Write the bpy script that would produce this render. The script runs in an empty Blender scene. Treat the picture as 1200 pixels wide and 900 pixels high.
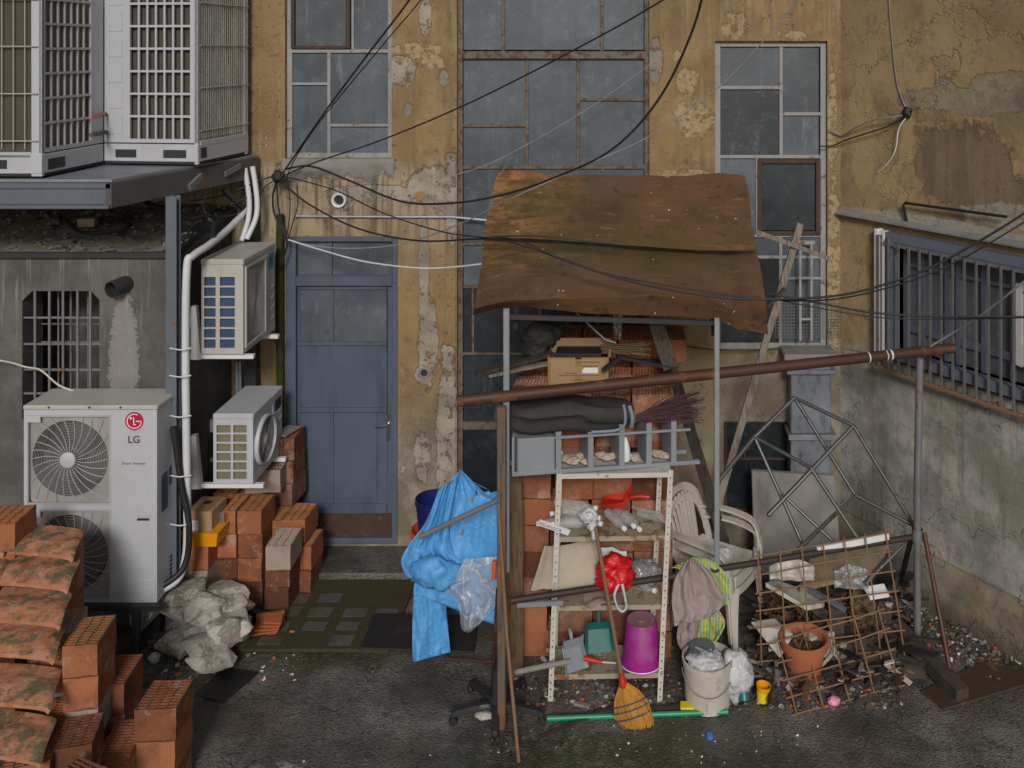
import bpy, bmesh, math, random
from mathutils import Vector, Matrix, Euler, noise as mnoise
from math import radians, sin, cos, pi
random.seed(7)
scene = bpy.context.scene
col = scene.collection

# ------------------------------------------------------------------ camera, sky, sun, exposure
F, PX, PY, CH, CD = 1100.0, 740.0, 57.0, 4.35, 8.1      # focal length (px of a 1200 wide frame), principal point, eye height, distance to the facade
cam = bpy.data.cameras.new('camera'); cam_o = bpy.data.objects.new('camera', cam); col.objects.link(cam_o)
cam_o.location = (0, -CD, CH); cam_o.rotation_euler = (radians(90), 0, 0)
cam.sensor_width = 36; cam.sensor_fit = 'HORIZONTAL'; cam.lens = 36*F/1200
cam.shift_x = -(PX-600)/1200; cam.shift_y = -(450-PY)/1200
cam.clip_end = 500; cam.clip_start = .05
scene.camera = cam_o

SUN_EL, SUN_AZ = 28.0, 5.0
w = bpy.data.worlds.new('World'); scene.world = w; w.use_nodes = True
wn = w.node_tree; wn.nodes.clear()
sky = wn.nodes.new('ShaderNodeTexSky'); sky.sky_type = 'NISHITA'; sky.sun_disc = False
sky.sun_elevation = radians(SUN_EL); sky.sun_rotation = radians(180-SUN_AZ); sky.dust_density = 4; sky.air_density = 1.2
hs = wn.nodes.new('ShaderNodeHueSaturation'); hs.inputs['Saturation'].default_value = .7
bg = wn.nodes.new('ShaderNodeBackground'); bg.inputs['Strength'].default_value = .06
wo = wn.nodes.new('ShaderNodeOutputWorld')
wn.links.new(sky.outputs[0], hs.inputs['Color']); wn.links.new(hs.outputs[0], bg.inputs['Color']); wn.links.new(bg.outputs[0], wo.inputs[0])
sl = bpy.data.lights.new('sun', 'SUN'); sl.energy = 2.2; sl.angle = radians(12); sl.color = (1, .965, .92)
so = bpy.data.objects.new('sun', sl); col.objects.link(so); so.rotation_euler = (radians(90-SUN_EL), 0, radians(SUN_AZ)); so.location = (0, -10, 12)
vs = scene.view_settings
vs.view_transform = 'Standard'; vs.look = 'None'; vs.gamma = 1; vs.use_curve_mapping = False; vs.exposure = -0.08

def W(px, py, d):                       # point at depth d in front of the camera
    return Vector(((px-PX)/F*d, d-CD, CH-(py-PY)/F*d))
def G(px, py, z=0.0):                   # point on a level surface at height z
    return W(px, py, (CH-z)*F/(py-PY))
def fx(px): return (px-PX)/F*CD
def fz(py): return CH-(py-PY)/F*CD

# ------------------------------------------------------------------ node helpers
class Mat:
    def __init__(s, name):
        s.m = bpy.data.materials.new(name); s.m.use_nodes = True
        s.t = s.m.node_tree; s.t.nodes.clear()
        s.out = s.t.nodes.new('ShaderNodeOutputMaterial'); s.b = s.t.nodes.new('ShaderNodeBsdfPrincipled')
        s.t.links.new(s.b.outputs[0], s.out.inputs[0])
        g = s.t.nodes.new('ShaderNodeNewGeometry'); s.P = g.outputs['Position']
        tc = s.t.nodes.new('ShaderNodeTexCoord'); s.O = tc.outputs['Object']
        s._xyz = None; s._rnd = None
    def put(s, sock, v):
        if isinstance(v, bpy.types.NodeSocket): s.t.links.new(v, sock)
        elif isinstance(v, (tuple, list)):
            sock.default_value = tuple(v)+(1,) if (len(v) == 3 and sock.type == 'RGBA') else v
        else: sock.default_value = v
    def xyz(s):
        if s._xyz is None:
            n = s.t.nodes.new('ShaderNodeSeparateXYZ'); s.t.links.new(s.P, n.inputs[0]); s._xyz = n.outputs
        return s._xyz
    def rnd(s):
        if s._rnd is None: s._rnd = s.t.nodes.new('ShaderNodeObjectInfo').outputs['Random']
        return s._rnd
    def math(s, op, a, b=0.0, clamp=False):
        n = s.t.nodes.new('ShaderNodeMath'); n.operation = op; n.use_clamp = clamp
        s.put(n.inputs[0], a); s.put(n.inputs[1], b); return n.outputs[0]
    def add(s, a, b): return s.math('ADD', a, b)
    def mul(s, a, b): return s.math('MULTIPLY', a, b)
    def vec(s, v, sc=(1, 1, 1), rot=(0, 0, 0), loc=(0, 0, 0)):
        n = s.t.nodes.new('ShaderNodeMapping'); s.put(n.inputs[0], v); n.inputs['Scale'].default_value = sc
        n.inputs['Rotation'].default_value = rot; n.inputs['Location'].default_value = loc; return n.outputs[0]
    def noise(s, scale, detail=4, rough=.55, st=None, dist=0.0, v=None, loc=(0, 0, 0)):
        n = s.t.nodes.new('ShaderNodeTexNoise'); v = v or s.P
        if st or any(loc): v = s.vec(v, st or (1, 1, 1), loc=loc)
        s.put(n.inputs['Vector'], v); n.inputs['Scale'].default_value = scale; n.inputs['Detail'].default_value = detail
        n.inputs['Roughness'].default_value = rough; n.inputs['Distortion'].default_value = dist
        return n.outputs[0]
    def voro(s, scale, v=None, feature='F1', out=0):
        n = s.t.nodes.new('ShaderNodeTexVoronoi'); n.feature = feature; s.put(n.inputs['Vector'], v or s.P); n.inputs['Scale'].default_value = scale
        return n.outputs[out]
    def wave(s, scale, v=None, dirn='X', dist=0, prof='SIN'):
        n = s.t.nodes.new('ShaderNodeTexWave'); n.bands_direction = dirn; n.wave_profile = prof; s.put(n.inputs['Vector'], v or s.O)
        n.inputs['Scale'].default_value = scale; n.inputs['Distortion'].default_value = dist; return n.outputs[1]
    def sm(s, v, lo, hi):
        n = s.t.nodes.new('ShaderNodeMapRange'); n.interpolation_type = 'SMOOTHSTEP'; s.put(n.inputs[0], v)
        if lo <= hi:
            n.inputs[1].default_value = lo; n.inputs[2].default_value = hi; return n.outputs[0]
        n.inputs[1].default_value = hi; n.inputs[2].default_value = lo
        return s.math('SUBTRACT', 1.0, n.outputs[0])
    def mix(s, f, a, b, blend='MIX'):
        n = s.t.nodes.new('ShaderNodeMix'); n.data_type = 'RGBA'; n.blend_type = blend
        s.put(n.inputs[0], f); s.put(n.inputs[6], a); s.put(n.inputs[7], b); return n.outputs[2]
    def ell(s, cx, cz, rx, rz, n1, amp=.6, soft=.07, axis=('X', 'Z')):
        o = s.xyz(); x = o[axis[0]]; z = o[axis[1]]
        a = s.math('DIVIDE', s.math('SUBTRACT', x, cx), rx); b = s.math('DIVIDE', s.math('SUBTRACT', z, cz), rz)
        r = s.add(s.mul(a, a), s.mul(b, b))
        r = s.add(s.math('POWER', r, .6), s.mul(s.math('SUBTRACT', n1, .5), amp*4.2))
        return s.sm(r, 1+soft, 1-soft)
    def fin(s, c, rough=.8, metal=0.0, bump=None, bs=.3, bd=.01, spec=.35, **kw):
        s.put(s.b.inputs['Base Color'], c); s.put(s.b.inputs['Roughness'], rough); s.put(s.b.inputs['Metallic'], metal)
        s.put(s.b.inputs['Specular IOR Level'], spec)
        for k, v in kw.items(): s.put(s.b.inputs[k], v)
        if bump is not None:
            n = s.t.nodes.new('ShaderNodeBump'); n.inputs['Strength'].default_value = bs; n.inputs['Distance'].default_value = bd
            s.put(n.inputs['Height'], bump); s.t.links.new(n.outputs[0], s.b.inputs['Normal'])
        return s.m

def paint(name, c, rough=.55, metal=0, dirt=(.06, .05, .04), damt=.35, dscale=5, var=.18, rust=0.0, rustc=(.14, .05, .018), rscale=9, bump=.08, fine=60, spec=.4, streak=True, grain=0):
    """A painted, moulded or metal surface with uneven tone, grime and (rust > 0) rust blotches."""
    m = Mat(name)
    big = m.noise(dscale*.6, 3); fn = m.noise(fine, 3)
    k = m.add(1-var, m.mul(m.add(big, m.mul(fn, .5)), var*1.35))
    cc = m.mix(1.0, c, k, 'MULTIPLY')
    d = m.noise(dscale, 6, .65, st=(1, 1, .35) if streak else None)
    cc = m.mix(m.mul(m.sm(d, .48, .78), damt), cc, dirt)
    if grain:
        gn = m.noise(55, 5, .7, st=(1, 1, .045), loc=(2, 1, 0)); cc = m.mix(m.mul(m.sm(gn, .46, .62), grain), cc, tuple(v*.35 for v in c)); fn = gn
    r = m.add(rough, m.mul(m.math('SUBTRACT', d, .5), .3)); mt = metal
    if rust > 0:
        rn = m.noise(rscale, 7, .68, dist=.4); rm = m.sm(rn, .72-rust*.42, .78-rust*.36)
        rc = m.mix(m.noise(rscale*4, 4), tuple(x*.45 for x in rustc), tuple(x*1.7 for x in rustc))
        cc = m.mix(rm, cc, rc); r = m.mix(rm, m.mix(0, (rough,)*3, (rough,)*3), (.9, .9, .9)); mt = m.mul(m.math('SUBTRACT', 1, rm), metal) if metal else 0
    return m.fin(cc, r, mt, m.add(m.mul(fn, .5), d), bump, .006, spec)

M = {}
def build_materials():
    # facade plaster -----------------------------------------------------------------
    m = Mat('facade_plaster'); x, y, z = m.xyz()
    n1 = m.noise(1.1, 5, .6); n2 = m.noise(3.3, 8, .66); n3 = m.noise(22, 5, .6); grain = m.noise(160, 2)
    edge = m.add(m.mul(m.noise(4.2, 9, .74, loc=(3, 1, 5)), .75), m.mul(m.noise(1.6, 3, .5, loc=(8, 1, 2)), .25))
    stk = m.noise(5.5, 6, .65, st=(1, 1, .1)); stk2 = m.noise(16, 4, .6, st=(1, 1, .06), loc=(7, 0, 2))
    c = m.mix(m.sm(n1, .3, .7), (.180, .121, .060), (.270, .190, .098))
    c = m.mix(m.mul(m.sm(n2, .47, .68), .6), c, (.31, .235, .128)); c = m.mix(m.mul(m.sm(m.noise(7, 7, .72, loc=(2, 6, 6)), .53, .66), .55), c, (.135, .095, .052))
    c = m.mix(m.mul(m.sm(stk, .46, .70), .62), c, (.115, .088, .058)); c = m.mix(m.mul(m.sm(stk2, .54, .70), .35), c, (.33, .26, .15))
    c = m.mix(m.mul(m.sm(m.noise(2.0, 7, .7, loc=(9, 4, 1)), .52, .72), .45), c, (.17, .115, .05))
    wash = m.mul(m.sm(m.add(x, m.mul(n2, .1)), fx(560), fx(535)), m.mul(m.sm(m.add(z, m.mul(edge, .35)), fz(185)+.2, fz(205)+.2), m.sm(z, fz(340), fz(250))))
    c = m.mix(m.mul(wash, .6), c, m.mix(m.sm(stk2, .4, .66), (.36, .31, .23), (.16, .125, .085)))
    # damp lower wall
    low = m.sm(m.add(z, m.mul(m.math('SUBTRACT', n2, .5), 1.6)), 1.55, .75)
    c = m.mix(m.mul(low, .82), c, m.mix(m.sm(n2, .4, .65), (.13, .118, .098), (.27, .25, .21)))
    # grey cement render of the strip beside the corner, under the tall window
    rg = m.mul(m.sm(m.add(x, m.mul(n2, .12)), fx(832), fx(856)), m.sm(m.add(z, m.mul(edge, .2)), fz(418)+.1, fz(430)+.1))
    c = m.mix(m.mul(rg, .85), c, m.mix(m.sm(n2, .38, .66), (.10, .096, .088), (.25, .24, .215)))
    c = m.mix(m.mul(m.mul(m.sm(x, fx(760), fx(772)), m.sm(z, fz(360), fz(385))), .55), c, m.mix(n2, (.17, .135, .085), (.24, .20, .14)))
    pale = None
    for (px, py, rx, ry) in [(395, 199, 66, 11), (505, 222, 34, 26), (529, 235, 10, 48), (499, 20, 7, 24), (468, 83, 17, 15), (478, 128, 6, 9), (497, 320, 6, 80), (502, 395, 11, 55), (497, 440, 12, 10),
                             (768, 72, 9, 34), (520, 90, 6, 9), (524, 520, 13, 120), (496, 535, 10, 28), (398, 234, 15, 15), (955, 330, 7, 30), (440, 225, 60, 9), (948, 470, 12, 12)]:
        e = m.ell(fx(px), fz(py), rx/F*CD, ry/F*CD, edge, .75)
        pale = e if pale is None else m.math('MAXIMUM', pale, e)
    pale = m.mul(pale, m.sm(m.noise(10, 8, .72, loc=(4, 8, 2)), .40, .44))
    c = m.mix(m.mul(pale, .9), c, m.mix(m.sm(n2, .35, .7), (.19, .172, .145), (.36, .33, .28)))
    tan = None
    for (px, py, rx, ry) in [(806, 95, 14, 16), (812, 140, 26, 22), (795, 66, 6, 8), (800, 203, 46, 5), (490, 60, 30, 12), (512, 75, 10, 8), (977, 300, 9, 120), (975, 120, 5, 60), (925, 42, 22, 8), (860, 30, 16, 16), (690, 20, 20, 20)]:
        e = m.ell(fx(px), fz(py), rx/F*CD, ry/F*CD, edge, .8)
        tan = e if tan is None else m.math('MAXIMUM', tan, e)
    tan = m.mul(tan, m.sm(m.noise(11, 8, .72, loc=(9, 8, 2)), .43, .48))
    c = m.mix(m.mul(tan, .7), c, m.mix(m.sm(n3, .35, .65), (.27, .21, .12), (.38, .30, .18)))
    brn = m.mul(m.mul(m.sm(x, fx(845), fx(860)), m.sm(z, fz(52), fz(30))), m.sm(stk2, .42, .6))
    c = m.mix(m.mul(brn, .6), c, (.13, .085, .06))
    fl = m.mul(m.sm(m.noise(9, 9, .72, loc=(5, 5, 9)), .585, .60), m.sm(m.noise(1.3, 4, .6, loc=(2, 9, 4)), .48, .60))
    c = m.mix(m.mul(fl, .8), c, m.mix(m.sm(n3, .4, .6), (.24, .205, .15), (.36, .30, .20)))
    fl2 = m.mul(m.sm(m.noise(12, 9, .72, loc=(1, 7, 3)), .61, .62), m.sm(m.noise(1.1, 4, .6, loc=(7, 2, 4)), .47, .6))
    c = m.mix(m.mul(fl2, .75), c, (.10, .078, .05))
    sill = m.mul(m.mul(m.sm(stk2, .5, .58), m.sm(z, fz(330), fz(215))), m.mul(m.sm(z, fz(203), fz(212)), m.mul(m.sm(x, fx(330), fx(345)), m.sm(x, fx(470), fx(450)))))
    c = m.mix(m.mul(sill, .6), c, (.085, .07, .05))
    spk = m.sm(m.noise(34, 3, .6, loc=(1, 2, 8)), .68, .72)
    c = m.mix(m.mul(spk, .6), c, (.42, .37, .29))
    c = m.mix(.35, c, m.mix(grain, (.1, .1, .1), (.9, .9, .9)), 'OVERLAY')
    h = m.add(m.add(m.mul(n3, .35), m.mul(grain, .12)), m.add(m.mul(pale, -.9), m.add(m.mul(m.math('MAXIMUM', tan, spk), -.4), m.mul(m.math('MAXIMUM', fl, fl2), -.7))))
    M['facade'] = m.fin(c, .93, 0, h, .8, .014, .2)
    # wing wall ------------------------------------------------------------------------
    m = Mat('wing_plaster'); x, y, z = m.xyz()
    n1 = m.noise(1.0, 5, .6); n2 = m.noise(3.0, 8, .68, loc=(4, 2, 0)); n3 = m.noise(20, 5, .6); grain = m.noise(150, 2); edge = m.add(m.mul(m.noise(3.4, 9, .75, loc=(3, 1, 5)), .75), m.mul(m.noise(1.4, 3, .5, loc=(8, 1, 2)), .25))
    stk = m.noise(5, 6, .65, st=(1, 1, .09)); stk2 = m.noise(13, 5, .6, st=(1, 1, .07), loc=(2, 2, 0))
    c = m.mix(m.sm(n1, .3, .7), (.250, .178, .098), (.350, .258, .145))
    c = m.mix(m.mul(m.sm(n2, .47, .62), .7), c, (.185, .128, .072)); c = m.mix(m.mul(m.sm(m.noise(6, 8, .74, loc=(2, 6, 6)), .53, .62), .6), c, (.29, .22, .115))
    c = m.mix(m.mul(m.sm(stk, .52, .75), .5), c, (.33, .25, .12))
    def R(px): # px on the wing -> world Y
        d = 7.822/(((px-PX)/F)+.743); return d-CD, d
    def rz(px, py): return CH-(py-PY)/F*R(px)[1]
    # peeled grey band and dark soaked area
    def E(px, py, rx, ry, amp=.75):
        Y, d = R(px); return m.ell(Y, rz(px, py), rx/F*d*1.15, ry/F*d, edge, amp, axis=('Y', 'Z'))
    band = m.math('MAXIMUM', E(1128, 118, 62, 17), m.math('MAXIMUM', E(1108, 112, 16, 22), E(1180, 100, 40, 16)))
    c = m.mix(m.mul(band, .75), c, m.mix(m.sm(edge, .4, .6), (.13, .125, .11), (.29, .25, .18)))
    soak = E(1130, 195, 52, 52)
    fl = m.mul(m.sm(m.noise(8, 9, .72, loc=(5, 5, 9)), .58, .60), m.sm(m.noise(1.2, 4, .6, loc=(2, 9, 4)), .44, .58)); c = m.mix(m.mul(fl, .8), c, m.mix(n3, (.22, .19, .14), (.36, .31, .22)))
    c = m.mix(m.mul(soak, .72), c, m.mix(m.sm(stk2, .4, .62), (.17, .125, .10), (.10, .08, .07)))
    c = m.mix(m.mul(m.math('MAXIMUM', E(1050, 215, 20, 18), m.math('MAXIMUM', E(1062, 190, 7, 60), E(1010, 160, 14, 70))), .6), c, (.37, .28, .14))
    c = m.mix(m.mul(m.math('MAXIMUM', E(1185, 255, 40, 14), E(1100, 262, 90, 6)), .8), c, m.mix(n3, (.2, .19, .17), (.42, .40, .36)))
    gl = m.math('MAXIMUM', m.sm(m.add(z, m.mul(m.math('SUBTRACT', edge, .5), .9)), 1.85, 1.72), m.mul(m.sm(z, 2.15, 2.05), 0))
    g = m.mix(m.sm(n2, .36, .66), (.185, .180, .168), (.35, .342, .32))
    g = m.mix(m.mul(m.sm(m.noise(1.5, 6, .6, dist=.6, loc=(5, 1, 1)), .5, .62), .65), g, (.165, .185, .15))
    g = m.mix(m.mul(m.sm(stk2, .52, .72), .6), g, (.11, .085, .06))
    g = m.mix(m.mul(m.sm(stk, .58, .78), .55), g, (.26, .20, .115))
    g = m.mix(m.mul(m.sm(m.noise(4.5, 6, .7, loc=(0, 9, 3)), .62, .68), .8), g, (.33, .32, .29))
    c = m.mix(gl, c, g)
    pl = m.sm(z, .40, .375)
    pg = m.mix(m.sm(n2, .35, .65), (.10, .095, .085), (.22, .20, .17)); pg = m.mix(m.mul(m.sm(n1, .5, .68), .6), pg, (.24, .17, .09))
    pg = m.mix(m.mul(m.sm(m.add(z, m.mul(n2, .2)), .28, .1), .7), pg, (.055, .05, .042))
    c = m.mix(pl, c, pg)
    crack = m.sm(m.math('ABSOLUTE', m.math('SUBTRACT', m.noise(.8, 6, .62, loc=(6, 2, 1)), .47)), .0045, .001)
    c = m.mix(m.mul(m.mul(crack, m.sm(n1, .5, .6)), .45), c, (.07, .06, .05))
    spk = m.sm(m.noise(30, 3, .6, loc=(1, 2, 8)), .69, .73); c = m.mix(m.mul(spk, .5), c, (.40, .36, .29))
    c = m.mix(.35, c, m.mix(grain, (.1, .1, .1), (.9, .9, .9)), 'OVERLAY')
    M['wing'] = m.fin(c, .92, 0, m.add(m.add(m.mul(n3, .4), m.mul(grain, .12)), m.add(m.mul(m.math('MAXIMUM', band, soak), -.6), m.add(m.mul(crack, -.6), m.add(m.mul(edge, .8), m.mul(fl, -.5))))), .8, .014, .2)
    # concrete of the annex
    m = Mat('annex_concrete'); x, y, z = m.xyz()
    n2 = m.noise(3.5, 7, .65); n3 = m.noise(26, 5, .62); grain = m.noise(140, 2); stk = m.noise(6, 6, .65, st=(1, 1, .1)); stk2 = m.noise(15, 5, .6, st=(1, 1, .05))
    c = m.mix(m.sm(n2, .3, .7), (.075, .073, .069), (.128, .125, .118))
    c = m.mix(m.mul(m.sm(stk, .5, .75), .7), c, (.07, .067, .06))
    c = m.mix(m.mul(m.mul(m.sm(stk2, .52, .66), m.sm(m.add(z, m.mul(stk, .5)), 2.1, 2.75)), .5), c, (.34, .335, .315))
    c = m.mix(m.mul(m.sm(m.add(z, m.mul(n2, .4)), .95, .5), .7), c, (.055, .053, .045))
    c = m.mix(m.mul(m.ell((145-PX)/F*7.1, 1.95, .11, .55, n3, .5), .45), c, (.32, .315, .30))
    c = m.mix(.4, c, m.mix(m.add(m.mul(grain, .5), m.mul(n3, .5)), (.05, .05, .05), (.95, .95, .95)), 'OVERLAY')
    M['concrete'] = m.fin(c, .92, 0, m.add(n3, m.mul(grain, .4)), .4, .008, .2)
    # asphalt ---------------------------------------------------------------------------
    m = Mat('asphalt'); x, y, z = m.xyz()
    n1 = m.noise(.9, 5, .6); n2 = m.noise(3.2, 7, .65); n3 = m.noise(60, 3, .6); vo = m.voro(70); n4 = m.noise(14, 5, .7)
    c = m.mix(m.sm(n2, .3, .7), (.072, .067, .062), (.180, .166, .152))
    c = m.mix(m.mul(m.sm(vo, .32, .08), .75), c, m.mix(m.voro(70, out=1), (.04, .037, .034), (.26, .24, .22))); c = m.mix(m.mul(m.sm(m.noise(38, 4, .7), .5, .62), .5), c, (.024, .022, .02))
    c = m.mix(m.mul(m.sm(n1, .46, .62), .6), c, (.066, .050, .036)); c = m.mix(m.mul(m.sm(n4, .54, .66), .45), c, (.032, .028, .024))
    mo = m.mul(m.sm(m.noise(1.7, 7, .68, loc=(3, 7, 0)), .53, .68), m.sm(y, -2.9, -.8))
    mo2 = m.math('MAXIMUM', m.math('MAXIMUM', m.math('MAXIMUM', m.ell(-3.35, -1.75, .55, .35, n4, .5, .6, ('X', 'Y')), m.ell(-2.6, -1.36, 1.0, .16, n4, .7, .6, ('X', 'Y'))), m.ell(-.3, -2.35, .9, .3, n4, .7, .7, ('X', 'Y'))), m.mul(mo, .4))
    c = m.mix(m.mul(m.mul(mo2, m.sm(n4, .36, .56)), .85), c, m.mix(n3, (.018, .026, .008), (.055, .068, .02)))
    br = m.mul(m.sm(m.add(y, m.mul(n2, .8)), -1.6, -2.7), m.sm(m.noise(2.2, 5, .6, loc=(8, 8, 0)), .45, .65)); c = m.mix(m.mul(br, .4), c, (.05, .041, .032))
    sp = m.ell(-2.15, -2.42, .16, .05, n4, .9, .3, ('X', 'Y')); c = m.mix(m.mul(m.mul(sp, m.sm(n4, .45, .55)), .8), c, (.3, .3, .31))
    wet = m.sm(m.noise(1.3, 5, .6, loc=(2, 5, 0)), .40, .58); c = m.mix(m.mul(wet, .45), c, m.mix(1.0, c, (.45, .44, .42), 'MULTIPLY')); ck = m.sm(m.math('ABSOLUTE', m.math('SUBTRACT', m.noise(.9, 7, .6, loc=(1, 3, 0)), .5)), .004, .001); c = m.mix(m.mul(ck, .7), c, (.015, .014, .012))
    r = m.add(.32, m.mul(m.math('SUBTRACT', 1, wet), .5))
    M['asphalt'] = m.fin(c, r, 0, m.add(m.mul(vo, -1), m.add(m.mul(n3, .6), m.mul(n4, .8))), .6, .01, .35)
    # dark stair glass
    def glass(name, c0, c1, spk, rough=.3, wire=True):
        m = Mat(name); n = m.noise(1.6, 6, .65); f = m.noise(9, 7, .72, loc=(3, 3, 3)); s2 = m.noise(210, 2, .6, loc=(1, 1, 1))
        c = m.mix(m.sm(n, .3, .7), c0, c1); c = m.mix(1.0, c, m.add(.72, m.mul(m.rnd(), .6)), 'MULTIPLY')
        c = m.mix(m.mul(m.mul(m.sm(s2, .60, .66), m.sm(f, .48, .68)), spk), c, (.36, .37, .37))
        c = m.mix(m.mul(m.sm(f, .5, .8), .25), c, tuple(v*2.0 for v in c1)); sk = m.noise(14, 6, .7, st=(1, 1, .07), loc=(5, 5, 5)); c = m.mix(m.mul(m.sm(sk, .52, .7), .4), c, tuple(v*.45 for v in c1)); c = m.mix(m.mul(m.sm(m.noise(11, 6, .7, st=(1, 1, .12), loc=(1, 5, 8)), .58, .72), .35), c, (.24, .235, .22))
        h = m.noise(120, 2)
        return m.fin(c, m.add(rough, m.mul(f, .3)), 0, h, .25 if wire else .02, .004, .45)
    M['glass'] = glass('wired_glass', (.046, .058, .073), (.080, .099, .122), .8)
    M['glass_rain'] = glass('rain_speckled_glass', (.020, .028, .038), (.036, .047, .060), 1.3)
    M['glass_dark'] = glass('dark_glass', (.012, .017, .022), (.027, .037, .046), .3, .12, False)
    M['glass_wing'] = glass('wing_window_glass', (.085, .096, .112), (.14, .155, .178), .3, .2, False)
    m = Mat('clear_glass'); M['clear'] = m.fin((.75, .8, .82), .08, 0, m.noise(18, 4), .3, .01, .5, **{'Transmission Weight': .0, 'Alpha': .28})
    # paints
    M['rust_frame'] = paint('rusty_window_steel', (.13, .115, .095), .7, .2, rust=.56, rustc=(.085, .043, .025), rscale=18, damt=.3)
    M['red_rust'] = paint('red_brown_steel', (.060, .031, .024), .75, .2, rust=.45, rustc=(.10, .045, .02), damt=.5)
    M['grey_frame'] = paint('grey_flaking_frame', (.25, .25, .255), .7, 0, rust=.32, rustc=(.12, .07, .045), rscale=14, damt=.5)
    M['dark_frame'] = paint('dark_brown_steel', (.055, .034, .026), .7, .2, rust=.3, damt=.4)
    M['blue_paint'] = paint('faded_blue_door_paint', (.066, .086, .128), .5, 0, dirt=(.030, .036, .046), damt=.8, dscale=4, var=.35, bump=.2, rust=.14, rustc=(.13, .125, .12), rscale=24)
    M['blue_frame'] = paint('faded_blue_frame_paint', (.068, .086, .125), .6, 0, dirt=(.045, .042, .04), damt=.5, dscale=4, rust=.14, rustc=(.15, .12, .095), rscale=16)
    M['win_blue'] = paint('violet_blue_frame_paint', (.115, .13, .18), .6, 0, dirt=(.07, .065, .06), damt=.5, rust=.1, rustc=(.16, .1, .06))
    M['white_ac'] = paint('white_casing', (.40, .415, .455), .42, 0, dirt=(.22, .20, .17), damt=.28, dscale=3, var=.08, bump=.02, fine=30)
    M['cream_ac'] = paint('cream_casing', (.39, .38, .36), .45, 0, dirt=(.2, .17, .13), damt=.4, dscale=4, var=.1, bump=.02, fine=30)
    M['grille_wire'] = paint('pale_grille_wire', (.34, .335, .33), .5, 0, damt=.4, dirt=(.14, .13, .11))
    M['dark_in'] = paint('dark_interior', (.022, .022, .023), .7, 0, damt=.3)
    M['fan_dark'] = paint('fan_blade_grey', (.065, .066, .07), .5, 0, damt=.3)
    M['blue_coil'] = paint('blue_fin_coil', (.05, .085, .16), .4, .3, damt=.5, dirt=(.02, .03, .05))
    m = Mat('brown_fin_coil'); f = m.wave(70, m.P, 'Z'); n = m.noise(6, 5)
    M['coil'] = m.fin(m.mix(f, m.mix(n, (.028, .025, .02), (.05, .046, .038)), m.mix(n, (.09, .08, .06), (.15, .135, .10))), .55, .3, f, .4, .004)
    m = Mat('film_wrapped_coil'); f = m.noise(7, 6, .7, st=(1, 1, .12), dist=1.0); n = m.noise(40, 4, .7)
    M['film'] = m.fin(m.mix(m.sm(f, .35, .7), (.20, .19, .155), (.58, .58, .54)), m.mix(m.sm(n, .4, .6), (.12, .12, .12), (.5, .5, .5)), .35, m.add(f, m.mul(n, .4)), .7, .02, .7)
    M['ochre_coil'] = paint('olive_fin_coil', (.17, .15, .095), .6, .1, damt=.6)
    M['steel_blue'] = paint('blue_grey_steel', (.125, .145, .18), .5, .3, rust=.22, rustc=(.13, .065, .03), rscale=5, damt=.4)
    M['rust_beam'] = paint('rusting_grey_beam', (.085, .085, .09), .6, .2, rust=.45, rustc=(.10, .055, .03), rscale=4, damt=.5)
    M['deck_plate'] = paint('chequer_plate', (.25, .275, .31), .45, .4, damt=.4, dirt=(.1, .1, .1))
    M['dark_steel'] = paint('dark_wet_steel', (.045, .047, .052), .5, .4, damt=.4)
    M['brown_steel'] = paint('rusted_brown_pipe', (.075, .034, .024), .55, .3, rust=.4, rustc=(.11, .045, .022), rscale=5, damt=.4, streak=False)
    M['brown_bar'] = paint('dull_brown_bar', (.042, .029, .025), .55, .2, rust=.2, damt=.4, streak=False)
    M['galv'] = paint('galvanised_steel', (.27, .29, .32), .5, .5, rust=.14, rustc=(.13, .07, .03), rscale=10, damt=.5, dirt=(.1, .09, .08))
    M['post_grey'] = paint('grey_rusting_post', (.19, .19, .205), .55, .4, rust=.36, rustc=(.13, .07, .025), rscale=6, damt=.5)
    M['old_post'] = paint('old_brown_post', (.11, .095, .08), .7, .1, grain=.75, rust=.62, rustc=(.13, .07, .03), rscale=4, damt=.5)
    M['rebar'] = paint('rusty_rebar', (.20, .115, .062), .85, .1, rust=.4, rustc=(.20, .105, .04), rscale=12, damt=.35, streak=False)
    M['chrome'] = paint('tarnished_chrome', (.42, .42, .43), .22, .95, rust=.22, rustc=(.08, .055, .04), rscale=8, damt=.5, dirt=(.08, .075, .07), streak=False)
    M['bar_grey'] = paint('dull_grille_bar', (.125, .122, .118), .7, .1, rust=.36, rustc=(.12, .065, .03), rscale=8, damt=.5)
    M['dull_tube'] = paint('dull_grey_tube', (.12, .12, .118), .4, .6, rust=.3, rustc=(.075, .055, .042), rscale=9, damt=.5, streak=False)
    M['shelf'] = paint('chipped_white_enamel', (.46, .45, .41), .5, 0, rust=.28, rustc=(.20, .105, .03), rscale=11, damt=.3, dirt=(.22, .17, .10))
    M['shelf_deck'] = paint('rusty_shelf_deck', (.30, .26, .19), .6, 0, rust=.5, rustc=(.16, .085, .03), rscale=8, damt=.5, dirt=(.12, .1, .06))
    M['rack_grey'] = paint('grey_blue_sheet_metal', (.215, .24, .27), .5, .2, rust=.1, rustc=(.12, .06, .03), damt=.35, dirt=(.09, .09, .09))
    M['cement_slab'] = paint('cement_slab', (.20, .195, .185), .9, 0, damt=.6, dirt=(.08, .075, .06), dscale=6, bump=.3, fine=90)
    M['duct'] = paint('blue_grey_zinc', (.19, .215, .26), .45, .3, damt=.9, dirt=(.045, .05, .06), dscale=14, var=.4, rust=.06)
    M['black_plastic'] = paint('black_plastic', (.018, .018, .019), .5, 0, dirt=(.06, .055, .05), damt=.4)
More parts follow.
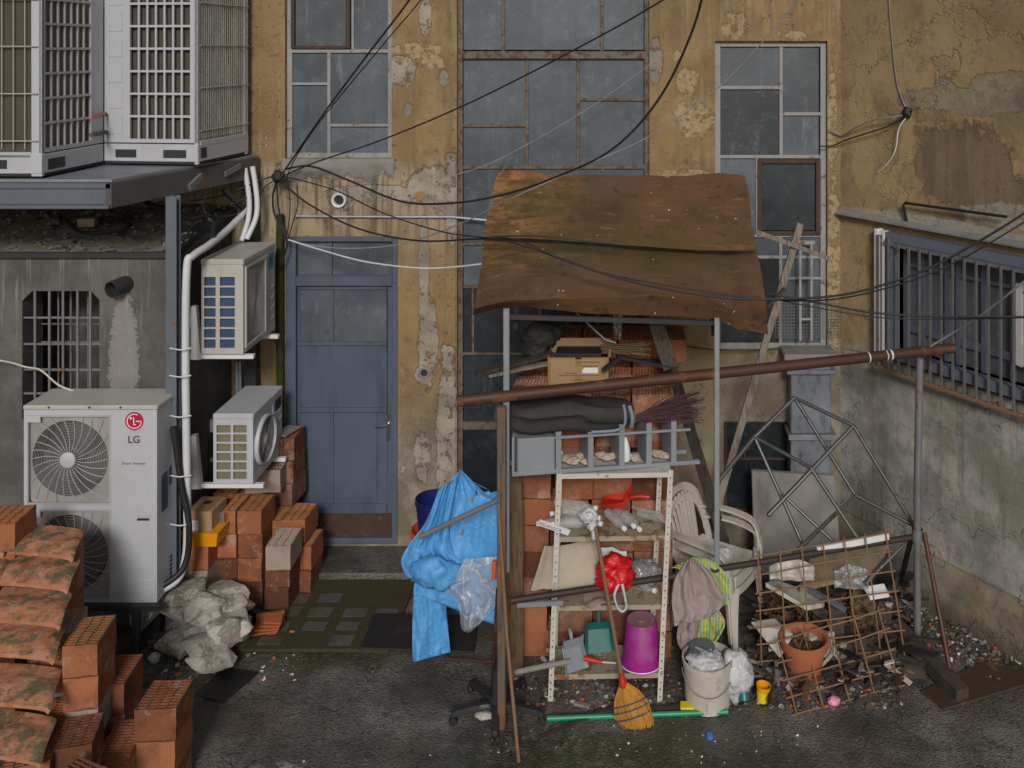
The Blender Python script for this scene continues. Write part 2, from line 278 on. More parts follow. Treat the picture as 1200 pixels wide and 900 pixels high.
    M['black_cable'] = paint('black_cable', (.014, .014, .015), .55, 0, dirt=(.05, .05, .05), damt=.25, streak=False)
    M['grey_cable'] = paint('grey_cable', (.22, .22, .225), .6, 0, damt=.3, streak=False)
    M['white_tape'] = paint('white_wrapping_tape', (.52, .54, .57), .5, 0, damt=.35, dirt=(.22, .21, .2), bump=.3)
    M['white'] = paint('white_plastic', (.60, .60, .62), .45, 0, damt=.25, dirt=(.25, .23, .19))
    M['old_white'] = paint('grimy_white_plastic', (.42, .395, .35), .5, 0, damt=.9, dirt=(.13, .10, .065), dscale=9, var=.3)
    M['plastic_chair'] = paint('grimy_white_chair', (.47, .44, .40), .5, 0, damt=.55, dirt=(.13, .10, .07), dscale=5, var=.2)
    M['navy'] = paint('navy_plastic', (.008, .014, .115), .35, 0, damt=.2, dirt=(.03, .03, .06))
    M['orange_pl'] = paint('orange_plastic', (.50, .085, .025), .45, 0, damt=.3)
    M['magenta'] = paint('magenta_plastic', (.28, .012, .21), .45, 0, damt=.5, dirt=(.22, .15, .17), streak=False)
    M['magenta_base'] = paint('dusty_bucket_base', (.25, .13, .16), .6, 0, damt=.6, dirt=(.26, .22, .18), streak=False)
    M['teal'] = paint('teal_plastic', (.010, .115, .112), .4, 0, damt=.3)
    M['red_pl'] = paint('red_plastic', (.42, .018, .010), .35, 0, damt=.2)
    M['green_rod'] = paint('green_plastic_rod', (.012, .24, .12), .4, 0, damt=.25, streak=False)
    M['yellow_pl'] = paint('yellow_plastic', (.66, .27, .006), .4, 0, damt=.25, dirt=(.3, .14, .03))
    M['lemon'] = paint('lemon_plastic', (.62, .50, .02), .4, 0, damt=.2)
    M['pink'] = paint('pink_plastic', (.62, .22, .38), .45, 0, damt=.2)
    M['blue_pl'] = paint('blue_plastic', (.04, .16, .5), .4, 0, damt=.2)
    M['wood_dark'] = paint('dark_weathered_wood', (.052, .042, .033), .85, 0, grain=.75, damt=.5, dirt=(.02, .017, .014), dscale=7, bump=.5)
    M['wood_brown'] = paint('brown_plank', (.105, .066, .034), .8, 0, grain=.75, damt=.5, dirt=(.04, .026, .015), dscale=5, bump=.35)
    M['wood_pale'] = paint('pale_weathered_wood', (.215, .185, .155), .8, 0, grain=.75, damt=.5, dirt=(.10, .07, .045), dscale=9, bump=.35)
    M['broom_stick'] = paint('broom_stick_wood', (.175, .10, .055), .65, 0, damt=.4, dirt=(.07, .04, .02), dscale=8, streak=False)
    M['straw'] = paint('straw_bristles', (.40, .19, .03), .8, 0, damt=.55, dirt=(.16, .07, .012), dscale=25, bump=.8, fine=160)
    M['twigs'] = paint('dark_red_twigs', (.052, .026, .028), .8, 0, damt=.4)
    M['dry_straw'] = paint('olive_straw', (.115, .085, .04), .85, 0, damt=.4)
    M['cardboard'] = paint('cardboard', (.30, .195, .105), .85, 0, damt=.25, dirt=(.2, .12, .05), var=.12, bump=.08)
    M['tape'] = paint('amber_packing_tape', (.27, .155, .055), .3, 0, damt=.2)
    M['paper'] = paint('white_paper', (.62, .63, .66), .7, 0, damt=.1, streak=False)
    M['print'] = paint('brown_print', (.09, .055, .03), .8, 0, damt=.2)
    M['beige_card'] = paint('stained_beige_card', (.40, .35, .28), .85, 0, damt=.4, dirt=(.2, .15, .09), dscale=4, streak=False)
    M['beige_dark'] = paint('dull_beige_board', (.17, .14, .085), .8, 0, damt=.5, dirt=(.09, .07, .04))
    M['leaf'] = paint('dead_leaf', (.085, .05, .025), .9, 0, damt=.5, dscale=20)
    M['slate'] = paint('wet_black_mat', (.014, .014, .015), .55, 0, damt=.4, dirt=(.05, .05, .05), streak=False)
    M['rust_plate'] = paint('rusty_floor_plate', (.065, .042, .03), .6, .3, rust=.5, rustc=(.11, .055, .025), rscale=4, damt=.6, dirt=(.035, .03, .025), streak=False)
    M['terracotta'] = paint('terracotta', (.33, .105, .05), .75, 0, damt=.45, dirt=(.10, .045, .025), dscale=7)
    M['soil'] = paint('dry_soil', (.05, .038, .027), .95, 0, damt=.5, dscale=30, bump=.8, streak=False)
    M['bag_black'] = paint('black_bag_fabric', (.022, .021, .019), .75, 0, damt=.4, dirt=(.045, .042, .035), var=.2)
    M['bag_trim'] = paint('grey_blue_piping', (.16, .19, .26), .6, 0, damt=.3)
    M['ink_blue'] = paint('dark_grey_print', (.05, .055, .065), .5, 0, damt=.0)
    M['logo_red'] = paint('crimson_print', (.38, .012, .045), .4, 0, damt=.1)
    M['sticker'] = paint('blue_sticker', (.05, .07, .14), .5, 0, damt=.3)
    M['teal_logo'] = paint('teal_sticker', (.02, .20, .27), .4, 0, damt=.1)
    M['copper'] = paint('copper_pipe', (.42, .13, .08), .4, .6, damt=.2)
    M['rubble_m'] = paint('rubble', (.15, .135, .115), .95, 0, damt=.5, dscale=14, bump=.8, streak=False, var=.5)
    M['orange_bit'] = paint('broken_brick', (.34, .095, .03), .9, 0, damt=.4, streak=False)
    # clay blocks, roof tiles, stone
    m = Mat('clay_block'); r = m.rnd(); n = m.noise(5, 6, .65); n2 = m.noise(30, 4); st = m.wave(26, m.O, 'X', .3); st2 = m.wave(26, m.O, 'Y', .3)
    c = m.mix(m.sm(r, .1, .9), (.17, .06, .032), (.32, .115, .054)); c = m.mix(m.mul(m.sm(m.math('FRACT', m.mul(r, 7.3)), .55, .95), .6), c, (.33, .19, .14)); c = m.mix(m.mul(m.sm(n, .42, .66), .7), c, (.13, .055, .034)); c = m.mix(m.mul(m.sm(m.noise(9, 7, .72, loc=(7, 1, 1)), .55, .64), .5), c, (.36, .24, .18))
    c = m.mix(m.mul(m.sm(m.noise(3.2, 8, .74, loc=(4, 4, 4)), .54, .58), m.mul(m.sm(r, .3, .6), .6)), c, (.38, .27, .21))
    c = m.mix(1.0, c, m.add(.60, m.mul(m.math('FRACT', m.mul(r, 5.7)), .55)), 'MULTIPLY')
    c = m.mix(.3, c, m.mix(n2, (.1, .1, .1), (.9, .9, .9)), 'OVERLAY')
    o = m.t.nodes.new('ShaderNodeSeparateXYZ'); m.t.links.new(m.O, o.inputs[0])
    c = m.mix(m.mul(m.sm(o.outputs[2], .155, .14), m.mul(m.sm(o.outputs[2], .13, .14), 0)), c, (0, 0, 0))
    M['block'] = m.fin(c, .88, 0, m.add(m.mul(m.math('MAXIMUM', st, st2), .5), n2), .35, .004, .25)
    m = Mat('mossy_clay_block'); n = m.noise(6, 7, .68); n2 = m.noise(40, 4); g = m.t.nodes.new('ShaderNodeNewGeometry'); s = m.t.nodes.new('ShaderNodeSeparateXYZ'); m.t.links.new(g.outputs['Normal'], s.inputs[0])
    c = m.mix(m.rnd(), (.24, .085, .040), (.33, .125, .062)); c = m.mix(m.mul(m.sm(n, .5, .7), .6), c, (.13, .06, .035))
    c = m.mix(m.mul(m.sm(m.noise(3.5, 6, .7, loc=(4, 4, 4)), .56, .66), .5), c, (.33, .25, .205))
    ms = m.mul(m.sm(m.noise(9, 6, .7, loc=(1, 5, 2)), .42, .55), m.sm(s.outputs[2], .4, .8))
    c = m.mix(m.mul(ms, .85), c, m.mix(n2, (.03, .05, .008), (.10, .13, .022)))
    M['moss_block'] = m.fin(c, .9, 0, m.add(n2, m.mul(ms, 1.2)), .5, .006, .2)
    M['pale_block'] = paint('whitewashed_clay_block', (.30, .235, .20), .9, 0, damt=.6, dirt=(.20, .085, .04), dscale=6, bump=.3, streak=False)
    m = Mat('roof_tile'); n = m.noise(7, 10, .76); n2 = m.noise(12, 6, .72, loc=(3, 0, 1)); n3 = m.noise(50, 4)
    c = m.mix(m.sm(n2, .35, .65), (.39, .14, .062), (.46, .235, .155)); g_ = m.t.nodes.new('ShaderNodeNewGeometry'); s_ = m.t.nodes.new('ShaderNodeSeparateXYZ'); m.t.links.new(g_.outputs['Normal'], s_.inputs[0]); fl_ = m.sm(m.add(s_.outputs[2], m.mul(n2, .35)), .82, 1.06)
    c = m.mix(m.mul(m.mul(m.sm(n, .47, .57), .85), m.add(.25, m.mul(fl_, .75))), c, m.mix(n3, (.042, .062, .035), (.125, .155, .10)))
    c = m.mix(m.mul(m.mul(fl_, m.sm(m.noise(7, 8, .74, loc=(6, 6, 2)), .52, .62)), .65), c, m.mix(n3, (.045, .042, .012), (.10, .085, .022)))
    c = m.mix(m.mul(m.sm(m.noise(9, 6, .6, loc=(1, 9, 2)), .60, .66), .6), c, (.42, .24, .16))
    M['tile'] = m.fin(c, .88, 0, m.add(n3, n), .45, .008, .25)
    m = Mat('pale_stone'); n = m.noise(7, 8, .7); n2 = m.noise(45, 5, .7); r = m.rnd()
    c = m.mix(r, (.17, .16, .14), (.46, .44, .41)); c = m.mix(m.mul(m.sm(n, .46, .6), .75), c, (.12, .10, .07)); c = m.mix(m.mul(m.sm(n2, .5, .62), .5), c, (.5, .48, .45)); c = m.mix(m.mul(m.sm(m.noise(4, 6, .7, loc=(5, 5, 5)), .58, .68), .5), c, (.30, .17, .12))
    M['stone'] = m.fin(c, .92, 0, m.add(n, m.mul(n2, .6)), .7, .02, .2)
    # awning sheet
    m = Mat('rusted_awning_sheet'); x, y, z = m.xyz(); n = m.noise(1.6, 6, .62); n2 = m.noise(5, 8, .7); fl = m.noise(5, 6, .65, st=(.25, 1, 1)); n3 = m.noise(70, 3)
    c = m.mix(m.sm(n, .32, .66), (.080, .046, .025), (.135, .074, .040)); c = m.mix(m.mul(m.sm(fl, .5, .72), .6), c, (.15, .066, .028)); c = m.mix(m.mul(m.sm(n2, .5, .66), .5), c, m.mix(n3, (.06, .05, .022), (.11, .085, .035)))
    c = m.mix(m.mul(m.ell(-.95, -.55, .42, .75, n2, .5, .7, ('X', 'Y')), .7), c, m.mix(m.sm(m.noise(11, 8, .74, st=(.5, 1, 1)), .42, .58), (.13, .058, .024), (.46, .225, .09)))
    c = m.mix(m.mul(m.ell(-.95, -.12, .35, .22, n2, .5, .6, ('X', 'Y')), .75), c, (.34, .105, .04))
    c = m.mix(m.mul(m.math('MAXIMUM', m.ell(-.72, -.62, .3, .28, n2, .6, .7, ('X', 'Y')), m.mul(m.ell(-.3, -1.1, 1.1, .22, n2, .7, .7, ('X', 'Y')), .75)), .75), c, m.mix(n2, (.05, .048, .014), (.105, .088, .022)))
    c = m.mix(m.mul(m.sm(m.noise(3, 7, .7, loc=(4, 2, 1)), .55, .72), .6), c, (.055, .032, .022))
    sp = m.sm(m.noise(22, 2, .5, loc=(5, 1, 3)), .745, .76); c = m.mix(sp, c, (.6, .6, .58))
    sc = m.sm(m.noise(16, 7, .7, st=(.22, 1, 1), loc=(3, 8, 1)), .56, .68); c = m.mix(m.mul(sc, .55), c, (.26, .135, .06)); c = m.mix(m.mul(m.sm(m.noise(9, 9, .74, loc=(9, 1, 1)), .56, .62), .55), c, (.035, .022, .016))
    M['awning'] = m.fin(c, m.add(.22, m.mul(n2, .4)), .1, m.add(n2, m.mul(n3, .3)), .22, .012, .5)
    # cloth
    m = Mat('blue_coat_vinyl'); n = m.noise(3, 4); n2 = m.noise(300, 1)
    M['blue_coat'] = m.fin(m.mix(m.mul(m.sm(m.noise(8, 7, .7), .55, .7), .35), m.mix(n, (.05, .235, .54), (.10, .34, .66)), (.05, .14, .27)), .55, 0, m.math('ABSOLUTE', m.math('SUBTRACT', m.noise(7, 4, .5, dist=1.6), .5)), .55, .03, .5)
    m = Mat('mauve_jersey'); n = m.noise(4, 5); n2 = m.noise(260, 2)
    M['mauve'] = m.fin(m.mix(n, (.21, .165, .165), (.33, .275, .275)), .95, 0, m.add(m.noise(13, 5, .6, dist=.8), m.mul(n2, .1)), .5, .015, .1)
    m = Mat('checked_towel'); o = m.vec(m.O, (1, 1, 1)); a = m.wave(5.2, o, 'X', .6); b = m.wave(4.6, o, 'Z', .6); a2 = m.wave(15, o, 'X', .5); b2 = m.wave(13, o, 'Z', .5)
    c = m.mix(m.sm(a, .35, .6), (.12, .30, .25), (.30, .33, .06)); c = m.mix(m.mul(m.sm(b, .45, .6), .6), c, (.16, .33, .04)); c = m.mix(m.mul(m.sm(a2, .75, .85), .6), c, (.55, .54, .33)); c = m.mix(m.mul(m.sm(b2, .8, .9), .6), c, (.50, .30, .06))
    M['towel'] = m.fin(c, .95, 0, m.noise(150, 2), .4, .004, .1)
    def film(name, c, alpha, rough=.15, fs=9, ka=.35, bs=.9):
        m = Mat(name); n = m.noise(fs, 4, .55, dist=.7)
        rid = m.math('ABSOLUTE', m.math('SUBTRACT', n, .5)); a = m.add(alpha, m.mul(m.sm(rid, .05, .0), ka))
        return m.fin(c, rough, 0, rid, bs, .03, .9, Alpha=a)
    M['film_bag'] = film('clear_plastic_film', (.50, .56, .64), .26, .12, 4.5, .4, .7)
    M['bottle'] = film('clear_bottle_plastic', (.62, .65, .66), .20, .1, 5, .12, .35)
    M['grey_bag'] = film('grey_plastic_film', (.30, .31, .32), .38, .22)
    m = Mat('red_carrier_bag'); n = m.math('ABSOLUTE', m.math('SUBTRACT', m.noise(8, 4, .55, dist=2.0), .5)); M['red_bag'] = m.fin(m.mix(m.sm(m.noise(9, 5, .7, loc=(3, 3, 3)), .64, .67), (.50, .008, .012), (.6, .55, .55)), .3, 0, n, .9, .02, .5)
    m = Mat('white_carrier_bag'); n = m.math('ABSOLUTE', m.math('SUBTRACT', m.noise(9, 4, .55, dist=2.0), .5)); M['white_bag'] = m.fin(m.mix(n, (.42, .42, .44), (.62, .63, .66)), .35, 0, n, .9, .02, .5)
    m = Mat('mesh_wire'); M['mesh_wire'] = m.fin((.20, .20, .19), .6, .3)
    m = Mat('moss'); n3 = m.noise(60, 4); M['moss'] = m.fin(m.mix(m.sm(m.noise(9, 5), .4, .6), (.045, .04, .03), m.mix(n3, (.025, .035, .008), (.07, .085, .02))), .95, 0, n3, 1, .02, .1)
    m = Mat('paver_glass'); n = m.noise(14, 5, .65); M['paver_glass'] = m.fin(m.mix(m.mul(m.sm(m.noise(4.5, 7, .7, loc=(3, 1, 1)), .45, .6), .8), m.mix(n, (.025, .027, .024), (.12, .12, .105)), (.05, .05, .025)), .35, 0, n, .3, .004, .5)
    m = Mat('mossy_joint'); n = m.noise(9, 6, .7); n3 = m.noise(60, 3); M['joint'] = m.fin(m.mix(m.sm(n, .4, .62), m.mix(n3, (.036, .030, .020), (.062, .052, .032)), m.mix(n3, (.026, .030, .010), (.052, .058, .02))), .9, 0, m.add(n, n3), .6, .01, .2)
build_materials()

# ------------------------------------------------------------------ mesh helpers
class MB:
    def __init__(s): s.v = []; s.f = []; s.mi = []; s.cur = 0
    def add(s, vs_, fs):
        o = len(s.v); s.v += [Vector(p) for p in vs_]; s.f += [tuple(i+o for i in f) for f in fs]; s.mi += [s.cur]*len(fs); return s
    def mat(s, i): s.cur = i; return s
    def box(s, c, size, R=None):
        c = Vector(c); h = Vector(size)/2
        P = [Vector((sx*h.x, sy*h.y, sz*h.z)) for sz in (-1, 1) for sy in (-1, 1) for sx in (-1, 1)]
        if R is not None: P = [R @ p for p in P]
        return s.add([p+c for p in P], [(0, 2, 3, 1), (4, 5, 7, 6), (0, 1, 5, 4), (2, 6, 7, 3), (0, 4, 6, 2), (1, 3, 7, 5)])
    def b2(s, x0, x1, y0, y1, z0, z1): return s.box(((x0+x1)/2, (y0+y1)/2, (z0+z1)/2), (x1-x0, y1-y0, z1-z0))
    def bar(s, p0, p1, wd, ht, up=(0, 0, 1), roll=0):
        p0 = Vector(p0); p1 = Vector(p1); d = (p1-p0); L = d.length; d = d/L; u = Vector(up)
        if abs(d.dot(u)) > .98: u = Vector((0, 1, 0))
        x = d.cross(u).normalized(); z = x.cross(d).normalized()
        if roll: x, z = x*cos(roll)+z*sin(roll), z*cos(roll)-x*sin(roll)
        R = Matrix((x, d, z)).transposed()
        return s.box((p0+p1)/2, (wd, L, ht), R)
    def tube(s, pts, r, seg=8, caps=True):
        pts = [Vector(p) for p in pts]; n = len(pts); rr = r if isinstance(r, (list, tuple)) else [r]*n
        V = []; nrm = None
        for i, p in enumerate(pts):
            d = (pts[min(i+1, n-1)]-pts[max(i-1, 0)]).normalized()
            if nrm is None:
                a = Vector((0, 0, 1)) if abs(d.z) < .9 else Vector((1, 0, 0)); nrm = d.cross(a).normalized()
            else:
                nrm = (nrm-d*nrm.dot(d)).normalized()
            b = d.cross(nrm)
            V += [p+(nrm*cos(2*pi*k/seg)+b*sin(2*pi*k/seg))*rr[i] for k in range(seg)]
        Fc = [(i*seg+k, i*seg+(k+1) % seg, (i+1)*seg+(k+1) % seg, (i+1)*seg+k) for i in range(n-1) for k in range(seg)]
        if caps: Fc += [tuple(range(seg))[::-1], tuple((n-1)*seg+k for k in range(seg))]
        return s.add(V, Fc)
    def lathe(s, prof, o=(0, 0, 0), seg=24, R=None, sx=1, sy=1):
        o = Vector(o); V = []; n = len(prof)
        for (r, z) in prof:
            for k in range(seg):
                p = Vector((r*cos(2*pi*k/seg)*sx, r*sin(2*pi*k/seg)*sy, z)); V.append((R @ p if R is not None else p)+o)
        Fc = [(i*seg+k, i*seg+(k+1) % seg, (i+1)*seg+(k+1) % seg, (i+1)*seg+k) for i in range(n-1) for k in range(seg)]
        if prof[0][0] > 1e-5 and False: pass
        return s.add(V, Fc)
    def disc(s, c, r, R=None, seg=24):
        c = Vector(c); return s.add([c+((R @ Vector((r*cos(2*pi*k/seg), r*sin(2*pi*k/seg), 0))) if R is not None else Vector((r*cos(2*pi*k/seg), r*sin(2*pi*k/seg), 0))) for k in range(seg)], [tuple(range(seg))])
    def grid(s, fn, nu, nv):
        V = [fn(i/nu, j/nv) for j in range(nv+1) for i in range(nu+1)]
        return s.add(V, [(j*(nu+1)+i, j*(nu+1)+i+1, (j+1)*(nu+1)+i+1, (j+1)*(nu+1)+i) for j in range(nv) for i in range(nu)])
    def prism(s, poly, vec):
        poly = [Vector(p) for p in poly]; vec = Vector(vec); n = len(poly)
        return s.add(poly+[p+vec for p in poly], [tuple(range(n))[::-1], tuple(range(n, 2*n))]+[(i, (i+1) % n, n+(i+1) % n, n+i) for i in range(n)])
    def quad(s, a, b, c, d): return s.add([a, b, c, d], [(0, 1, 2, 3)])

def mesh_from(mb, name, off=Vector((0, 0, 0)), smooth=40, bev=0, thick=0, sub=0):
    me = bpy.data.meshes.new(name); me.from_pydata([tuple(v-off) for v in mb.v], [], mb.f)
    bm = bmesh.new(); bm.from_mesh(me)
    for f, i in zip(bm.faces, mb.mi): f.material_index = i
    bmesh.ops.recalc_face_normals(bm, faces=bm.faces) if not thick else None
    if thick: bmesh.ops.solidify(bm, geom=bm.faces[:], thickness=thick)
    if bev:
        bmesh.ops.remove_doubles(bm, verts=bm.verts, dist=1e-5)
        es = [e for e in bm.edges if len(e.link_faces) == 2 and e.calc_face_angle(0) > .6]
        bmesh.ops.bevel(bm, geom=es, offset=bev, segments=1, affect='EDGES', clamp_overlap=True)
    if sub: bmesh.ops.subdivide_edges(bm, edges=bm.edges[:], cuts=sub, use_grid_fill=True)
    bm.to_mesh(me); bm.free()
    if smooth:
        me.shade_smooth(); me.set_sharp_from_angle(angle=radians(smooth))
    return me

def obj(name, mb, mats, parent=None, smooth=40, bev=0, thick=0, label=None, loc=None):
    """links MB as one mesh object. Under a parent (placed at its own location) the vertices are stored relative to it."""
    off = Vector((0, 0, 0))
    if parent is not None: off = parent['_o'].copy() if False else Vector(parent.get('org', (0, 0, 0)))
    elif loc is not None: off = Vector(loc)
    elif mb.v:
        lo = [min(v[i] for v in mb.v) for i in range(3)]; hi = [max(v[i] for v in mb.v) for i in range(3)]; off = Vector(((lo[0]+hi[0])/2, (lo[1]+hi[1])/2, lo[2]))
    me = mesh_from(mb, name, off, smooth, bev, thick)
    for m in (mats if isinstance(mats, (list, tuple)) else [mats]): me.materials.append(M[m] if isinstance(m, str) else m)
    o = bpy.data.objects.new(name, me); col.objects.link(o)
    if parent is not None: o.parent = parent; o['org'] = tuple(off)
    else: o.location = off; o['org'] = tuple(off)
    if label: o['label'] = label
    return o
def tag(o, label, cat, group=None, kind=None):
    if label: o['label'] = label
    if cat: o['category'] = cat
    if group: o['group'] = group
    if kind: o['kind'] = kind
    return o
def thing(name, label, cat, loc=(0, 0, 0), group=None):
    o = bpy.data.objects.new(name, None); col.objects.link(o); o.location = loc; o['org'] = tuple(loc); o.empty_display_size = .1
    return tag(o, label, cat, group)
def solo(name, label, cat, mb, mats, group=None, **kw): return tag(obj(name, mb, mats, None, **kw), label, cat, group)
def struct(name, mb, mats, **kw):
    o = obj(name, mb, mats, None, **kw); o['kind'] = 'structure'; return o
def text_mb(txt, size, o, ux, uz, ex=.001, align='CENTER', mb=None, bold=0):
    """lettering laid on a plane: origin o, unit vectors ux (reading) and uz (up)."""
    cu = bpy.data.curves.new('t', 'FONT'); cu.body = txt; cu.size = size; cu.align_x = align; cu.extrude = ex; cu.resolution_u = 3; cu.offset = bold
    ob = bpy.data.objects.new('t', cu); col.objects.link(ob)
    me = bpy.data.meshes.new_from_object(ob.evaluated_get(bpy.context.evaluated_depsgraph_get()))
    mb = mb or MB(); ux = Vector(ux).normalized(); uz = Vector(uz).normalized(); n = ux.cross(uz)
    mb.add([Vector(o)+ux*v.co.x+uz*v.co.y+n*v.co.z for v in me.vertices], [tuple(p.vertices) for p in me.polygons])
    bpy.data.objects.remove(ob); bpy.data.curves.remove(cu); bpy.data.meshes.remove(me)
    return mb
def sag(p0, p1, dz, n=14, side=0.0):
    p0 = Vector(p0); p1 = Vector(p1)
    return [p0.lerp(p1, i/n)+Vector((0, side*4*(i/n)*(1-i/n), -dz*4*(i/n)*(1-i/n))) for i in range(n+1)]
def smoothpath(pts, k=4):
    pts = [Vector(p) for p in pts]; out = []
    for i in range(len(pts)-1):
        p0, p1, p2, p3 = pts[max(i-1, 0)], pts[i], pts[i+1], pts[min(i+2, len(pts)-1)]
        for j in range(k):
            t = j/k; out.append(.5*((2*p1)+(p2-p0)*t+(2*p0-5*p1+4*p2-p3)*t*t+(3*p1-p0-3*p2+p3)*t**3))
    return out+[pts[-1]]
def nz(p, s=1.0, seed=0): return mnoise.noise(Vector(p)*s+Vector((seed*7.3, seed*3.1, seed*1.7)))

# ------------------------------------------------------------------ ground
g = MB()
def gz(x, y): return .012*nz((x, y, 0), 1.3)+.006*nz((x, y, 3), 5)
xs = [-120, -30, -9]+[-9+i*.15 for i in range(1, 101)]+[30, 120]; ys = [-120, -30, -9]+[-9+.15*i for i in range(1, 67)]+[12, 120]
g.add([(x, y, gz(x, y) if abs(x) < 7 and -8 < y < 1 else 0) for y in ys for x in xs], [(j*len(xs)+i, j*len(xs)+i+1, (j+1)*len(xs)+i+1, (j+1)*len(xs)+i) for j in range(len(ys)-1) for i in range(len(xs)-1)])
struct('ground', g, 'asphalt', loc=(0, 0, 0))
# step before the door and glass block paving
s = MB(); s.b2(-2.92, -1.62, -.44, -.002, -.02, .065); struct('doorstep_pavement', s, 'asphalt', bev=.012)
pv = MB(); p00 = G(338, 762, .02); 
x0, x1, y0, y1 = -3.02, -1.75, -1.33, -.445
pv.b2(x0, x1, y0, y1, -.02, .022)
pv.mat(1); nx, ny = 5, 5; sx, sy = (x1-x0)/nx, (y1-y0)/ny
rr = random.Random(3)
for i in range(nx):
    for j in range(ny):
        if (i >= 2 and j >= 3 and rr.random() < .7) or rr.random() < .14: continue
        cx, cy = x0+sx*(i+.5)+rr.uniform(-.012, .012), y0+sy*(j+.5)+rr.uniform(-.01, .01); a, b = sx*rr.uniform(.29, .36), sy*rr.uniform(.28, .36)
        pv.b2(cx-a, cx+a, cy-b, cy+b, .022, .0245)
pv.mat(0)
struct('paving', pv, ['joint', 'paver_glass'], smooth=0)

# ------------------------------------------------------------------ facade
def wall_cells(openings, xs_, zs_, y=0.0, dep=.14, mb=None, tr=None):
    """front sheet of a wall with rectangular openings and their reveals; tr maps (x, z, depth) to the world."""
    mb = mb or MB(); tr = tr or (lambda x, z, d: Vector((x, y+d, z)))
    X = sorted(set(xs_+[o[0] for o in openings]+[o[1] for o in openings])); Z = sorted(set(zs_+[o[2] for o in openings]+[o[3] for o in openings]))
    for i in range(len(X)-1):
        for j in range(len(Z)-1):
            cx, cz = (X[i]+X[i+1])/2, (Z[j]+Z[j+1])/2
            if any(o[0] < cx < o[1] and o[2] < cz < o[3] for o in openings): continue
            mb.quad(tr(X[i], Z[j], 0), tr(X[i+1], Z[j], 0), tr(X[i+1], Z[j+1], 0), tr(X[i], Z[j+1], 0))
    for (a, b, c, d) in openings:
        mb.quad(tr(a, c, 0), tr(a, d, 0), tr(a, d, dep), tr(a, c, dep)); mb.quad(tr(b, c, 0), tr(b, c, dep), tr(b, d, dep), tr(b, d, 0))
        mb.quad(tr(a, d, 0), tr(b, d, 0), tr(b, d, dep), tr(a, d, dep)); mb.quad(tr(a, c, 0), tr(a, c, dep), tr(b, c, dep), tr(b, c, 0))
    return mb
TOP = 6.4; XC = (985-PX)/F*CD
OP = [(fx(334), fx(459), fz(186), 6.0), (fx(535.5), fx(761), .25, 6.0), (fx(335.5), fx(466), fz(637), fz(277)), (fx(838), fx(969.5), fz(411), fz(48)), (fx(848), fx(967), fz(604), fz(494))]
bld = thing('stairwell_building', 'ochre plastered building with peeling walls, tall wired glass windows and a blue door', 'building')
wl = wall_cells(OP, [-7.0, XC], [0.0, TOP], 0, .16)
wl.quad((-7, .16, 0), (XC, .16, 0), (XC, .16, TOP), (-7, .16, TOP)) if False else None
wl.b2(-7, XC+.3, .30, .42, -.1, TOP)      # dark back of the rooms: closes the openings
wl.b2(-7, XC+.3, 0.02, .41, TOP, TOP+.1)
obj('wall', wl, 'facade', bld, smooth=0)
# the broken lower edge of render under the upper window: a rough ledge of exposed rubble
def ragged(x0, x1, z0, z1, out, seed, mb=None):
    mb = mb or MB()
    def fn(u, v):
        x = x0+(x1-x0)*u; zz = z1+(z0-z1)*v*(1+.9*nz((x*5, seed, 0), 1)+.5*nz((x*17, seed, 1), 1))
        return Vector((x, -.001-out*(sin(pi*min(v*1.0, 1))**.6)*(.7+.5*nz((x*14, zz*14, seed), 1)), zz))
    return mb.grid(fn, 40, 8)
obj('plaster_edge', ragged(fx(331), fx(462), fz(207), fz(186), .025, 2), 'cement_slab', bld)

def pane_window(name, label, rect, panes, bars, frame_mat, glass_mats, y=.07, fw=.045, bar_w=.026, extra=None, outer=True):
    """window part: outer frame bars + glazing bars in one frame mesh, each glass a sub-part. panes: (x0,x1,z0,z1,material)."""
    wn_ = MB(); a, b, c, d = rect
    if outer:
        wn_.b2(a, a+fw, y-.025, y+.03, c, d); wn_.b2(b-fw, b, y-.025, y+.03, c, d); wn_.b2(a+fw, b-fw, y-.023, y+.03, c, c+fw); wn_.b2(a+fw, b-fw, y-.023, y+.03, d-fw, d)
    for (xa, xb, za, zb, dy) in bars: wn_.b2(xa, xb, y-.018-dy, y+.02, za, zb)
    fr = obj('window', wn_, frame_mat, bld, bev=.003, smooth=0, label=label)
    for (xa, xb, za, zb, gm) in panes:
        p = MB(); p.b2(xa-.01, xb+.01, y, y+.008, za-.01, zb+.01); obj('pane', p, gm, fr, smooth=0)
    return fr
def vbar(px, y0, y1, w=3.2, dy=0): h = w/2; return (fx(px-h), fx(px+h), fz(y1), fz(y0), dy)
def hbar(py, x0, x1, w=3.2, dy=.002): h = w/2; return (fx(x0), fx(x1), fz(py+h), fz(py-h), dy)
def pn(x0, x1, y0, y1, g='glass'): return (fx(x0), fx(x1), fz(y1), fz(y0), g)
pane_window('window', 'grey rusting steel window over the blue door', OP[0],
    [pn(342, 404, -180, 55), pn(411, 455, -180, 58), pn(339, 381, 62, 97), pn(339, 381, 100, 182), pn(385, 455, 62, 146), pn(385, 455, 149, 182)],
    [hbar(60, 337, 457, 4), vbar(383, 61, 183, 4), hbar(98.5, 337, 382), hbar(147.5, 384, 457), vbar(411, -180, 58, 3)], 'grey_frame', ['glass'])
cs = MB(); 
for q in (vbar(341, -180, 57, 4.5, .012), vbar(406, -180, 57, 5, .012), hbar(55.5, 343.2, 403.4, 4, .0125)): cs.b2(q[0], q[1], .07-.02-q[4], .07, q[2], q[3])
obj('casement', cs, 'dark_frame', bld, smooth=0, bev=.003)
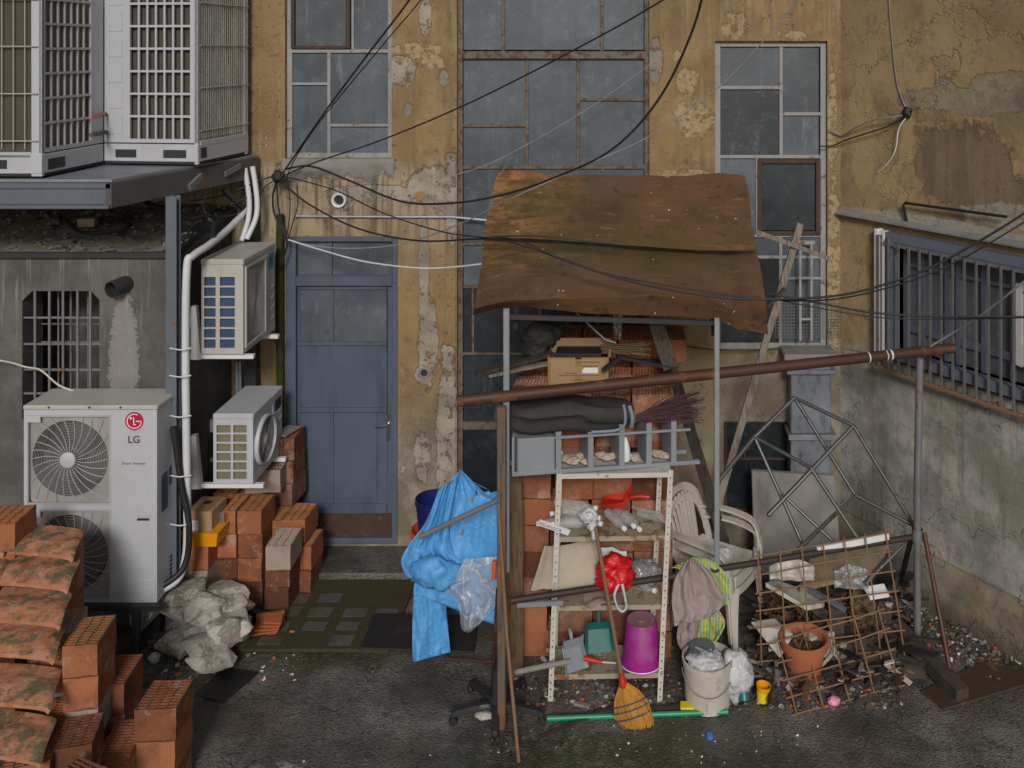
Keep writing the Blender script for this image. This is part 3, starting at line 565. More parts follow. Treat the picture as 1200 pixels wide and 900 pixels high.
# the stairwell window
T = OP[1]
pan = [pn(543, 586, -180, 57), pn(591, 702, -180, 57), pn(708, 753, -180, 57), pn(543, 614, 71, 146), pn(543, 614, 150, 195), pn(618, 675, 71, 195), pn(679, 753, 71, 115), pn(679, 753, 119, 195),
       pn(543, 587, 199, 285), pn(591, 704, 199, 285), pn(708, 753, 199, 285), pn(543, 588, 290, 336, 'glass'), pn(543, 551, 340, 415, 'glass_dark'), pn(555, 588, 340, 415, 'glass_dark'), pn(592, 753, 290, 415, 'glass_dark'), pn(543, 753, 419, 495, 'glass_dark'), pn(543, 753, 507, 650, 'glass_dark')]
brs = [hbar(64.5, 541, 756, 9, .02), vbar(588.5, -180, 60, 4), vbar(705, -180, 60, 4), vbar(616.5, 69, 196, 3.6), vbar(677, 69, 196, 3.6), hbar(148, 541, 615), hbar(117, 678.5, 755), hbar(197, 541, 756, 4),
       vbar(589, 199, 286, 3), vbar(706, 199, 286, 3), hbar(287.5, 541, 756, 3.5), hbar(338, 541, 588, 3), vbar(590, 288, 416, 3), vbar(553, 340, 416, 3), hbar(417, 541, 756, 3), hbar(501, 541, 756, 9, .02), vbar(632, 288, 416, 5, .01), vbar(700, 288, 416, 5, .01)]
pane_window('window', 'tall stairwell window with rust streaked steel bars', T, pan, brs, 'rust_frame', ['glass'], fw=.042)
# right hand tall window
pan = [pn(845, 914, 57, 101), pn(845, 914, 105, 182, 'glass_rain'), pn(919, 960, 57, 132), pn(919, 960, 136, 182), pn(845, 886, 187, 276), pn(893, 957, 194, 270, 'glass_dark'), pn(845, 914, 279, 301), pn(918, 962, 279, 301),
       pn(845, 914, 305, 405, 'glass_dark'), pn(918, 962, 305, 326), pn(918, 962, 330, 405)]
brs = [vbar(916.5, 55, 183, 4), hbar(103, 842, 915, 4), hbar(134, 918, 964, 4), hbar(184.5, 842, 964, 4), vbar(888, 186, 278, 3), hbar(278, 842, 964, 3), hbar(303, 842, 964, 3.6), vbar(916, 279, 409, 4), hbar(328, 918, 964, 3)]
pane_window('window', 'tall window with pale grey flaking frame and one rain speckled pane', OP[3], pan, brs, 'grey_frame', ['glass'], fw=.05)
cs = MB()
for q in (vbar(891, 187, 277, 5, .015), vbar(960, 187, 277, 5.5, .015), hbar(189.5, 893.6, 957, 5, .0155), hbar(274.5, 893.6, 957, 5, .0155)): cs.b2(q[0], q[1], .07-.02-q[4], .07, q[2], q[3])
obj('casement', cs, 'dark_frame', bld, smooth=0, bev=.003)
pane_window('window', 'low basement window with chipped red frame', OP[4], [pn(853, 962, 499, 539, 'glass_dark'), pn(853, 962, 543, 600, 'glass_dark')], [hbar(541, 853, 963, 3)], 'red_rust', ['glass'], fw=.036)
# door
dr = MB(); a, b, c, d = OP[2]; y = .04
dr.b2(a, a+.085, y-.05, y+.06, c, d); dr.b2(b-.045, b, y-.05, y+.06, c, d); dr.b2(a+.085, b-.045, y-.048, y+.06, d-.045, d)
dr.b2(a+.085, b-.045, y-.052, y+.06, fz(335), fz(324)); dr.b2(a+.085, b-.045, y-.03, y+.05, fz(325), fz(323) ); dr.b2(a+.085, b-.045, y-.05, y+.06, c, c+.05)
door = obj('door', dr, 'blue_frame', bld, smooth=0, bev=.005)
tb = MB(); tb.b2(fx(384.5), fx(388), y-.02, y+.03, fz(324), fz(281)); obj('transom_bar', tb, 'blue_frame', door, smooth=0)
for q in (pn(345, 384.5, 281, 324), pn(388, 460, 281, 324)):
    p = MB(); p.b2(q[0], q[1], y+.004, y+.012, q[2], q[3]); obj('pane', p, 'glass', door, smooth=0)
lf = MB(); y2 = y-.022; xa, xb = fx(347.5), fx(459.5); za, zb = fz(603), fz(336)
def L(px0, px1, py0, py1, out=0): lf.b2(fx(px0), fx(px1), y2-out, y2+.04, fz(py1), fz(py0))
L(347.5, 350, 336, 603); L(453, 459.5, 336, 603); L(350, 453, 336, 340.5); L(350, 453, 401.5, 406, .006); L(350, 453, 478.5, 484, .01); L(350, 453, 592, 603, .006); L(386.5, 390, 340.5, 401.5); L(386.5, 390, 484, 592, .002); L(440, 442, 484, 592, -.004)
lf.b2(xa+.01, xb-.01, y2+.012, y2+.034, fz(600), fz(404))
obj('door_leaf', lf, 'blue_paint', door, smooth=0, bev=.004)
for q in (pn(350, 386.5, 340.5, 401.5), pn(390, 453, 340.5, 401.5)):
    p = MB(); p.b2(q[0]-.005, q[1]+.005, y2+.016, y2+.024, q[2]-.005, q[3]+.005); obj('pane', p, 'glass', door, smooth=0)
kb = MB(); kb.b2(fx(349), fx(460), y-.005, y+.03, fz(631), fz(603)); obj('kickboard', kb, 'red_rust', door, smooth=0)
hd = MB(); hd.b2(fx(452.6), fx(457), y2-.012, y2, fz(517), fz(485)); hd.tube([(fx(455), y2-.005, fz(496.5)), (fx(455), y2-.05, fz(496.5)), (fx(452), y2-.055, fz(496.5)), (fx(441), y2-.052, fz(498)), (fx(438.5), y2-.05, fz(497))], .007, 8)
obj('handle', hd, 'chrome', door)
# wall fittings
hp = MB(); Rx = Matrix.Rotation(radians(90), 3, 'X')
hp.lathe([(.035, -.05), (.045, .03), (.062, .035), (.066, .01), (.066, 0)], (fx(398), 0, fz(234)), 20, Rx); hp.mat(1); hp.disc((fx(398), -.004, fz(234)), .04, Rx); hp.mat(0)
obj('vent_collar', hp, ['white', 'dark_in'], bld)
hq = MB(); hq.lathe([(.03, .003), (.04, .008), (.05, .0)], (fx(497), 0, fz(437)), 18, Rx); hq.mat(1); hq.disc((fx(497), -.002, fz(437)), .036, Rx)
obj('pipe_hole', hq, ['cement_slab', 'dark_in'], bld)
yd = MB(); yd.lathe([(0.001, .012), (.04, .01), (.043, 0)], (fx(492), 0, fz(230)), 20, Rx); obj('cap_disc', yd, 'yellow_pl' if False else 'tape', bld)
cd = MB(); cd.tube([(fx(346), -.014, fz(253)), (fx(470), -.014, fz(254)), (fx(530), -.016, fz(254)), (fx(575), -.02, fz(258))], .012, 8); obj('conduit', cd, 'galv', bld)
# pilaster strip and skirting, to break the flat plaster
pk = MB(); pk.b2(fx(523), fx(534.5), -.012, .002, .0, fz(190)); obj('pilaster_strip', pk, 'facade', bld, smooth=0, bev=.004)

# ------------------------------------------------------------------ wing wall on the right
U = Vector((.743, -1, 0)).normalized(); NW = Vector((-1, -.743, 0)).normalized(); C0 = Vector((XC, 0, 0))
def WR(u, z, n=0.0): return C0+U*u+NW*n+Vector((0, 0, z))
def uw(px): d = 7.822/((px-PX)/F+.743); return (CD-d)*1.2458
def zw(px, py): d = 7.822/((px-PX)/F+.743); return CH-(py-PY)/F*d
wing = thing('wing_building', 'stained wing wall with flaking ochre plaster above grey green render and a barred window', 'building')
u0, u1, wz0, wz1 = uw(1031), uw(1031)+2.2, 1.80, 2.86
ww = wall_cells([(u0, u1, wz0, wz1)], [0, 5.2], [-.05, TOP], tr=lambda u, z, d: WR(u, z, -d), dep=.25)
obj('wall', ww, 'wing', wing, smooth=0)
rm = MB(); 
for a_ in ((u0-.6, u1+.6, -1.6, -1.55), ): rm.add([WR(a_[0], 1.2, -1.6), WR(a_[1], 1.2, -1.6), WR(a_[1], 3.2, -1.6), WR(a_[0], 3.2, -1.6)], [(0, 1, 2, 3)])
rm.add([WR(u0-.6, 1.2, -.25), WR(u0-.6, 3.2, -.25), WR(u0-.6, 3.2, -1.6), WR(u0-.6, 1.2, -1.6)], [(0, 1, 2, 3)]); rm.add([WR(u0-.6, 3.2, -.25), WR(u1+.6, 3.2, -.25), WR(u1+.6, 3.2, -1.6), WR(u0-.6, 3.2, -1.6)], [(0, 1, 2, 3)]); rm.add([WR(u0-.6, 1.2, -.25), WR(u1+.6, 1.2, -.25), WR(u1+.6, 1.2, -1.6), WR(u0-.6, 1.2, -1.6)], [(0, 1, 2, 3)])
rm.add([WR(u1+.6, 1.2, -.25), WR(u1+.6, 3.2, -.25), WR(u1+.6, 3.2, -1.6), WR(u1+.6, 1.2, -1.6)], [(0, 1, 2, 3)])
obj('room', rm, 'dark_in', wing, smooth=0)
pl = MB()
def plin(u, v):
    uu = 5.2*u; z = .376*v; return WR(uu, z, .015+.05*(1-v)+.012*nz((uu*2, z*3, 0), 1)+.006*nz((uu*9, z*9, 2), 1)+(.03 if v < .999 else -.01))
pl.grid(plin, 90, 8); obj('plinth', pl, 'wing', wing)
lg = MB(); lg.prism([WR(-.0, 2.93, 0), WR(-.0, 2.93, .07), WR(-.0, 2.945, .07), WR(0, 2.965, 0)], U*2.75); obj('ledge', lg, 'cement_slab', wing, smooth=0)
def wbox(mb, ua, ub, za, zb, na, nb): 
    P = [WR(u, z, n) for z in (za, zb) for n in (na, nb) for u in (ua, ub)]
    mb.add(P, [(0, 2, 3, 1), (4, 5, 7, 6), (0, 1, 5, 4), (2, 6, 7, 3), (0, 4, 6, 2), (1, 3, 7, 5)])
wf = MB(); wbox(wf, u0+.10, u0+.17, wz0+.002, wz1-.002, -.02, .06); wbox(wf, u0+.17, u1, wz1-.075, wz1-.002, -.02, .06); wbox(wf, u0+.17, u1, wz0+.04, wz0+.115, -.02, .06); wbox(wf, u1-.06, u1, wz0+.115, wz1-.075, -.02, .06)
win = obj('window', wf, 'win_blue', wing, smooth=0, bev=.004)
wi = MB(); wbox(wi, u0, u0+.035, wz0, wz1+.01, -.03, .075); wbox(wi, u0+.10-.03, u0+.098, wz0, wz1, -.03, .065); wbox(wi, u0+.035, u0+.07, wz1-.04, wz1, -.03, .06); obj('outer_frame', wi, 'white', win, smooth=0, bev=.003)
gp = MB(); wbox(gp, u0+.17, u1-.06, wz0+.1, wz1-.07, -.125, -.119); obj('pane', gp, 'glass_wing', win, smooth=0)
mu = MB()
for q in (.17, .33, .56, .66, .88, 1.12, 1.30): wbox(mu, u0+q, u0+q+.035, wz0+.1, wz1-.07, -.118, -.085)
wbox(mu, u0+.17, u1-.06, wz0+.25, wz0+.31, -.1175, -.09); wbox(mu, u0+.17, u1-.06, wz1-.28, wz1-.25, -.1175, -.09)
obj('inner_frame', mu, 'win_blue', win, smooth=0)
pvc = MB(); ua, ub = uw(1186), uw(1186)+.62; za, zb = zw(1190, 430), zw(1186, 333)
wbox(pvc, ua, ua+.05, za, zb, -.082, -.04); wbox(pvc, ua+.05, ub, za, za+.16, -.0815, -.04); wbox(pvc, ua+.05, ub, zb-.05, zb, -.0815, -.04); wbox(pvc, ub-.05, ub, za+.16, zb-.05, -.0815, -.04); obj('casement', pvc, 'white', win, smooth=0, bev=.004)
gp2 = MB(); wbox(gp2, ua+.05, ub-.05, za+.16, zb-.05, -.075, -.068); obj('pane', gp2, 'glass_dark', win, smooth=0)
# grille
gr = thing('window_grille', 'rusty window grille of vertical bars on a corroded rail before the blue window', 'window grille', WR(u0, 1.74, .12))
rl = MB(); rl.bar(WR(u0, 1.742, .08), WR(u0+2.25, 1.742, .08), .035, .03); 
obj('rail', rl, 'rebar', gr, smooth=0, bev=.004)
rl2 = MB(); rl2.bar(WR(u0+.1, wz1-.09, .078), WR(u0+2.25, wz1-.09, .078), .006, .03); 
obj('top_rail', rl2, 'post_grey', gr, smooth=0)
for q in (0.02, 1.1, 2.2):
    for uu_, zz_ in ((u0+q, 1.76), (u0+q+.12, wz1-.09)): rl2 = MB(); rl2.bar(WR(uu_, zz_, -.01), WR(uu_, zz_, .075), .02, .02); obj('stay', rl2, 'post_grey', gr, smooth=0)
for i in range(22):
    q = u0+.05+.1*i
    b_ = MB(); b_.bar(WR(q, 1.75, .085), WR(q, wz1-.08 if i > 1 else wz1-.03, .085), .015, .015, up=NW); obj('bar', b_, 'bar_grey', gr, smooth=0)
# bent rod, cable cluster on the wing
rod = MB(); rod.tube([WR(uw(1063), zw(1063, 260), .004), WR(uw(1063), zw(1063, 240), .05), WR(uw(1066), zw(1066, 237), .06), WR(uw(1185), zw(1185, 253), .06)], .011, 8)
solo('bent_rod', 'black bent iron rod fixed to the wing wall above the barred window', 'rod', rod, 'black_plastic')

# ------------------------------------------------------------------ annex
AX, AY = -3.45, -1.0
ann = thing('concrete_shed', 'grey streaked concrete shed with a barred chamfered opening and rubble on its roof', 'shed', (AX, AY, 0))
gx0, gx1, gz0, gz1 = (26-PX)/F*7.1, (118-PX)/F*7.1, 1.55, 2.517
aw = wall_cells([(gx0, gx1, gz0, gz1)], [-7.0, AX], [-.05, 2.80], AY, .25)
aw.quad((AX, AY, -.05), (AX, 0, -.05), (AX, 0, 2.99), (AX, AY, 2.80))
c_ = .075
for xx, sg in ((gx0, 1), (gx1, -1)):
    aw.prism([(xx, AY+.001, gz1), (xx+sg*c_, AY+.001, gz1), (xx, AY+.001, gz1-c_)], (0, .24, 0))
aw.quad((gx0-.4, AY+.7, 1.2), (gx1+.4, AY+.7, 1.2), (gx1+.4, AY+.7, 2.7), (gx0-.4, AY+.7, 2.7))
aw.quad((gx0-.4, AY+.25, 1.2), (gx0-.4, AY+.7, 1.2), (gx0-.4, AY+.7, 2.7), (gx0-.4, AY+.25, 2.7)); aw.quad((gx1+.4, AY+.25, 1.2), (gx1+.4, AY+.7, 1.2), (gx1+.4, AY+.7, 2.7), (gx1+.4, AY+.25, 2.7))
obj('wall', aw, 'concrete', ann, smooth=0)
rf = MB()
def roof(u, v):
    x = -7+(AX-.02+7)*u; yv = AY+.01+.98*v
    return Vector((x, yv, 2.80+.2*v+.018*nz((x*3, yv*3, 0))+.025*max(0, nz((x*10, yv*10, 1)))+.012*nz((x*30, yv*30, 4))))
rf.grid(roof, 150, 45); obj('roof', rf, 'rubble_m', ann)
ed = MB(); ed.b2(-7, AX+.03, AY-.035, AY-.001, 2.77, 2.815); obj('roof_edge', ed, 'dark_steel', ann, smooth=0, bev=.004)
ef = MB(); ef.prism([(AX-.10, AY-.03, 2.81), (AX+.05, AY-.03, 2.79), (AX+.05, AY-.03, 2.70), (AX+.035, AY-.03, 2.70), (AX+.035, AY-.03, 2.78), (AX-.10, AY-.03, 2.80)], (0, 1.02, .19)); obj('roof_flashing', ef, 'dark_steel', ann, smooth=0)
gb = MB()
for px in (40, 57, 73, 90, 105): X = (px-PX)/F*7.1; gb.bar((X, AY+.012, gz0), (X, AY+.012, gz1), .016, .012, up=(0, 1, 0))
for py in (373, 392+12, 434, 462): Z = CH-(py-PY)/F*7.1; gb.bar((gx0, AY+.022, Z), (gx1, AY+.022, Z), .012, .014)
obj('grate', gb, 'post_grey', ann, smooth=0)
gb = MB()
for px in (47, 62, 83, 98): X = (px-PX)/F*7.1; gb.bar((X, AY+.23, gz0), (X, AY+.23, gz1), .012, .012, up=(0, 1, 0))
for py in (390, 412, 446): Z = CH-(py-PY)/F*7.1; gb.bar((gx0, AY+.235, Z), (gx1, AY+.235, Z), .012, .012)
obj('grate', gb, 'post_grey', ann, smooth=0)
vp = MB(); o = Vector(((147-PX)/F*7.1, AY, 2.57)); RY = Matrix.Rotation(radians(90), 3, 'X')
ax = Vector((-.35, -1, -.1)).normalized(); Rq = ax.to_track_quat('Z', 'Y').to_matrix()
vp.lathe([(.062, -.02), (.062, .13), (.054, .13), (.054, -.02)], o, 20, Rq); vp.mat(1); vp.disc(o+ax*.02, .054, Rq); vp.mat(0)
obj('flue_pipe', vp, ['dark_steel', 'dark_in'], ann)
q = MB(); rr_ = random.Random(8)
for _ in range(420):
    u_, v_ = rr_.random(), rr_.random(); u_ = .45+.55*u_; p = roof(u_, v_); k_ = rr_.choice((4, 5, 6)); s_ = rr_.uniform(.008, .045)*rr_.choice((.5, .6, 1)); e_ = Euler((rr_.uniform(-.6, .6), rr_.uniform(-.6, .6), rr_.uniform(0, 6))).to_matrix(); q.mat(rr_.choice((0, 0, 0, 1, 2)))
    q.prism([p+e_ @ Vector((cos(2*pi*i/k_)*s_*rr_.uniform(.6, 1), sin(2*pi*i/k_)*s_*rr_.uniform(.5, 1), 0)) for i in range(k_)], e_ @ Vector((0, 0, s_*rr_.uniform(.3, .8))))
o_ = obj('roof_rubble', q, ['rubble_m', 'cement_slab', 'dark_steel'], None, smooth=0, loc=(0, 0, 2.8)); tag(o_, 'loose grey rubble strewn over the flat roof of the shed', 'rubble', None, 'stuff')
rb = solo('half_brick', 'pinkish broken brick lying on the rubble of the shed roof', 'brick', MB().box(W(103, 263, 7.55)+Vector((0, 0, .02)), (.13, .10, .07), Matrix.Rotation(.2, 3, 'Z')), 'pale_block', bev=.006)
cbl = MB(); cbl.tube(smoothpath([W(165, 235, 7.4), W(185, 242, 7.3), W(200, 246, 7.25), W(222, 256, 7.2), W(240, 254, 7.4), W(250, 262, 7.4), W(248, 276, 7.25)]), .018, 8)
solo('rubber_hose', 'thick black hose crossing the rubble roof behind the steel post', 'hose', cbl, 'black_cable')
cbl = MB(); cbl.tube(smoothpath([W(72, 262, 7.5), W(72, 252, 7.6), W(95, 272, 7.35), W(140, 270, 7.4), W(152, 262, 7.5), W(120, 258, 7.6)]), .014, 8)
solo('rubber_hose', 'coil of black hose lying on the rubble around the pinkish brick', 'hose', cbl, 'black_cable')

# ------------------------------------------------------------------ steel platform
ZD = 3.44
pf = thing('steel_platform', 'blue grey steel platform with a chequer plate deck carrying two white condensers', 'platform', (-3.4, -1.15, 0))
dk = MB(); dk.prism([(-7, -1.56, ZD-.02), (-3.62, -1.56, ZD-.02), (-3.22, -.03, ZD-.02), (-7, -.03, ZD-.02)], (0, 0, .02)); obj('deck', dk, 'deck_plate', pf, smooth=0)
bm_ = MB(); 
bm_.prism([(-7, -1.565, ZD-.022), (-3.6, -1.565, ZD-.022), (-3.6, -1.565, ZD-.06), (-7, -1.565, ZD-.06)], (0, -.045, 0)); bm_.b2(-7, -3.6, -1.60, -1.575, ZD-.17, ZD-.06); bm_.b2(-7, -3.6, -1.64, -1.565, ZD-.195, ZD-.17)
obj('front_beam', bm_, 'steel_blue', pf, smooth=0, bev=.004)
sb = MB(); sb.prism([(-3.596, -1.61, ZD-.022), (-3.596, -1.61, ZD-.195), (-3.64, -1.61, ZD-.195), (-3.64, -1.61, ZD-.022)], (.40, 1.58, 0)); obj('side_beam', sb, 'rust_beam', pf, smooth=0, bev=.003)
sb = MB(); sb.bar(W(222, 220, 7.02), W(236, 206, 7.18), .02, .045); obj('gusset', sb, 'post_grey', pf, smooth=0); sb = MB(); sb.bar(W(264, 204, 7.6), W(282, 194, 7.8), .02, .04); obj('gusset', sb, 'post_grey', pf, smooth=0)
po = MB(); X = (203-PX)/F*6.95; Y = 6.95-CD
po.b2(X-.04, X+.04, Y-.035, Y-.027, 0, 3.26); po.b2(X-.04, X+.04, Y+.027, Y+.035, 0, 3.26); po.b2(X-.006, X+.006, Y-.027, Y+.027, 0, 3.26); po.b2(X-.045, X-.038, Y-.027, Y+.027, 0, 3.26)
obj('post', po, 'steel_blue', pf, smooth=0, bev=.002)
po = MB(); X2 = (294-PX)/F*8.0; po.b2(X2-.05, X2+.05, -.12, -.03, 1.3, ZD-.2); obj('post', po, 'dark_steel', pf, smooth=0, bev=.004)
po = MB(); po.bar(W(262, 222, 7.7), W(288, 248, 7.95), .035, .035); obj('brace', po, 'dark_steel', pf, smooth=0)

# ------------------------------------------------------------------ rooftop condensers
def face_grille(o, ux, wd, h, ml, mr, mb_, ncol, pitch, name_parent, out):
    """panel with slotted louvre opening; out = outward normal"""
    ux = Vector(ux); out = Vector(out); p = MB(); up = Vector((0, 0, 1))
    def bx(x0, x1, z0, z1, t0, t1):
        P = [o+ux*x+up*z+out*n for z in (z0, z1) for n in (t0, t1) for x in (x0, x1)]
        p.add(P, [(0, 2, 3, 1), (4, 5, 7, 6), (0, 1, 5, 4), (2, 6, 7, 3), (0, 4, 6, 2), (1, 3, 7, 5)])
    bx(0, ml, mb_, h, -.02, 0); bx(wd-mr, wd, mb_, h, -.02, 0); bx(ml, wd-mr, mb_, mb_+.03, -.02, 0); bx(ml, wd-mr, h-.06, h, -.02, 0)
    a, b = ml, wd-mr
    for i in range(1, ncol): x = a+(b-a)*i/ncol; bx(x-.007, x+.007, mb_+.03, h-.06, -.016, -.003)
    z = mb_+.03+pitch
    while z < h-.07: bx(a, b, z-.009, z+.009, -.018, -.001); z += pitch
    obj('louvre_panel', p, 'white_ac', name_parent, smooth=0)
    q = MB(); P = [o+ux*x+up*zz+out*n for zz in (mb_, h) for n in (-.08, -.045) for x in (ml-.01, wd-mr+.01)]
    q.add(P, [(0, 2, 3, 1), (4, 5, 7, 6), (0, 1, 5, 4), (2, 6, 7, 3), (0, 4, 6, 2), (1, 3, 7, 5)]); return q
def face_coil(o, ux, wd, h, ml, mr, mb_, hp, vn, parent, out):
    ux = Vector(ux); out = Vector(out); up = Vector((0, 0, 1)); p = MB()
    def bx(m_, x0, x1, z0, z1, t0, t1):
        P = [o+ux*x+up*z+out*n for z in (z0, z1) for n in (t0, t1) for x in (x0, x1)]
        m_.add(P, [(0, 2, 3, 1), (4, 5, 7, 6), (0, 1, 5, 4), (2, 6, 7, 3), (0, 4, 6, 2), (1, 3, 7, 5)])
    bx(p, 0, ml, 0, h, -.03, 0); bx(p, wd-mr, wd, 0, h, -.03, 0); bx(p, ml, wd-mr, h-.05, h, -.03, 0); bx(p, ml, wd-mr, mb_-.02, mb_+.02, -.03, .004)
    obj('corner_frame', p, 'white_ac', parent, smooth=0, bev=.003)
    g_ = MB(); z = mb_+.1
    while z < h-.03: g_.tube([o+ux*ml*.3+up*z+out*.012, o+ux*(wd-mr*.3)+up*z+out*.012], .005, 6); z += hp
    for i in range(vn): x = ml+(wd-ml-mr)*(i+.5)/vn; g_.tube([o+ux*x+up*(mb_+.04)+out*.006, o+ux*x+up*(h-.03)+out*.006], .0035 if vn < 15 else .0018, 6)
    obj('wire_guard', g_, 'grille_wire', parent)
    q = MB(); bx(q, ml-.01, wd-mr+.01, mb_, h-.02, -.06, -.02); return q
def condenser(label, o, yaw, wd, dp, h, kind):
    o = Vector(o); t = thing('rooftop_condenser', label, 'condenser unit', o, 'white condensers on the steel platform')
    R = Matrix.Rotation(yaw, 3, 'Z'); ex = R @ Vector((1, 0, 0)); ey = R @ Vector((0, 1, 0)); ez = Vector((0, 0, 1))
    def bx(m_, x0, x1, y0, y1, z0, z1): m_.box(o+ex*(x0+x1)/2+ey*(y0+y1)/2+ez*(z0+z1)/2, (x1-x0, y1-y0, z1-z0), R)
    b = MB(); bx(b, -wd+.004, -.004, .004, dp-.004, .0, .02); bx(b, -wd, 0, 0, dp, h, h+.03); bx(b, -wd+.1, -.1, .1, dp-.1, .02, h)
    obj('casing', b, 'dark_in', t, smooth=0)
    fl = o-ex*wd
    if kind == 'louvre front':
        c = face_grille(fl, ex, wd, h, .21, .065, .165, 7, .175, t, -ey); obj('coil', c, 'coil', t, smooth=0)
        c = face_coil(o, ey, dp, h, .03, .05, .16, .33, 22, t, ex); obj('coil', c, 'film', t, smooth=0)
    else:
        c = face_coil(fl, ex, wd, h, .06, .075, .15, .33, 10, t, -ey); obj('coil', c, 'coil', t, smooth=0)
        c = face_grille(o, ey, dp, h, .04, .16, .165, 7, .175, t, ex); obj('coil', c, 'ochre_coil', t, smooth=0)
    tr = MB(); bx(tr, -wd-.002, .002, -.004, dp, .02, .155); obj('base_tray', tr, 'white_ac', t, smooth=0, bev=.004)
    SLOTS = [(-wd+.09, -wd+.27, -.007, .01, .045, .115), (-.285, -.09, -.007, .01, .045, .115), (-.01, .0045, .03, .12, .04, .13)] if kind == 'louvre front' else [(-wd+.2, -wd+.32, -.007, .01, .05, .12), (-.3, -.24, -.007, .01, .05, .12), (-.42, -.34, -.007, .01, .045, .115), (-.01, .0045, .06, .26, .035, .12)]
    for sl_a in SLOTS: sl_ = MB(); bx(sl_, *sl_a); obj('slot', sl_, 'dark_steel', t, smooth=0, bev=.006)
    em = MB()
    if kind == 'louvre front':
        for k in range(8): bx(em, -wd+.03, -wd+.15, -.004, 0, .23+.2*k, .38+.2*k)
        obj('embossed_panel', em, 'white_ac', t, smooth=0, bev=.003)
    return t
condenser('white rooftop condenser wrapped in clear film on its side, next to the ochre wall', W(232, 193, 7.24), radians(-6), .77, .76, 1.75, 'louvre front')
condenser('white rooftop condenser with bare brown coil under a wire guard, at the deck edge', W(49, 207, 6.56), radians(-1), .95, .74, 1.75, 'coil front')
cp = MB(); cp.tube([W(106, 138, 7.0), W(114, 136, 7.15), W(123, 133, 7.28), W(123, 131, 7.4)], .013, 8); solo('copper_pipe', 'short red copper pipe joining the two white rooftop condensers', 'pipe', cp, 'copper')
cp = MB(); cp.tube([W(107, 158, 7.0), W(114, 157, 7.15), W(124, 155, 7.28), W(124, 154, 7.4)], .016, 8); solo('insulated_pipe', 'short dark pipe below the copper pipe between the rooftop condensers', 'pipe', cp, 'dark_steel')

# ------------------------------------------------------------------ big twin fan condenser
LD = 6.7; lx0, lx1 = (28-PX)/F*LD, (184-PX)/F*LD; ly = LD-CD; lz0, lz1 = .397, 1.797; ldp = .33
lgu = thing('twin_fan_condenser', 'tall white twin fan condenser with a round red logo standing before the grey shed', 'air conditioner', (lx1, ly, lz0))
def lX(px): return (px-PX)/F*LD
def lZ(py): return CH-(py-PY)/F*LD
sq = [(lX(31.5), lX(130), lZ(591), lZ(486.5)), (lX(31.5), lX(130), lZ(702), lZ(597))]
bd = wall_cells(sq, [lx0, lx1], [lz0, lz1], ly, .03)
bd.quad((lx1, ly, lz0), (lx1, ly+ldp, lz0), (lx1, ly+ldp, lz1), (lx1, ly, lz1)); bd.quad((lx0, ly, lz0), (lx0, ly+ldp, lz0), (lx0, ly+ldp, lz1), (lx0, ly, lz1)); bd.quad((lx0, ly+ldp, lz0), (lx1, ly+ldp, lz0), (lx1, ly+ldp, lz1), (lx0, ly+ldp, lz1)); bd.quad((lx0, ly, lz0), (lx1, ly, lz0), (lx1, ly+ldp, lz0), (lx0, ly+ldp, lz0))
obj('body', bd, 'white_ac', lgu, smooth=0)
tp = MB(); tp.b2(lx0-.006, lx1+.006, ly-.008, ly+ldp+.006, lz1-.026, lz1+.008); obj('top_cover', tp, 'cream_ac', lgu, smooth=0, bev=.008)
for px in (58, 105.5, 142): sc = MB(); sc.lathe([(.0001, .006), (.007, .004), (.008, 0)], (lX(px), ly-.008, lZ(477)), 10, Rx); obj('screw', sc, 'dark_steel', lgu)
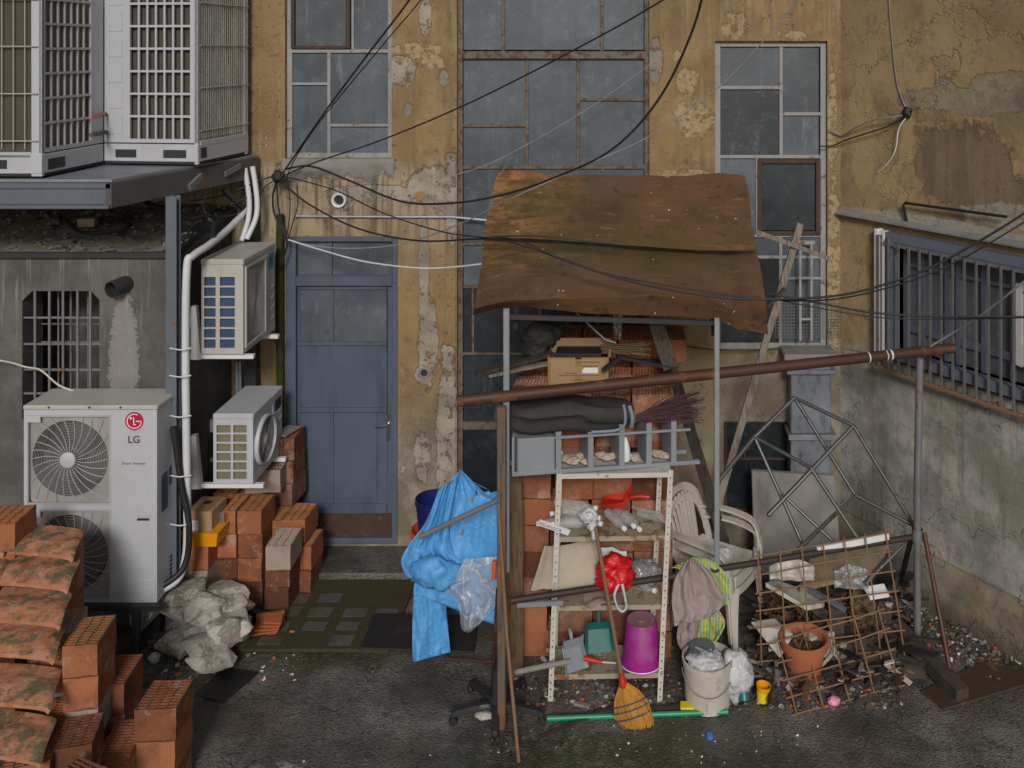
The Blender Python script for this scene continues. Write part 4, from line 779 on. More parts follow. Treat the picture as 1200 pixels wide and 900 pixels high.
for (a, b, c, d) in sq:
    cx, cz = (a+b)/2-.004, (c+d)/2; R0 = .272
    fg = MB(); n = 64; fg.cur = 0
    # shroud: square plate with a round hole
    V = []
    for k in range(n):
        t_ = 2*pi*k/n; dx, dz = cos(t_), sin(t_); s_ = min((b-cx if dx > 0 else cx-a)/max(abs(dx), 1e-6), (d-cz)/max(abs(dz), 1e-6))
        V += [(cx+dx*s_, ly+.028, cz+dz*s_), (cx+dx*R0, ly+.022, cz+dz*R0), (cx+dx*R0*.97, ly+.06, cz+dz*R0*.97), (cx+dx*R0*.97, ly+.17, cz+dz*R0*.97)]
    fg.add(V, [(k*4+j, ((k+1) % n)*4+j, ((k+1) % n)*4+j+1, k*4+j+1) for k in range(n) for j in range(3)])
    fg.mi = [0 if i % 3 == 0 else 1 for i in range(len(fg.f))]; gr_ = obj('fan_shroud', fg, ['grille_wire', 'fan_dark'], lgu, smooth=60)
    bl = MB(); bl.add([(cx+cos(2*pi*k/32)*R0*1.1, ly+.2, cz+sin(2*pi*k/32)*R0*1.1) for k in range(32)], [tuple(range(32))]); obj('fan_back', bl, 'dark_in', gr_, smooth=0)
    bl = MB()
    for q in range(3):
        a0 = 2*pi*q/3+.5
        bl.grid(lambda u, v: Vector((cx+cos(a0+u*1.5+.5*v)*(.06+.19*v), ly+.11+.05*u, cz+sin(a0+u*1.5+.5*v)*(.06+.19*v))), 10, 6)
    bl.lathe([(.07, -.02), (.065, .05), (0.001, .055)], (cx, ly+.12, cz), 20, Rx); obj('fan_blade', bl, 'fan_dark', gr_)
    wg = MB()
    r = .075
    while r < .42:
        seg = 72; run = []
        for k in range(seg+1):
            t_ = 2*pi*k/seg; x, z = cx+cos(t_)*r, cz+sin(t_)*r
            if a+.006 < x < b-.006 and c+.006 < z < d-.006: run.append((x, ly+.004+.012*(r/.42), z))
            else:
                if len(run) > 2: wg.tube(run, .0014, 4, False)
                run = []
        if len(run) > 2: wg.tube(run, .0014, 4, False)
        r += .0112
    for k in range(26):
        a0 = 2*pi*k/26; pts = []
        for j in range(9):
            rr_ = .055+.36*j/8; an = a0+.45*(j/8)**1.2; x, z = cx+cos(an)*rr_, cz+sin(an)*rr_
            if not (a+.004 < x < b-.004 and c+.004 < z < d-.004): break
            pts.append((x, ly+.001+.012*(j/8), z))
        wg.tube(pts, .0028, 5, False)
    wg.b2(a, b, ly-.004, ly+.012, c, c+.012); wg.b2(a, b, ly-.004, ly+.012, d-.012, d); wg.b2(a, a+.012, ly-.003, ly+.012, c+.012, d-.012); wg.b2(b-.012, b, ly-.003, ly+.012, c+.012, d-.012)
    obj('fan_guard', wg, 'grille_wire', gr_, smooth=60)
    hb = MB(); hb.lathe([(.056, -.004), (.056, .008), (.05, .012), (.0001, .013)], (cx, ly-.004, cz), 28, Rx); obj('hub', hb, 'white_ac', gr_); hb = MB(); hb.b2(a+.002, a+.10, ly-.006, ly+.002, d-.05, d-.004); obj('blank_plate', hb, 'white_ac', gr_, smooth=0)
lo = MB(); lcx, lcz = lX(157.5), lZ(493.5); yy = ly-.0015
lo.lathe([(.066, 0), (.066, .0015), (.0001, .0015)], (lcx, ly, lcz), 40, Rx)
lo.mat(1)
def arc(r0, r1, a0, a1, n=40): 
    V = []
    for k in range(n+1):
        t_ = a0+(a1-a0)*k/n; V += [(lcx+cos(t_)*r0, ly-.003, lcz+sin(t_)*r0), (lcx+cos(t_)*r1, ly-.003, lcz+sin(t_)*r1)]
    lo.add(V, [(2*k, 2*k+1, 2*k+3, 2*k+2) for k in range(n)])
arc(.047, .054, radians(62), radians(360)); 
def lq(x0, x1, z0, z1): lo.quad((lcx+x0, ly-.003, lcz+z0), (lcx+x1, ly-.003, lcz+z0), (lcx+x1, ly-.003, lcz+z1), (lcx+x0, ly-.003, lcz+z1))
lq(.012, .054, -.004, .003); lq(-.007, 0, -.028, .028); lq(0, .012, -.028, -.021)
lo.lathe([(.009, .003), (.0001, .003)], (lcx-.024, ly, lcz+.022), 16, Rx)
obj('round_logo', lo, ['logo_red', 'white'], lgu, smooth=0)
tx = text_mb('LG', .072, (lX(157), ly-.001, lZ(519)), (1, 0, 0), (0, 0, 1), .0008, bold=.0014); obj('lettering', tx, 'ink_blue', lgu, smooth=0)
tx = text_mb('Smart Inverter', .029, (lX(157), ly-.001, lZ(544.5)), (1, 0, 0), (0, 0, 1), .0005); obj('lettering', tx, 'ink_blue', lgu, smooth=0)
pr = MB()
for py in (521, 558, 596, 633, 671): pr.b2(lX(142), lX(181), ly-.0025, ly, lZ(py+.6), lZ(py))
obj('panel_crease', pr, 'cream_ac', lgu, smooth=0, bev=.001)
hn = MB(); hn.b2(lX(160), lX(176), ly-.004, ly, lZ(610.5), lZ(604)); hn.mat(1); hn.b2(lX(161), lX(175), ly-.0055, ly-.004, lZ(609.7), lZ(607)); obj('recess_grip', hn, ['cream_ac', 'dark_in'], lgu, smooth=0)
hn = MB(); hn.b2(lX(160), lX(182), ly-.005, ly, lZ(704), lZ(679)); obj('valve_cover', hn, 'white_ac', lgu, smooth=0, bev=.004)
hn = MB(); hn.b2(lX(163.5), lX(179), ly-.009, ly-.005, lZ(702), lZ(688)); obj('valve_cover', hn, 'white_ac', lgu, smooth=0, bev=.003)
st = MB(); st.b2(lx1, lx1+.002, ly+.06, ly+.15, lZ(606), lZ(562)); obj('data_label', st, 'sticker', lgu, smooth=0); st = MB(); st.b2(lx1, lx1+.002, ly+.17, ly+.21, lZ(582), lZ(560)); obj('data_label', st, 'sticker', lgu, smooth=0)
st = MB()
for k in range(7): st.b2(lx1, lx1+.004, ly+.18, ly+.27, lZ(700)+.03*k, lZ(700)+.03*k+.014)
obj('side_louvre', st, 'dark_steel', lgu, smooth=0)
sd = thing('steel_stand', 'low dark steel stand under the twin fan condenser', 'stand', (lx1, ly, 0))
s_ = MB(); s_.b2(lx0-.04, lx1+.03, ly-.03, ly+.02, lz0-.05, lz0-.002); s_.b2(lx0-.04, lx1+.03, ly+.28, ly+.33, lz0-.05, lz0-.002); obj('rail', s_, 'dark_steel', sd, smooth=0, bev=.004)
for xx in (lx0+.1, lX(160)):
    for yy_ in (ly-.003, ly+.305):
        s_ = MB(); s_.b2(xx-.025, xx+.025, yy_-.02, yy_+.02, 0, lz0-.05); obj('leg', s_, 'dark_steel', sd, smooth=0, bev=.003)

# ------------------------------------------------------------------ wall mounted split units on the shed's side
def split_unit(label, px0, px1, pyt, pyb, d0, ln, rows, style, mat, coilm, bw):
    X0, X1 = (px0-PX)/F*d0, (px1-PX)/F*d0; Z0, Z1 = CH-(pyb-PY)/F*d0, CH-(pyt-PY)/F*d0; Y0 = d0-CD; Y1 = Y0+ln
    t = thing('split_condenser', label, 'air conditioner', (X0, Y0, Z0), 'condensers bracketed to the shed wall')
    w_, h = X1-X0, Z1-Z0
    ca, cb, cc, cd_ = X0+w_*.06, X0+w_*.34, X0+w_*.44, X0+w_*.80
    if style == 'round': ca, cb, cc, cd_ = X0+w_*.08, X0+w_*.44, X0+w_*.50, X0+w_*.84
    op = []; zt, zb = Z1-h*(.14 if style == 'round' else .17), Z0+h*.055; ph = (zt-zb)/rows
    for k in range(rows):
        for (a, b) in ((ca, cb), (cc, cd_)): op.append((a, b, zb+ph*k+.006, zb+ph*(k+1)-.006))
    b = wall_cells(op, [X0, X1], [Z0, Z1], Y0, .014)
    fa, fb = Y0+.04, Y0+ln*.66
    fop = [(fa, fb, Z0+.05, Z1-.07)]
    b = wall_cells(fop, [Y0, Y1], [Z0, Z1], tr=lambda u, z, d: Vector((X1-d, u, z)), dep=.03, mb=b)
    b.quad((X0, Y0, Z0), (X0, Y1, Z0), (X0, Y1, Z1), (X0, Y0, Z1)); b.quad((X0, Y1, Z0), (X1, Y1, Z0), (X1, Y1, Z1), (X0, Y1, Z1)); b.quad((X0, Y0, Z0), (X1, Y0, Z0), (X1, Y1, Z0), (X0, Y1, Z0))
    obj('body', b, mat, t, smooth=0)
    tp = MB(); tp.b2(X0-.004, X1+.004, Y0-.005, Y1+.004, Z1-.035, Z1+.008); obj('top_cover', tp, mat, t, smooth=0, bev=.007)
    ci = MB(); ci.b2(X0+.02, X1-.035, Y0+.022, Y0+.05, Z0+.02, Z1-.02); obj('coil', ci, coilm, t, smooth=0)
    cy, cz = (fa+fb)/2, (Z0+.05+Z1-.07)/2; RR = Matrix.Rotation(radians(90), 3, 'Y'); hw, hh = (fb-fa)/2, (Z1-Z0-.12)/2
    if style == 'square':
        f = MB(); 
        for (u0_, u1_, v0, v1) in ((fa-.015, fa+.01, cz-hh-.015, cz+hh+.015), (fb-.01, fb+.015, cz-hh-.015, cz+hh+.015), (fa+.01, fb-.01, cz-hh-.015, cz-hh+.01), (fa+.01, fb-.01, cz+hh-.01, cz+hh+.015)): f.b2(X1, X1+.014, u0_, u1_, v0, v1)
        obj('fan_frame', f, mat, t, smooth=0, bev=.004)
        f = MB(); f.b2(X1-.028, X1-.02, fa, fb, cz-hh, cz+hh); obj('fan_shroud', f, 'cream_ac', t, smooth=0)
        f = MB()
        for q in range(2):
            a0 = radians(72)+pi*q; f.grid(lambda u, v: Vector((X1-.018+.014*u, cy+cos(a0+(u-.5)*1.0)*(.03+(hw*1.1-.03)*v), cz+sin(a0+(u-.5)*1.0)*(.03+(hh*.92-.03)*v))), 8, 8)
        obj('fan_blade', f, 'grille_wire', t)
        f = MB(); rr_ = .03
        while rr_ < min(hw, hh)*1.35:
            run = []
            for k in range(65):
                a_ = 2*pi*k/64; y_, z_ = cy+cos(a_)*rr_, cz+sin(a_)*rr_*hh/hw
                if abs(y_-cy) < hw and abs(z_-cz) < hh: run.append((X1+.004, y_, z_))
                else:
                    if len(run) > 1: f.tube(run, .0018, 4, False)
                    run = []
            if len(run) > 1: f.tube(run, .0018, 4, False)
            rr_ += .014
        obj('fan_guard', f, 'grille_wire', t, smooth=60)
        f = MB(); f.b2(X1, X1+.002, Y1-.14, Y1-.03, Z1-.19, Z1-.065); f.mat(1); f.prism([(X1+.002, Y1-.12, Z1-.16), (X1+.002, Y1-.055, Z1-.115), (X1+.002, Y1-.12, Z1-.085)], (.0015, 0, 0)); obj('round_logo', f, ['teal_logo', 'sticker'], t, smooth=0)
    else:
        f = MB(); r0 = min(hw, hh)*1.02
        f.lathe([(r0*1.06, 0), (r0*1.05, .028), (r0*.97, .032), (r0*.95, .006), (r0*.95, -.02)], (X1, cy, cz), 40, RR)
        f.add([(X1-.004, fa-.01, cz-hh-.01), (X1-.004, fb+.01, cz-hh-.01), (X1-.004, fb+.01, cz+hh+.01), (X1-.004, fa-.01, cz+hh+.01)], [(0, 1, 2, 3)]); obj('fan_ring', f, mat, t, smooth=50)
        f = MB(); f.disc((X1-.001, cy, cz), r0*.95, RR, 32); obj('fan_blade', f, 'fan_dark', t, smooth=0)
        f = MB(); k_ = 1
        while k_*.0155 < r0*.95: f.tube([(X1+.02-.01*(k_*.0155/r0), cy+cos(2*pi*k/40)*k_*.0155, cz+sin(2*pi*k/40)*k_*.0155) for k in range(41)], .0032, 4, False); k_ += 1
        for k in range(4): a_ = pi/4+pi/2*k; f.tube([(X1+.02, cy, cz), (X1+.012, cy+cos(a_)*r0*.95, cz+sin(a_)*r0*.95)], .004, 5)
        f.lathe([(.045, 0), (.04, .008), (.0001, .009)], (X1+.018, cy, cz), 20, RR); obj('fan_guard', f, 'grille_wire', t, smooth=60)
        f = MB(); f.b2(X1, X1+.004, Y1-.16, Y1-.03, Z1-.15, Z1-.06); obj('data_label', f, 'dark_in', t, smooth=0)
    f = MB()
    for k in range(4): f.tube([(X1+.001, Y1-.17, Z0+.12+.085*k), (X1+.006, Y1-.1, Z0+.11+.085*k), (X1+.001, Y1-.02, Z0+.13+.085*k)], .004, 5)
    obj('panel_crease', f, mat, t)
    # brackets
    for yb in (Y0+.04, Y1-.10):
        br_ = thing('wall_bracket', f'white L-shaped bracket under the {bw}, {"at its louvred end" if yb < Y0+.1 else "at its logo end"}', 'bracket', (AX, yb, Z0), 'brackets under the wall mounted condensers')
        q = MB(); q.b2(AX+.0, X1+.07, yb-.02, yb+.02, Z0-.045, Z0-.012); obj('arm', q, 'white', br_, smooth=0, bev=.003)
        q = MB(); q.prism([(AX+.06, yb-.022, Z0-.05), (AX+.14, yb-.022, Z0-.05), (AX+.10, yb-.022, Z0+.36), (AX+.06, yb-.022, Z0+.36)], (0, .044, 0)); q.b2(AX, AX+.06, yb-.02, yb+.02, Z0+.2, Z0+.3); obj('upright', q, 'white', br_, smooth=0)
    return t
split_unit('cream split condenser with a square fan frame and blue coil, upper of two', 236, 285, 305, 415, 7.2, .64, 7, 'square', 'cream_ac', 'blue_coil', 'upper split condenser')
split_unit('white split condenser with a round fan ring, lower of two beside the door', 250, 296.5, 486, 567, 7.2, .60, 6, 'round', 'white_ac', 'ochre_coil', 'lower split condenser')

# ------------------------------------------------------------------ pipes and wires on the shed side
tp = MB(); tp.tube(smoothpath([W(289, 246, 7.95), W(268, 268, 7.6), W(245, 287, 7.2), W(226, 300, 6.99), W(219, 315, 6.95), W(217.5, 420, 6.95), W(219, 560, 6.95), W(219, 640, 6.95), W(210, 676, 6.88), W(188, 692, 6.82)], 6), .028, 12)
solo('wrapped_pipe', 'thick white taped refrigerant pipe running down beside the blue steel post', 'pipe', tp, 'white_tape')
tp = MB(); tp.tube(smoothpath([W(203, 500, 6.9), W(213, 570, 6.9), W(221, 610, 6.9), W(220, 650, 6.9), W(210, 672, 6.86), W(188, 688, 6.8)], 6), .022, 10)
solo('insulated_pipe', 'black foam covered pipe curling beside the white taped pipe into the condenser', 'pipe', tp, 'black_cable')
for py, wh in ((408, 'highest'), (440, 'second highest'), (487, 'middle'), (557, 'second lowest'), (614, 'lowest')):
    ti = MB(); ti.tube([W(199, py, 6.9), W(210, py+2, 6.86), W(224, py, 6.9)], .005, 6); solo('cable_tie', f'thin pale tie holding the taped pipe to the steel post, {wh} of five', 'cable tie', ti, 'white', 'ties along the taped pipe')
for k, (a, b, l) in enumerate((((287, 197), (283, 282), 'white taped pipe dropping from the platform to the shed wall, nearer the post'), ((296, 195), (289, 280), 'white taped pipe dropping from the platform edge down to the upper split condenser'))):
    tp = MB(); tp.tube(smoothpath([W(a[0], a[1], 7.9), W(a[0]+5, a[1]+35, 7.88), W(a[0]+4, a[1]+60, 7.85), W(b[0], b[1], 7.8)], 6), .022, 10); solo('wrapped_pipe', l, 'pipe', tp, 'white_tape')
tp = MB(); tp.tube([W(277, 424, 7.95), W(279, 500, 7.95)], .016, 8); tp.tube([W(281, 424, 7.96), W(283, 500, 7.96)], .012, 8); solo('conduit_pipe', 'pair of pale vertical conduits on the wall behind the lower split condenser', 'conduit', tp, 'galv')
zs = MB(); zs.b2(fx(283), fx(299), -.06, -.01, fz(560), fz(418)); solo('zinc_sheet', 'narrow blue grey zinc strip standing against the wall between the split condensers', 'sheet', zs, 'duct', smooth=0)
mp = MB(); mp.tube(smoothpath([(fx(331), -.05, fz(250)), (fx(330.5), -.05, fz(330)), (fx(331), -.05, fz(440)), (fx(331), -.05, fz(545))], 5), .032, 10); solo('mossy_pipe', 'thin old downpipe covered with green moss beside the blue door frame', 'pipe', mp, 'moss')

# ------------------------------------------------------------------ clay blocks
def block_mesh(name, w_=.19, l=.29, h=.19, nx=9, ny=13, seed=0, kind='grid'):
    """hollow clay block: outer walls, webs and recessed cells; origin at the middle of its base."""
    rr = random.Random(seed); mb = MB()
    hx, hy = w_/2, l/2; t = .009
    X = [-hx]; Y = [-hy]
    cw = (w_-t)/nx; ch = (l-t)/ny
    for i in range(nx): X += [-hx+cw*i+t*.8, -hx+cw*(i+1)]
    X += [hx]
    for j in range(ny): Y += [-hy+ch*j+t*.75, -hy+ch*(j+1)]
    Y += [hy]; X[-1] = hx; Y[-1] = hy
    nX, nY = len(X), len(Y)
    hole = lambda i, j: i % 2 == 1 and j % 2 == 1 and 0 < i < nX-2+1 and not (kind == 'grip' and abs((X[i]+X[i+1])/2) < .03 and abs((Y[j]+Y[j+1])/2) < .045 and False)
    z1 = h; z0 = h-.045
    for i in range(nX-1):
        for j in range(nY-1):
            z = z0 if hole(i, j) else z1
            mb.quad((X[i], Y[j], z), (X[i+1], Y[j], z), (X[i+1], Y[j+1], z), (X[i], Y[j+1], z))
            if hole(i, j):
                a, b, c, d = X[i], X[i+1], Y[j], Y[j+1]
                mb.quad((a, c, z0), (a, d, z0), (a, d, z1), (a, c, z1)); mb.quad((b, c, z0), (b, c, z1), (b, d, z1), (b, d, z0)); mb.quad((a, c, z0), (a, c, z1), (b, c, z1), (b, c, z0)); mb.quad((a, d, z0), (b, d, z0), (b, d, z1), (a, d, z1))
    # sides, gently uneven
    def jit(p): return Vector(p)+Vector((nz(p, 9, seed), nz(p, 9, seed+5), 0))*.003
    for (a, b) in (((-hx, -hy), (hx, -hy)), ((hx, -hy), (hx, hy)), ((hx, hy), (-hx, hy)), ((-hx, hy), (-hx, -hy))):
        A, B = Vector(a+(0,)), Vector(b+(0,)); mb.grid(lambda u, v: jit(A.lerp(B, u)+Vector((0, 0, h*v))) if 0 < u < 1 and 0 < v < 1 else A.lerp(B, u)+Vector((0, 0, h*v)), 6, 4)
    mb.quad((-hx, -hy, 0), (-hx, hy, 0), (hx, hy, 0), (hx, -hy, 0))
    for v in mb.v: q_ = Vector((nz(v, 19, seed+9), nz(v, 19, seed+11), nz(v, 19, seed+13)))*.0045; v += q_
    return mb
PROTO = {}
for nm, kw in (('small', dict(w_=.186, l=.28, h=.181, nx=3, ny=11)), ('long', dict(w_=.272, l=.186, h=.181, nx=11, ny=3)), ('square', dict(w_=.23, l=.25, h=.181, nx=4, ny=10, seed=3))):
    for mt in ('block', 'moss_block', 'pale_block'):
        me = mesh_from(block_mesh('b', **kw), 'clay_block', smooth=30); me.materials.append(M[mt]); PROTO[nm, mt] = me
proto_o = bpy.data.objects.new('clay_block', PROTO['small', 'block'])
NB = [0]
def block(pos, yaw, kind, mat, label, group, tilt=(0, 0)):
    o = proto_o.copy(); o.data = PROTO[kind, mat]; o.name = 'clay_block'; col.objects.link(o)
    o.location = pos; o.rotation_euler = (tilt[0], tilt[1], yaw); return tag(o, label, 'block', group)
ORD = ['bottom', 'second', 'third', 'fourth', 'fifth', 'sixth', 'seventh', 'eighth', 'ninth', 'tenth', 'eleventh']
rr = random.Random(11)
# pile beside the blue door
GD = 'hollow clay blocks piled beside the blue door'
DEPTHS = ['', ' behind its front layer', ' in its row touching the wall']
def at(px, d, z): p = W(px, 0, d); return Vector((p.x, p.y, z))
for ci, (px, d, n, nl) in enumerate([(239, 7.28, 3, 'second-to-none'), (272, 7.45, 4, ''), (301, 7.45, 4, ''), (332, 7.38, 3, ''), (358, 7.62, 2, '')]):
    where = ['under the yellow crate', 'beside the crate column', 'in the middle column by the door', 'in the column with the greyish jutting block', 'at the door end of the pile'][ci]
    for k in range(n):
        z = .187*k+.01
        if ci == 3 and k == 2:
            block(at(px+1, d-.10, z), radians(2), 'small', 'pale_block', 'greyish whitewashed clay block jutting out of the pile beside the door', GD, (0, 0)); continue
        mt = 'pale_block' if (ci, k) in ((0, 1), (1, 0)) else ('moss_block' if k == n-1 or rr.random() < .2 else 'block')
        block(at(px+rr.uniform(-.6, .6), d+rr.uniform(-.012, .012), z), radians(rr.uniform(-1.5, 1.5)), 'small', mt, f'hollow clay block, {ORD[k]} course up, {where}', GD)
    if ci in (1, 2, 3):
        for k in range(n):
            mt = 'moss_block' if k >= 2 else 'block'
            block(at(px, d+.29, .187*k+.01), radians(rr.uniform(-1.5, 1.5)), 'small', mt, f'hollow clay block, {ORD[k]} course, set behind, {where}', GD)
block(at(352, 7.66, .384+.01), radians(-2), 'small', 'moss_block', 'clay block with a green mossy top beside the door, behind the greyish block', GD)
block(at(312, 7.68, .76), radians(94), 'small', 'pale_block', 'chalky pale clay block lying across the top under the round condenser', GD)
for k in range(3): block(at(338, 7.90, .57+.187*k), radians(-4+3*k), 'small', 'block', f'orange clay block in the short column against the door frame, {["lowest", "middle", "topmost"][k]} of three', GD)
block(at(322, 7.86, .95), radians(8), 'small', 'block', 'clay block on top of the chalky block just behind the fan ring', GD)
sl_ = MB().box(at(336, 7.85, 1.143)+Vector((0, 0, .01)), (.12, .2, .012), Matrix.Rotation(-.3, 3, 'Z')); solo('slate_piece', 'thin grey slab lying on the topmost clay block by the door frame', 'slab', sl_, 'cement_slab')
# crate, small box
yb = thing('plastic_crate', 'bright yellow shallow plastic crate on the clay block column', 'crate', at(246, 7.3, .572))
c = at(246, 7.28, .572); R_ = Matrix.Rotation(radians(0), 3, 'Z')
q = MB()
def tray(mb, c, w0, l0, w1, l1, h, t, R):
    def ring(w_, l, z): return [c+R @ Vector((sx*w_/2, sy*l/2, z)) for sx, sy in ((-1, -1), (1, -1), (1, 1), (-1, 1))]
    rs = [ring(w0, l0, 0), ring(w1, l1, h), ring(w1-2*t, l1-2*t, h), ring(w0-2*t, l0-2*t, t)]
    V = sum(rs, []); F_ = [(0, 3, 2, 1)]
    for a in range(3): F_ += [(a*4+k, a*4+(k+1) % 4, a*4+4+(k+1) % 4, a*4+4+k) for k in range(4)]
    F_ += [(12, 13, 14, 15)]; mb.add(V, F_)
tray(q, c, .24, .32, .275, .36, .10, .006, R_); obj('tray', q, 'yellow_pl', yb, smooth=0)
q = MB(); tray(q, c+Vector((0, 0, .096)), .284, .37, .29, .378, .018, .012, R_); obj('rim', q, 'yellow_pl', yb, smooth=0)
def carton(t, c, w_, l, h, R, flaps=True, mat='cardboard'):
    q = MB()
    def P(x, y, z): return c+R @ Vector((x, y, z))
    q.box(c+R @ Vector((0, 0, h/2)), (w_, l, h), R); obj('box_body', q, mat, t, smooth=0, bev=.004)
sb_ = thing('cardboard_box', 'small brown cardboard box with a white label standing in the yellow crate', 'box', c+Vector((-.01, .02, .01)))
cc = c+Vector((-.02, -.01, .008)); R2 = Matrix.Rotation(radians(-3), 3, 'Z'); carton(sb_, cc, .20, .24, .245, R2)
q = MB(); q.box(cc+R2 @ Vector((-.045, -.1215, .11)), (.085, .003, .13), R2); obj('paper_label', q, 'paper', sb_, smooth=0)
q = MB(); q.box(cc+R2 @ Vector((.04, 0, .2465)), (.05, .242, .003), R2); obj('tape_strip', q, 'tape', sb_, smooth=0)
q = MB(); q.box(cc+R2 @ Vector((.0, .02, .247)), (.06, .05, .004), R2); obj('hand_hole', q, 'dark_in', sb_, smooth=0)
pc = MB(); pc.grid(lambda u, v: W(253.5+9*u, 600+28*v, 7.32-.1*u)+Vector((0, .02*nz((u*3, v*3, 1)), 0)), 6, 8); solo('plastic_scrap', 'crumpled clear plastic scrap tucked beside the small brown box', 'plastic', pc, 'grey_bag', thick=.002)

# pile in front, by the tiled lean-to
GF = 'hollow clay blocks stacked by the mossy roof tiles'
for (px, d, n, kind, mats, where, yaw) in [(106, 5.5, 5, 'small', 'block', 'in the tall column before the white condenser', 10), (137, 5.72, 3, 'small', 'block', 'in the low column behind the tall one', 8), (146, 5.42, 2, 'small', 'block', 'in the short column beside the lone column', 6),
                                           (192, 5.5, 3, 'square', 'block', 'in the lone column nearest the drain plate', 4), (87, 5.20, 3, 'square', 'block', 'in the column touching the tile edge', 14), (84, 4.86, 3, 'square', 'block', 'in the column turned askew', -24)]:
    for k in range(n):
        yw = radians(yaw+rr.uniform(-2, 2)); block(at(px+rr.uniform(-1, 1), d, .188*k+.01), yw, kind, 'block' if rr.random() < .7 else ('pale_block' if rr.random() < .3 and k < n-1 else 'moss_block'), f'clay block, {ORD[k]} course up, {where}', GF)
for (px, d, n, where) in [(66, 6.15, 6, 'in the pier behind the highest roof tile'), (9, 6.12, 7, 'in the outer pier behind the tiles')]:
    for k in range(n):
        block(at(px, d, .187*k+.01), radians(4), 'square', 'moss_block', f'weathered block, {ORD[k]} course up, {where}', GF)
for j, (px, d, n) in enumerate([(88, 5.88, 4), (76, 5.6, 4), (64, 5.32, 3), (50, 5.05, 3)]):
    for k in range(n):
        block(at(px-14, d+.02, .187*k+.01), radians(20), 'square', 'pale_block' if (j+k) % 3 == 0 else 'moss_block', f'block under the tiles, {ORD[k]} course up, below the {["highest", "second highest", "third highest", "lowest"][j]} tile course', GF)

# roof tiles
GT = 'mossy roof tiles of the lean-to'
tiles = [(86, 658, 5.92), (80, 695, 5.70), (71, 737.5, 5.50), (64, 777.5, 5.30), (59, 835, 5.10), (48, 899, 4.90)]
def tile_mesh():
    mb = MB(); wd, ln = .47, .29
    def fn(u, v):
        x = -wd*(1-u)-.52*ln*v; y = ln*v
        z = .016*sin(pi*min(1, v*1.3))+.010*sin(u*pi)+.003*nz((x*14, y*14, 0))
        if u > .95: z -= (u-.95)/.05*.012
        return Vector((x, y, z))
    mb.grid(fn, 30, 18); return mb
tmesh = mesh_from(tile_mesh(), 'roof_tile', thick=.028, smooth=40); tmesh.materials.append(M['tile'])
tp_ = bpy.data.objects.new('roof_tile', tmesh)
for k, (px, py, d) in enumerate(tiles):
    for j in range(2):
        o = tp_.copy(); o.name = 'roof_tile'; col.objects.link(o); p = W(px, py-5, d)
        yaw = radians(-7+rr.uniform(-1.5, 1.5)); o.rotation_euler = (.06, 0, yaw)
        o.location = p+Matrix.Rotation(yaw, 3, 'Z') @ Vector((-.475*j, 0, 0))+Vector((0, 0, .004*j)); o['kind'] = 'thing'
        tag(o, f'mossy clay roof tile, {["highest", "second highest", "third", "fourth", "fifth", "lowest"][k]} course, '+('at the exposed verge over the blocks' if j == 0 else 'inward of the verge tile'), 'roof tile', GT)

# ------------------------------------------------------------------ pale rocks
def rock_mb(c, size, R, seed):
    bm = bmesh.new(); rq = random.Random(seed*7+1)
    for _ in range(15):
        p = Vector((rq.uniform(-1, 1), rq.uniform(-1, 1), rq.uniform(-1, 1))); m_ = max(abs(t_) for t_ in p); p = p/m_*rq.uniform(.86, 1.0); p = Vector((p.x*(1-.18*abs(p.z)**2), p.y, p.z*(1-.25*abs(p.x)**2)))
        bm.verts.new(p)
    r_ = bmesh.ops.convex_hull(bm, input=bm.verts[:]); bmesh.ops.delete(bm, geom=[g for g in r_['geom_interior'] if isinstance(g, bmesh.types.BMVert)], context='VERTS')
    bmesh.ops.bevel(bm, geom=bm.edges[:], offset=.05, segments=1, affect='EDGES', clamp_overlap=True); bmesh.ops.triangulate(bm, faces=bm.faces[:])
    for _ in range(2): bmesh.ops.subdivide_edges(bm, edges=bm.edges[:], cuts=1, use_grid_fill=True); bmesh.ops.triangulate(bm, faces=bm.faces[:])
    bm.verts.index_update(); mb = MB(); V = []
    for v in bm.verts:
        p = v.co; p = p+p.normalized()*(.02*nz(p, 3, seed)+.03*nz(p, 9, seed+1)+.02*nz((p.x*3, p.y*3, p.z*14), 1, seed)); V.append(Vector(c)+R @ Vector((p.x*size[0], p.y*size[1], p.z*size[2])))
    mb.add(V, [tuple(x.index for x in f.verts) for f in bm.faces]); bm.free(); return mb
rocks = [(212, 698, 6.95, 62, 34, -.25, 'chalky white wedge on the top of the heap beside the condenser'), (255, 697, 7.0, 78, 36, .05, 'long buff rock topping the heap in front of the clay blocks'), (237, 710, 6.85, 58, 40, -.5, 'bright pointed rock leaning on the top of the heap'),
         (208, 722, 6.85, 40, 26, .3, 'pinkish rock below the chalky wedge'), (243, 722, 6.8, 34, 30, -.3, 'grey pink rock under the bright pointed one'), (277, 707, 6.95, 34, 44, .4, 'buff rock at the block end of the heap'), (214, 733, 6.8, 34, 18, 0, 'reddish rock in the middle of the heap'),
         (222, 745, 6.75, 64, 24, .08, 'flat grey slab across the middle of the heap'), (262, 738, 6.72, 62, 40, -.15, 'large mossy grey rock on the flank of the heap'), (245, 754, 6.66, 66, 24, -.03, 'wide flat slab second from the ground in the heap'), (200, 758, 6.7, 32, 24, 0, 'small rounded pink grey rock at the foot of the heap'),
         (248, 770, 6.6, 60, 24, -.08, 'lowest wide slab of the heap, lying on the ground'), (212, 772, 6.68, 22, 30, .6, 'narrow dark rock tilted at the foot of the heap'), (172, 752, 6.95, 26, 44, .2, 'dark flat stone leaning behind the stand leg'), (277, 760, 6.7, 26, 60, .5, 'tall slanting grey rock at the outer side of the heap')]
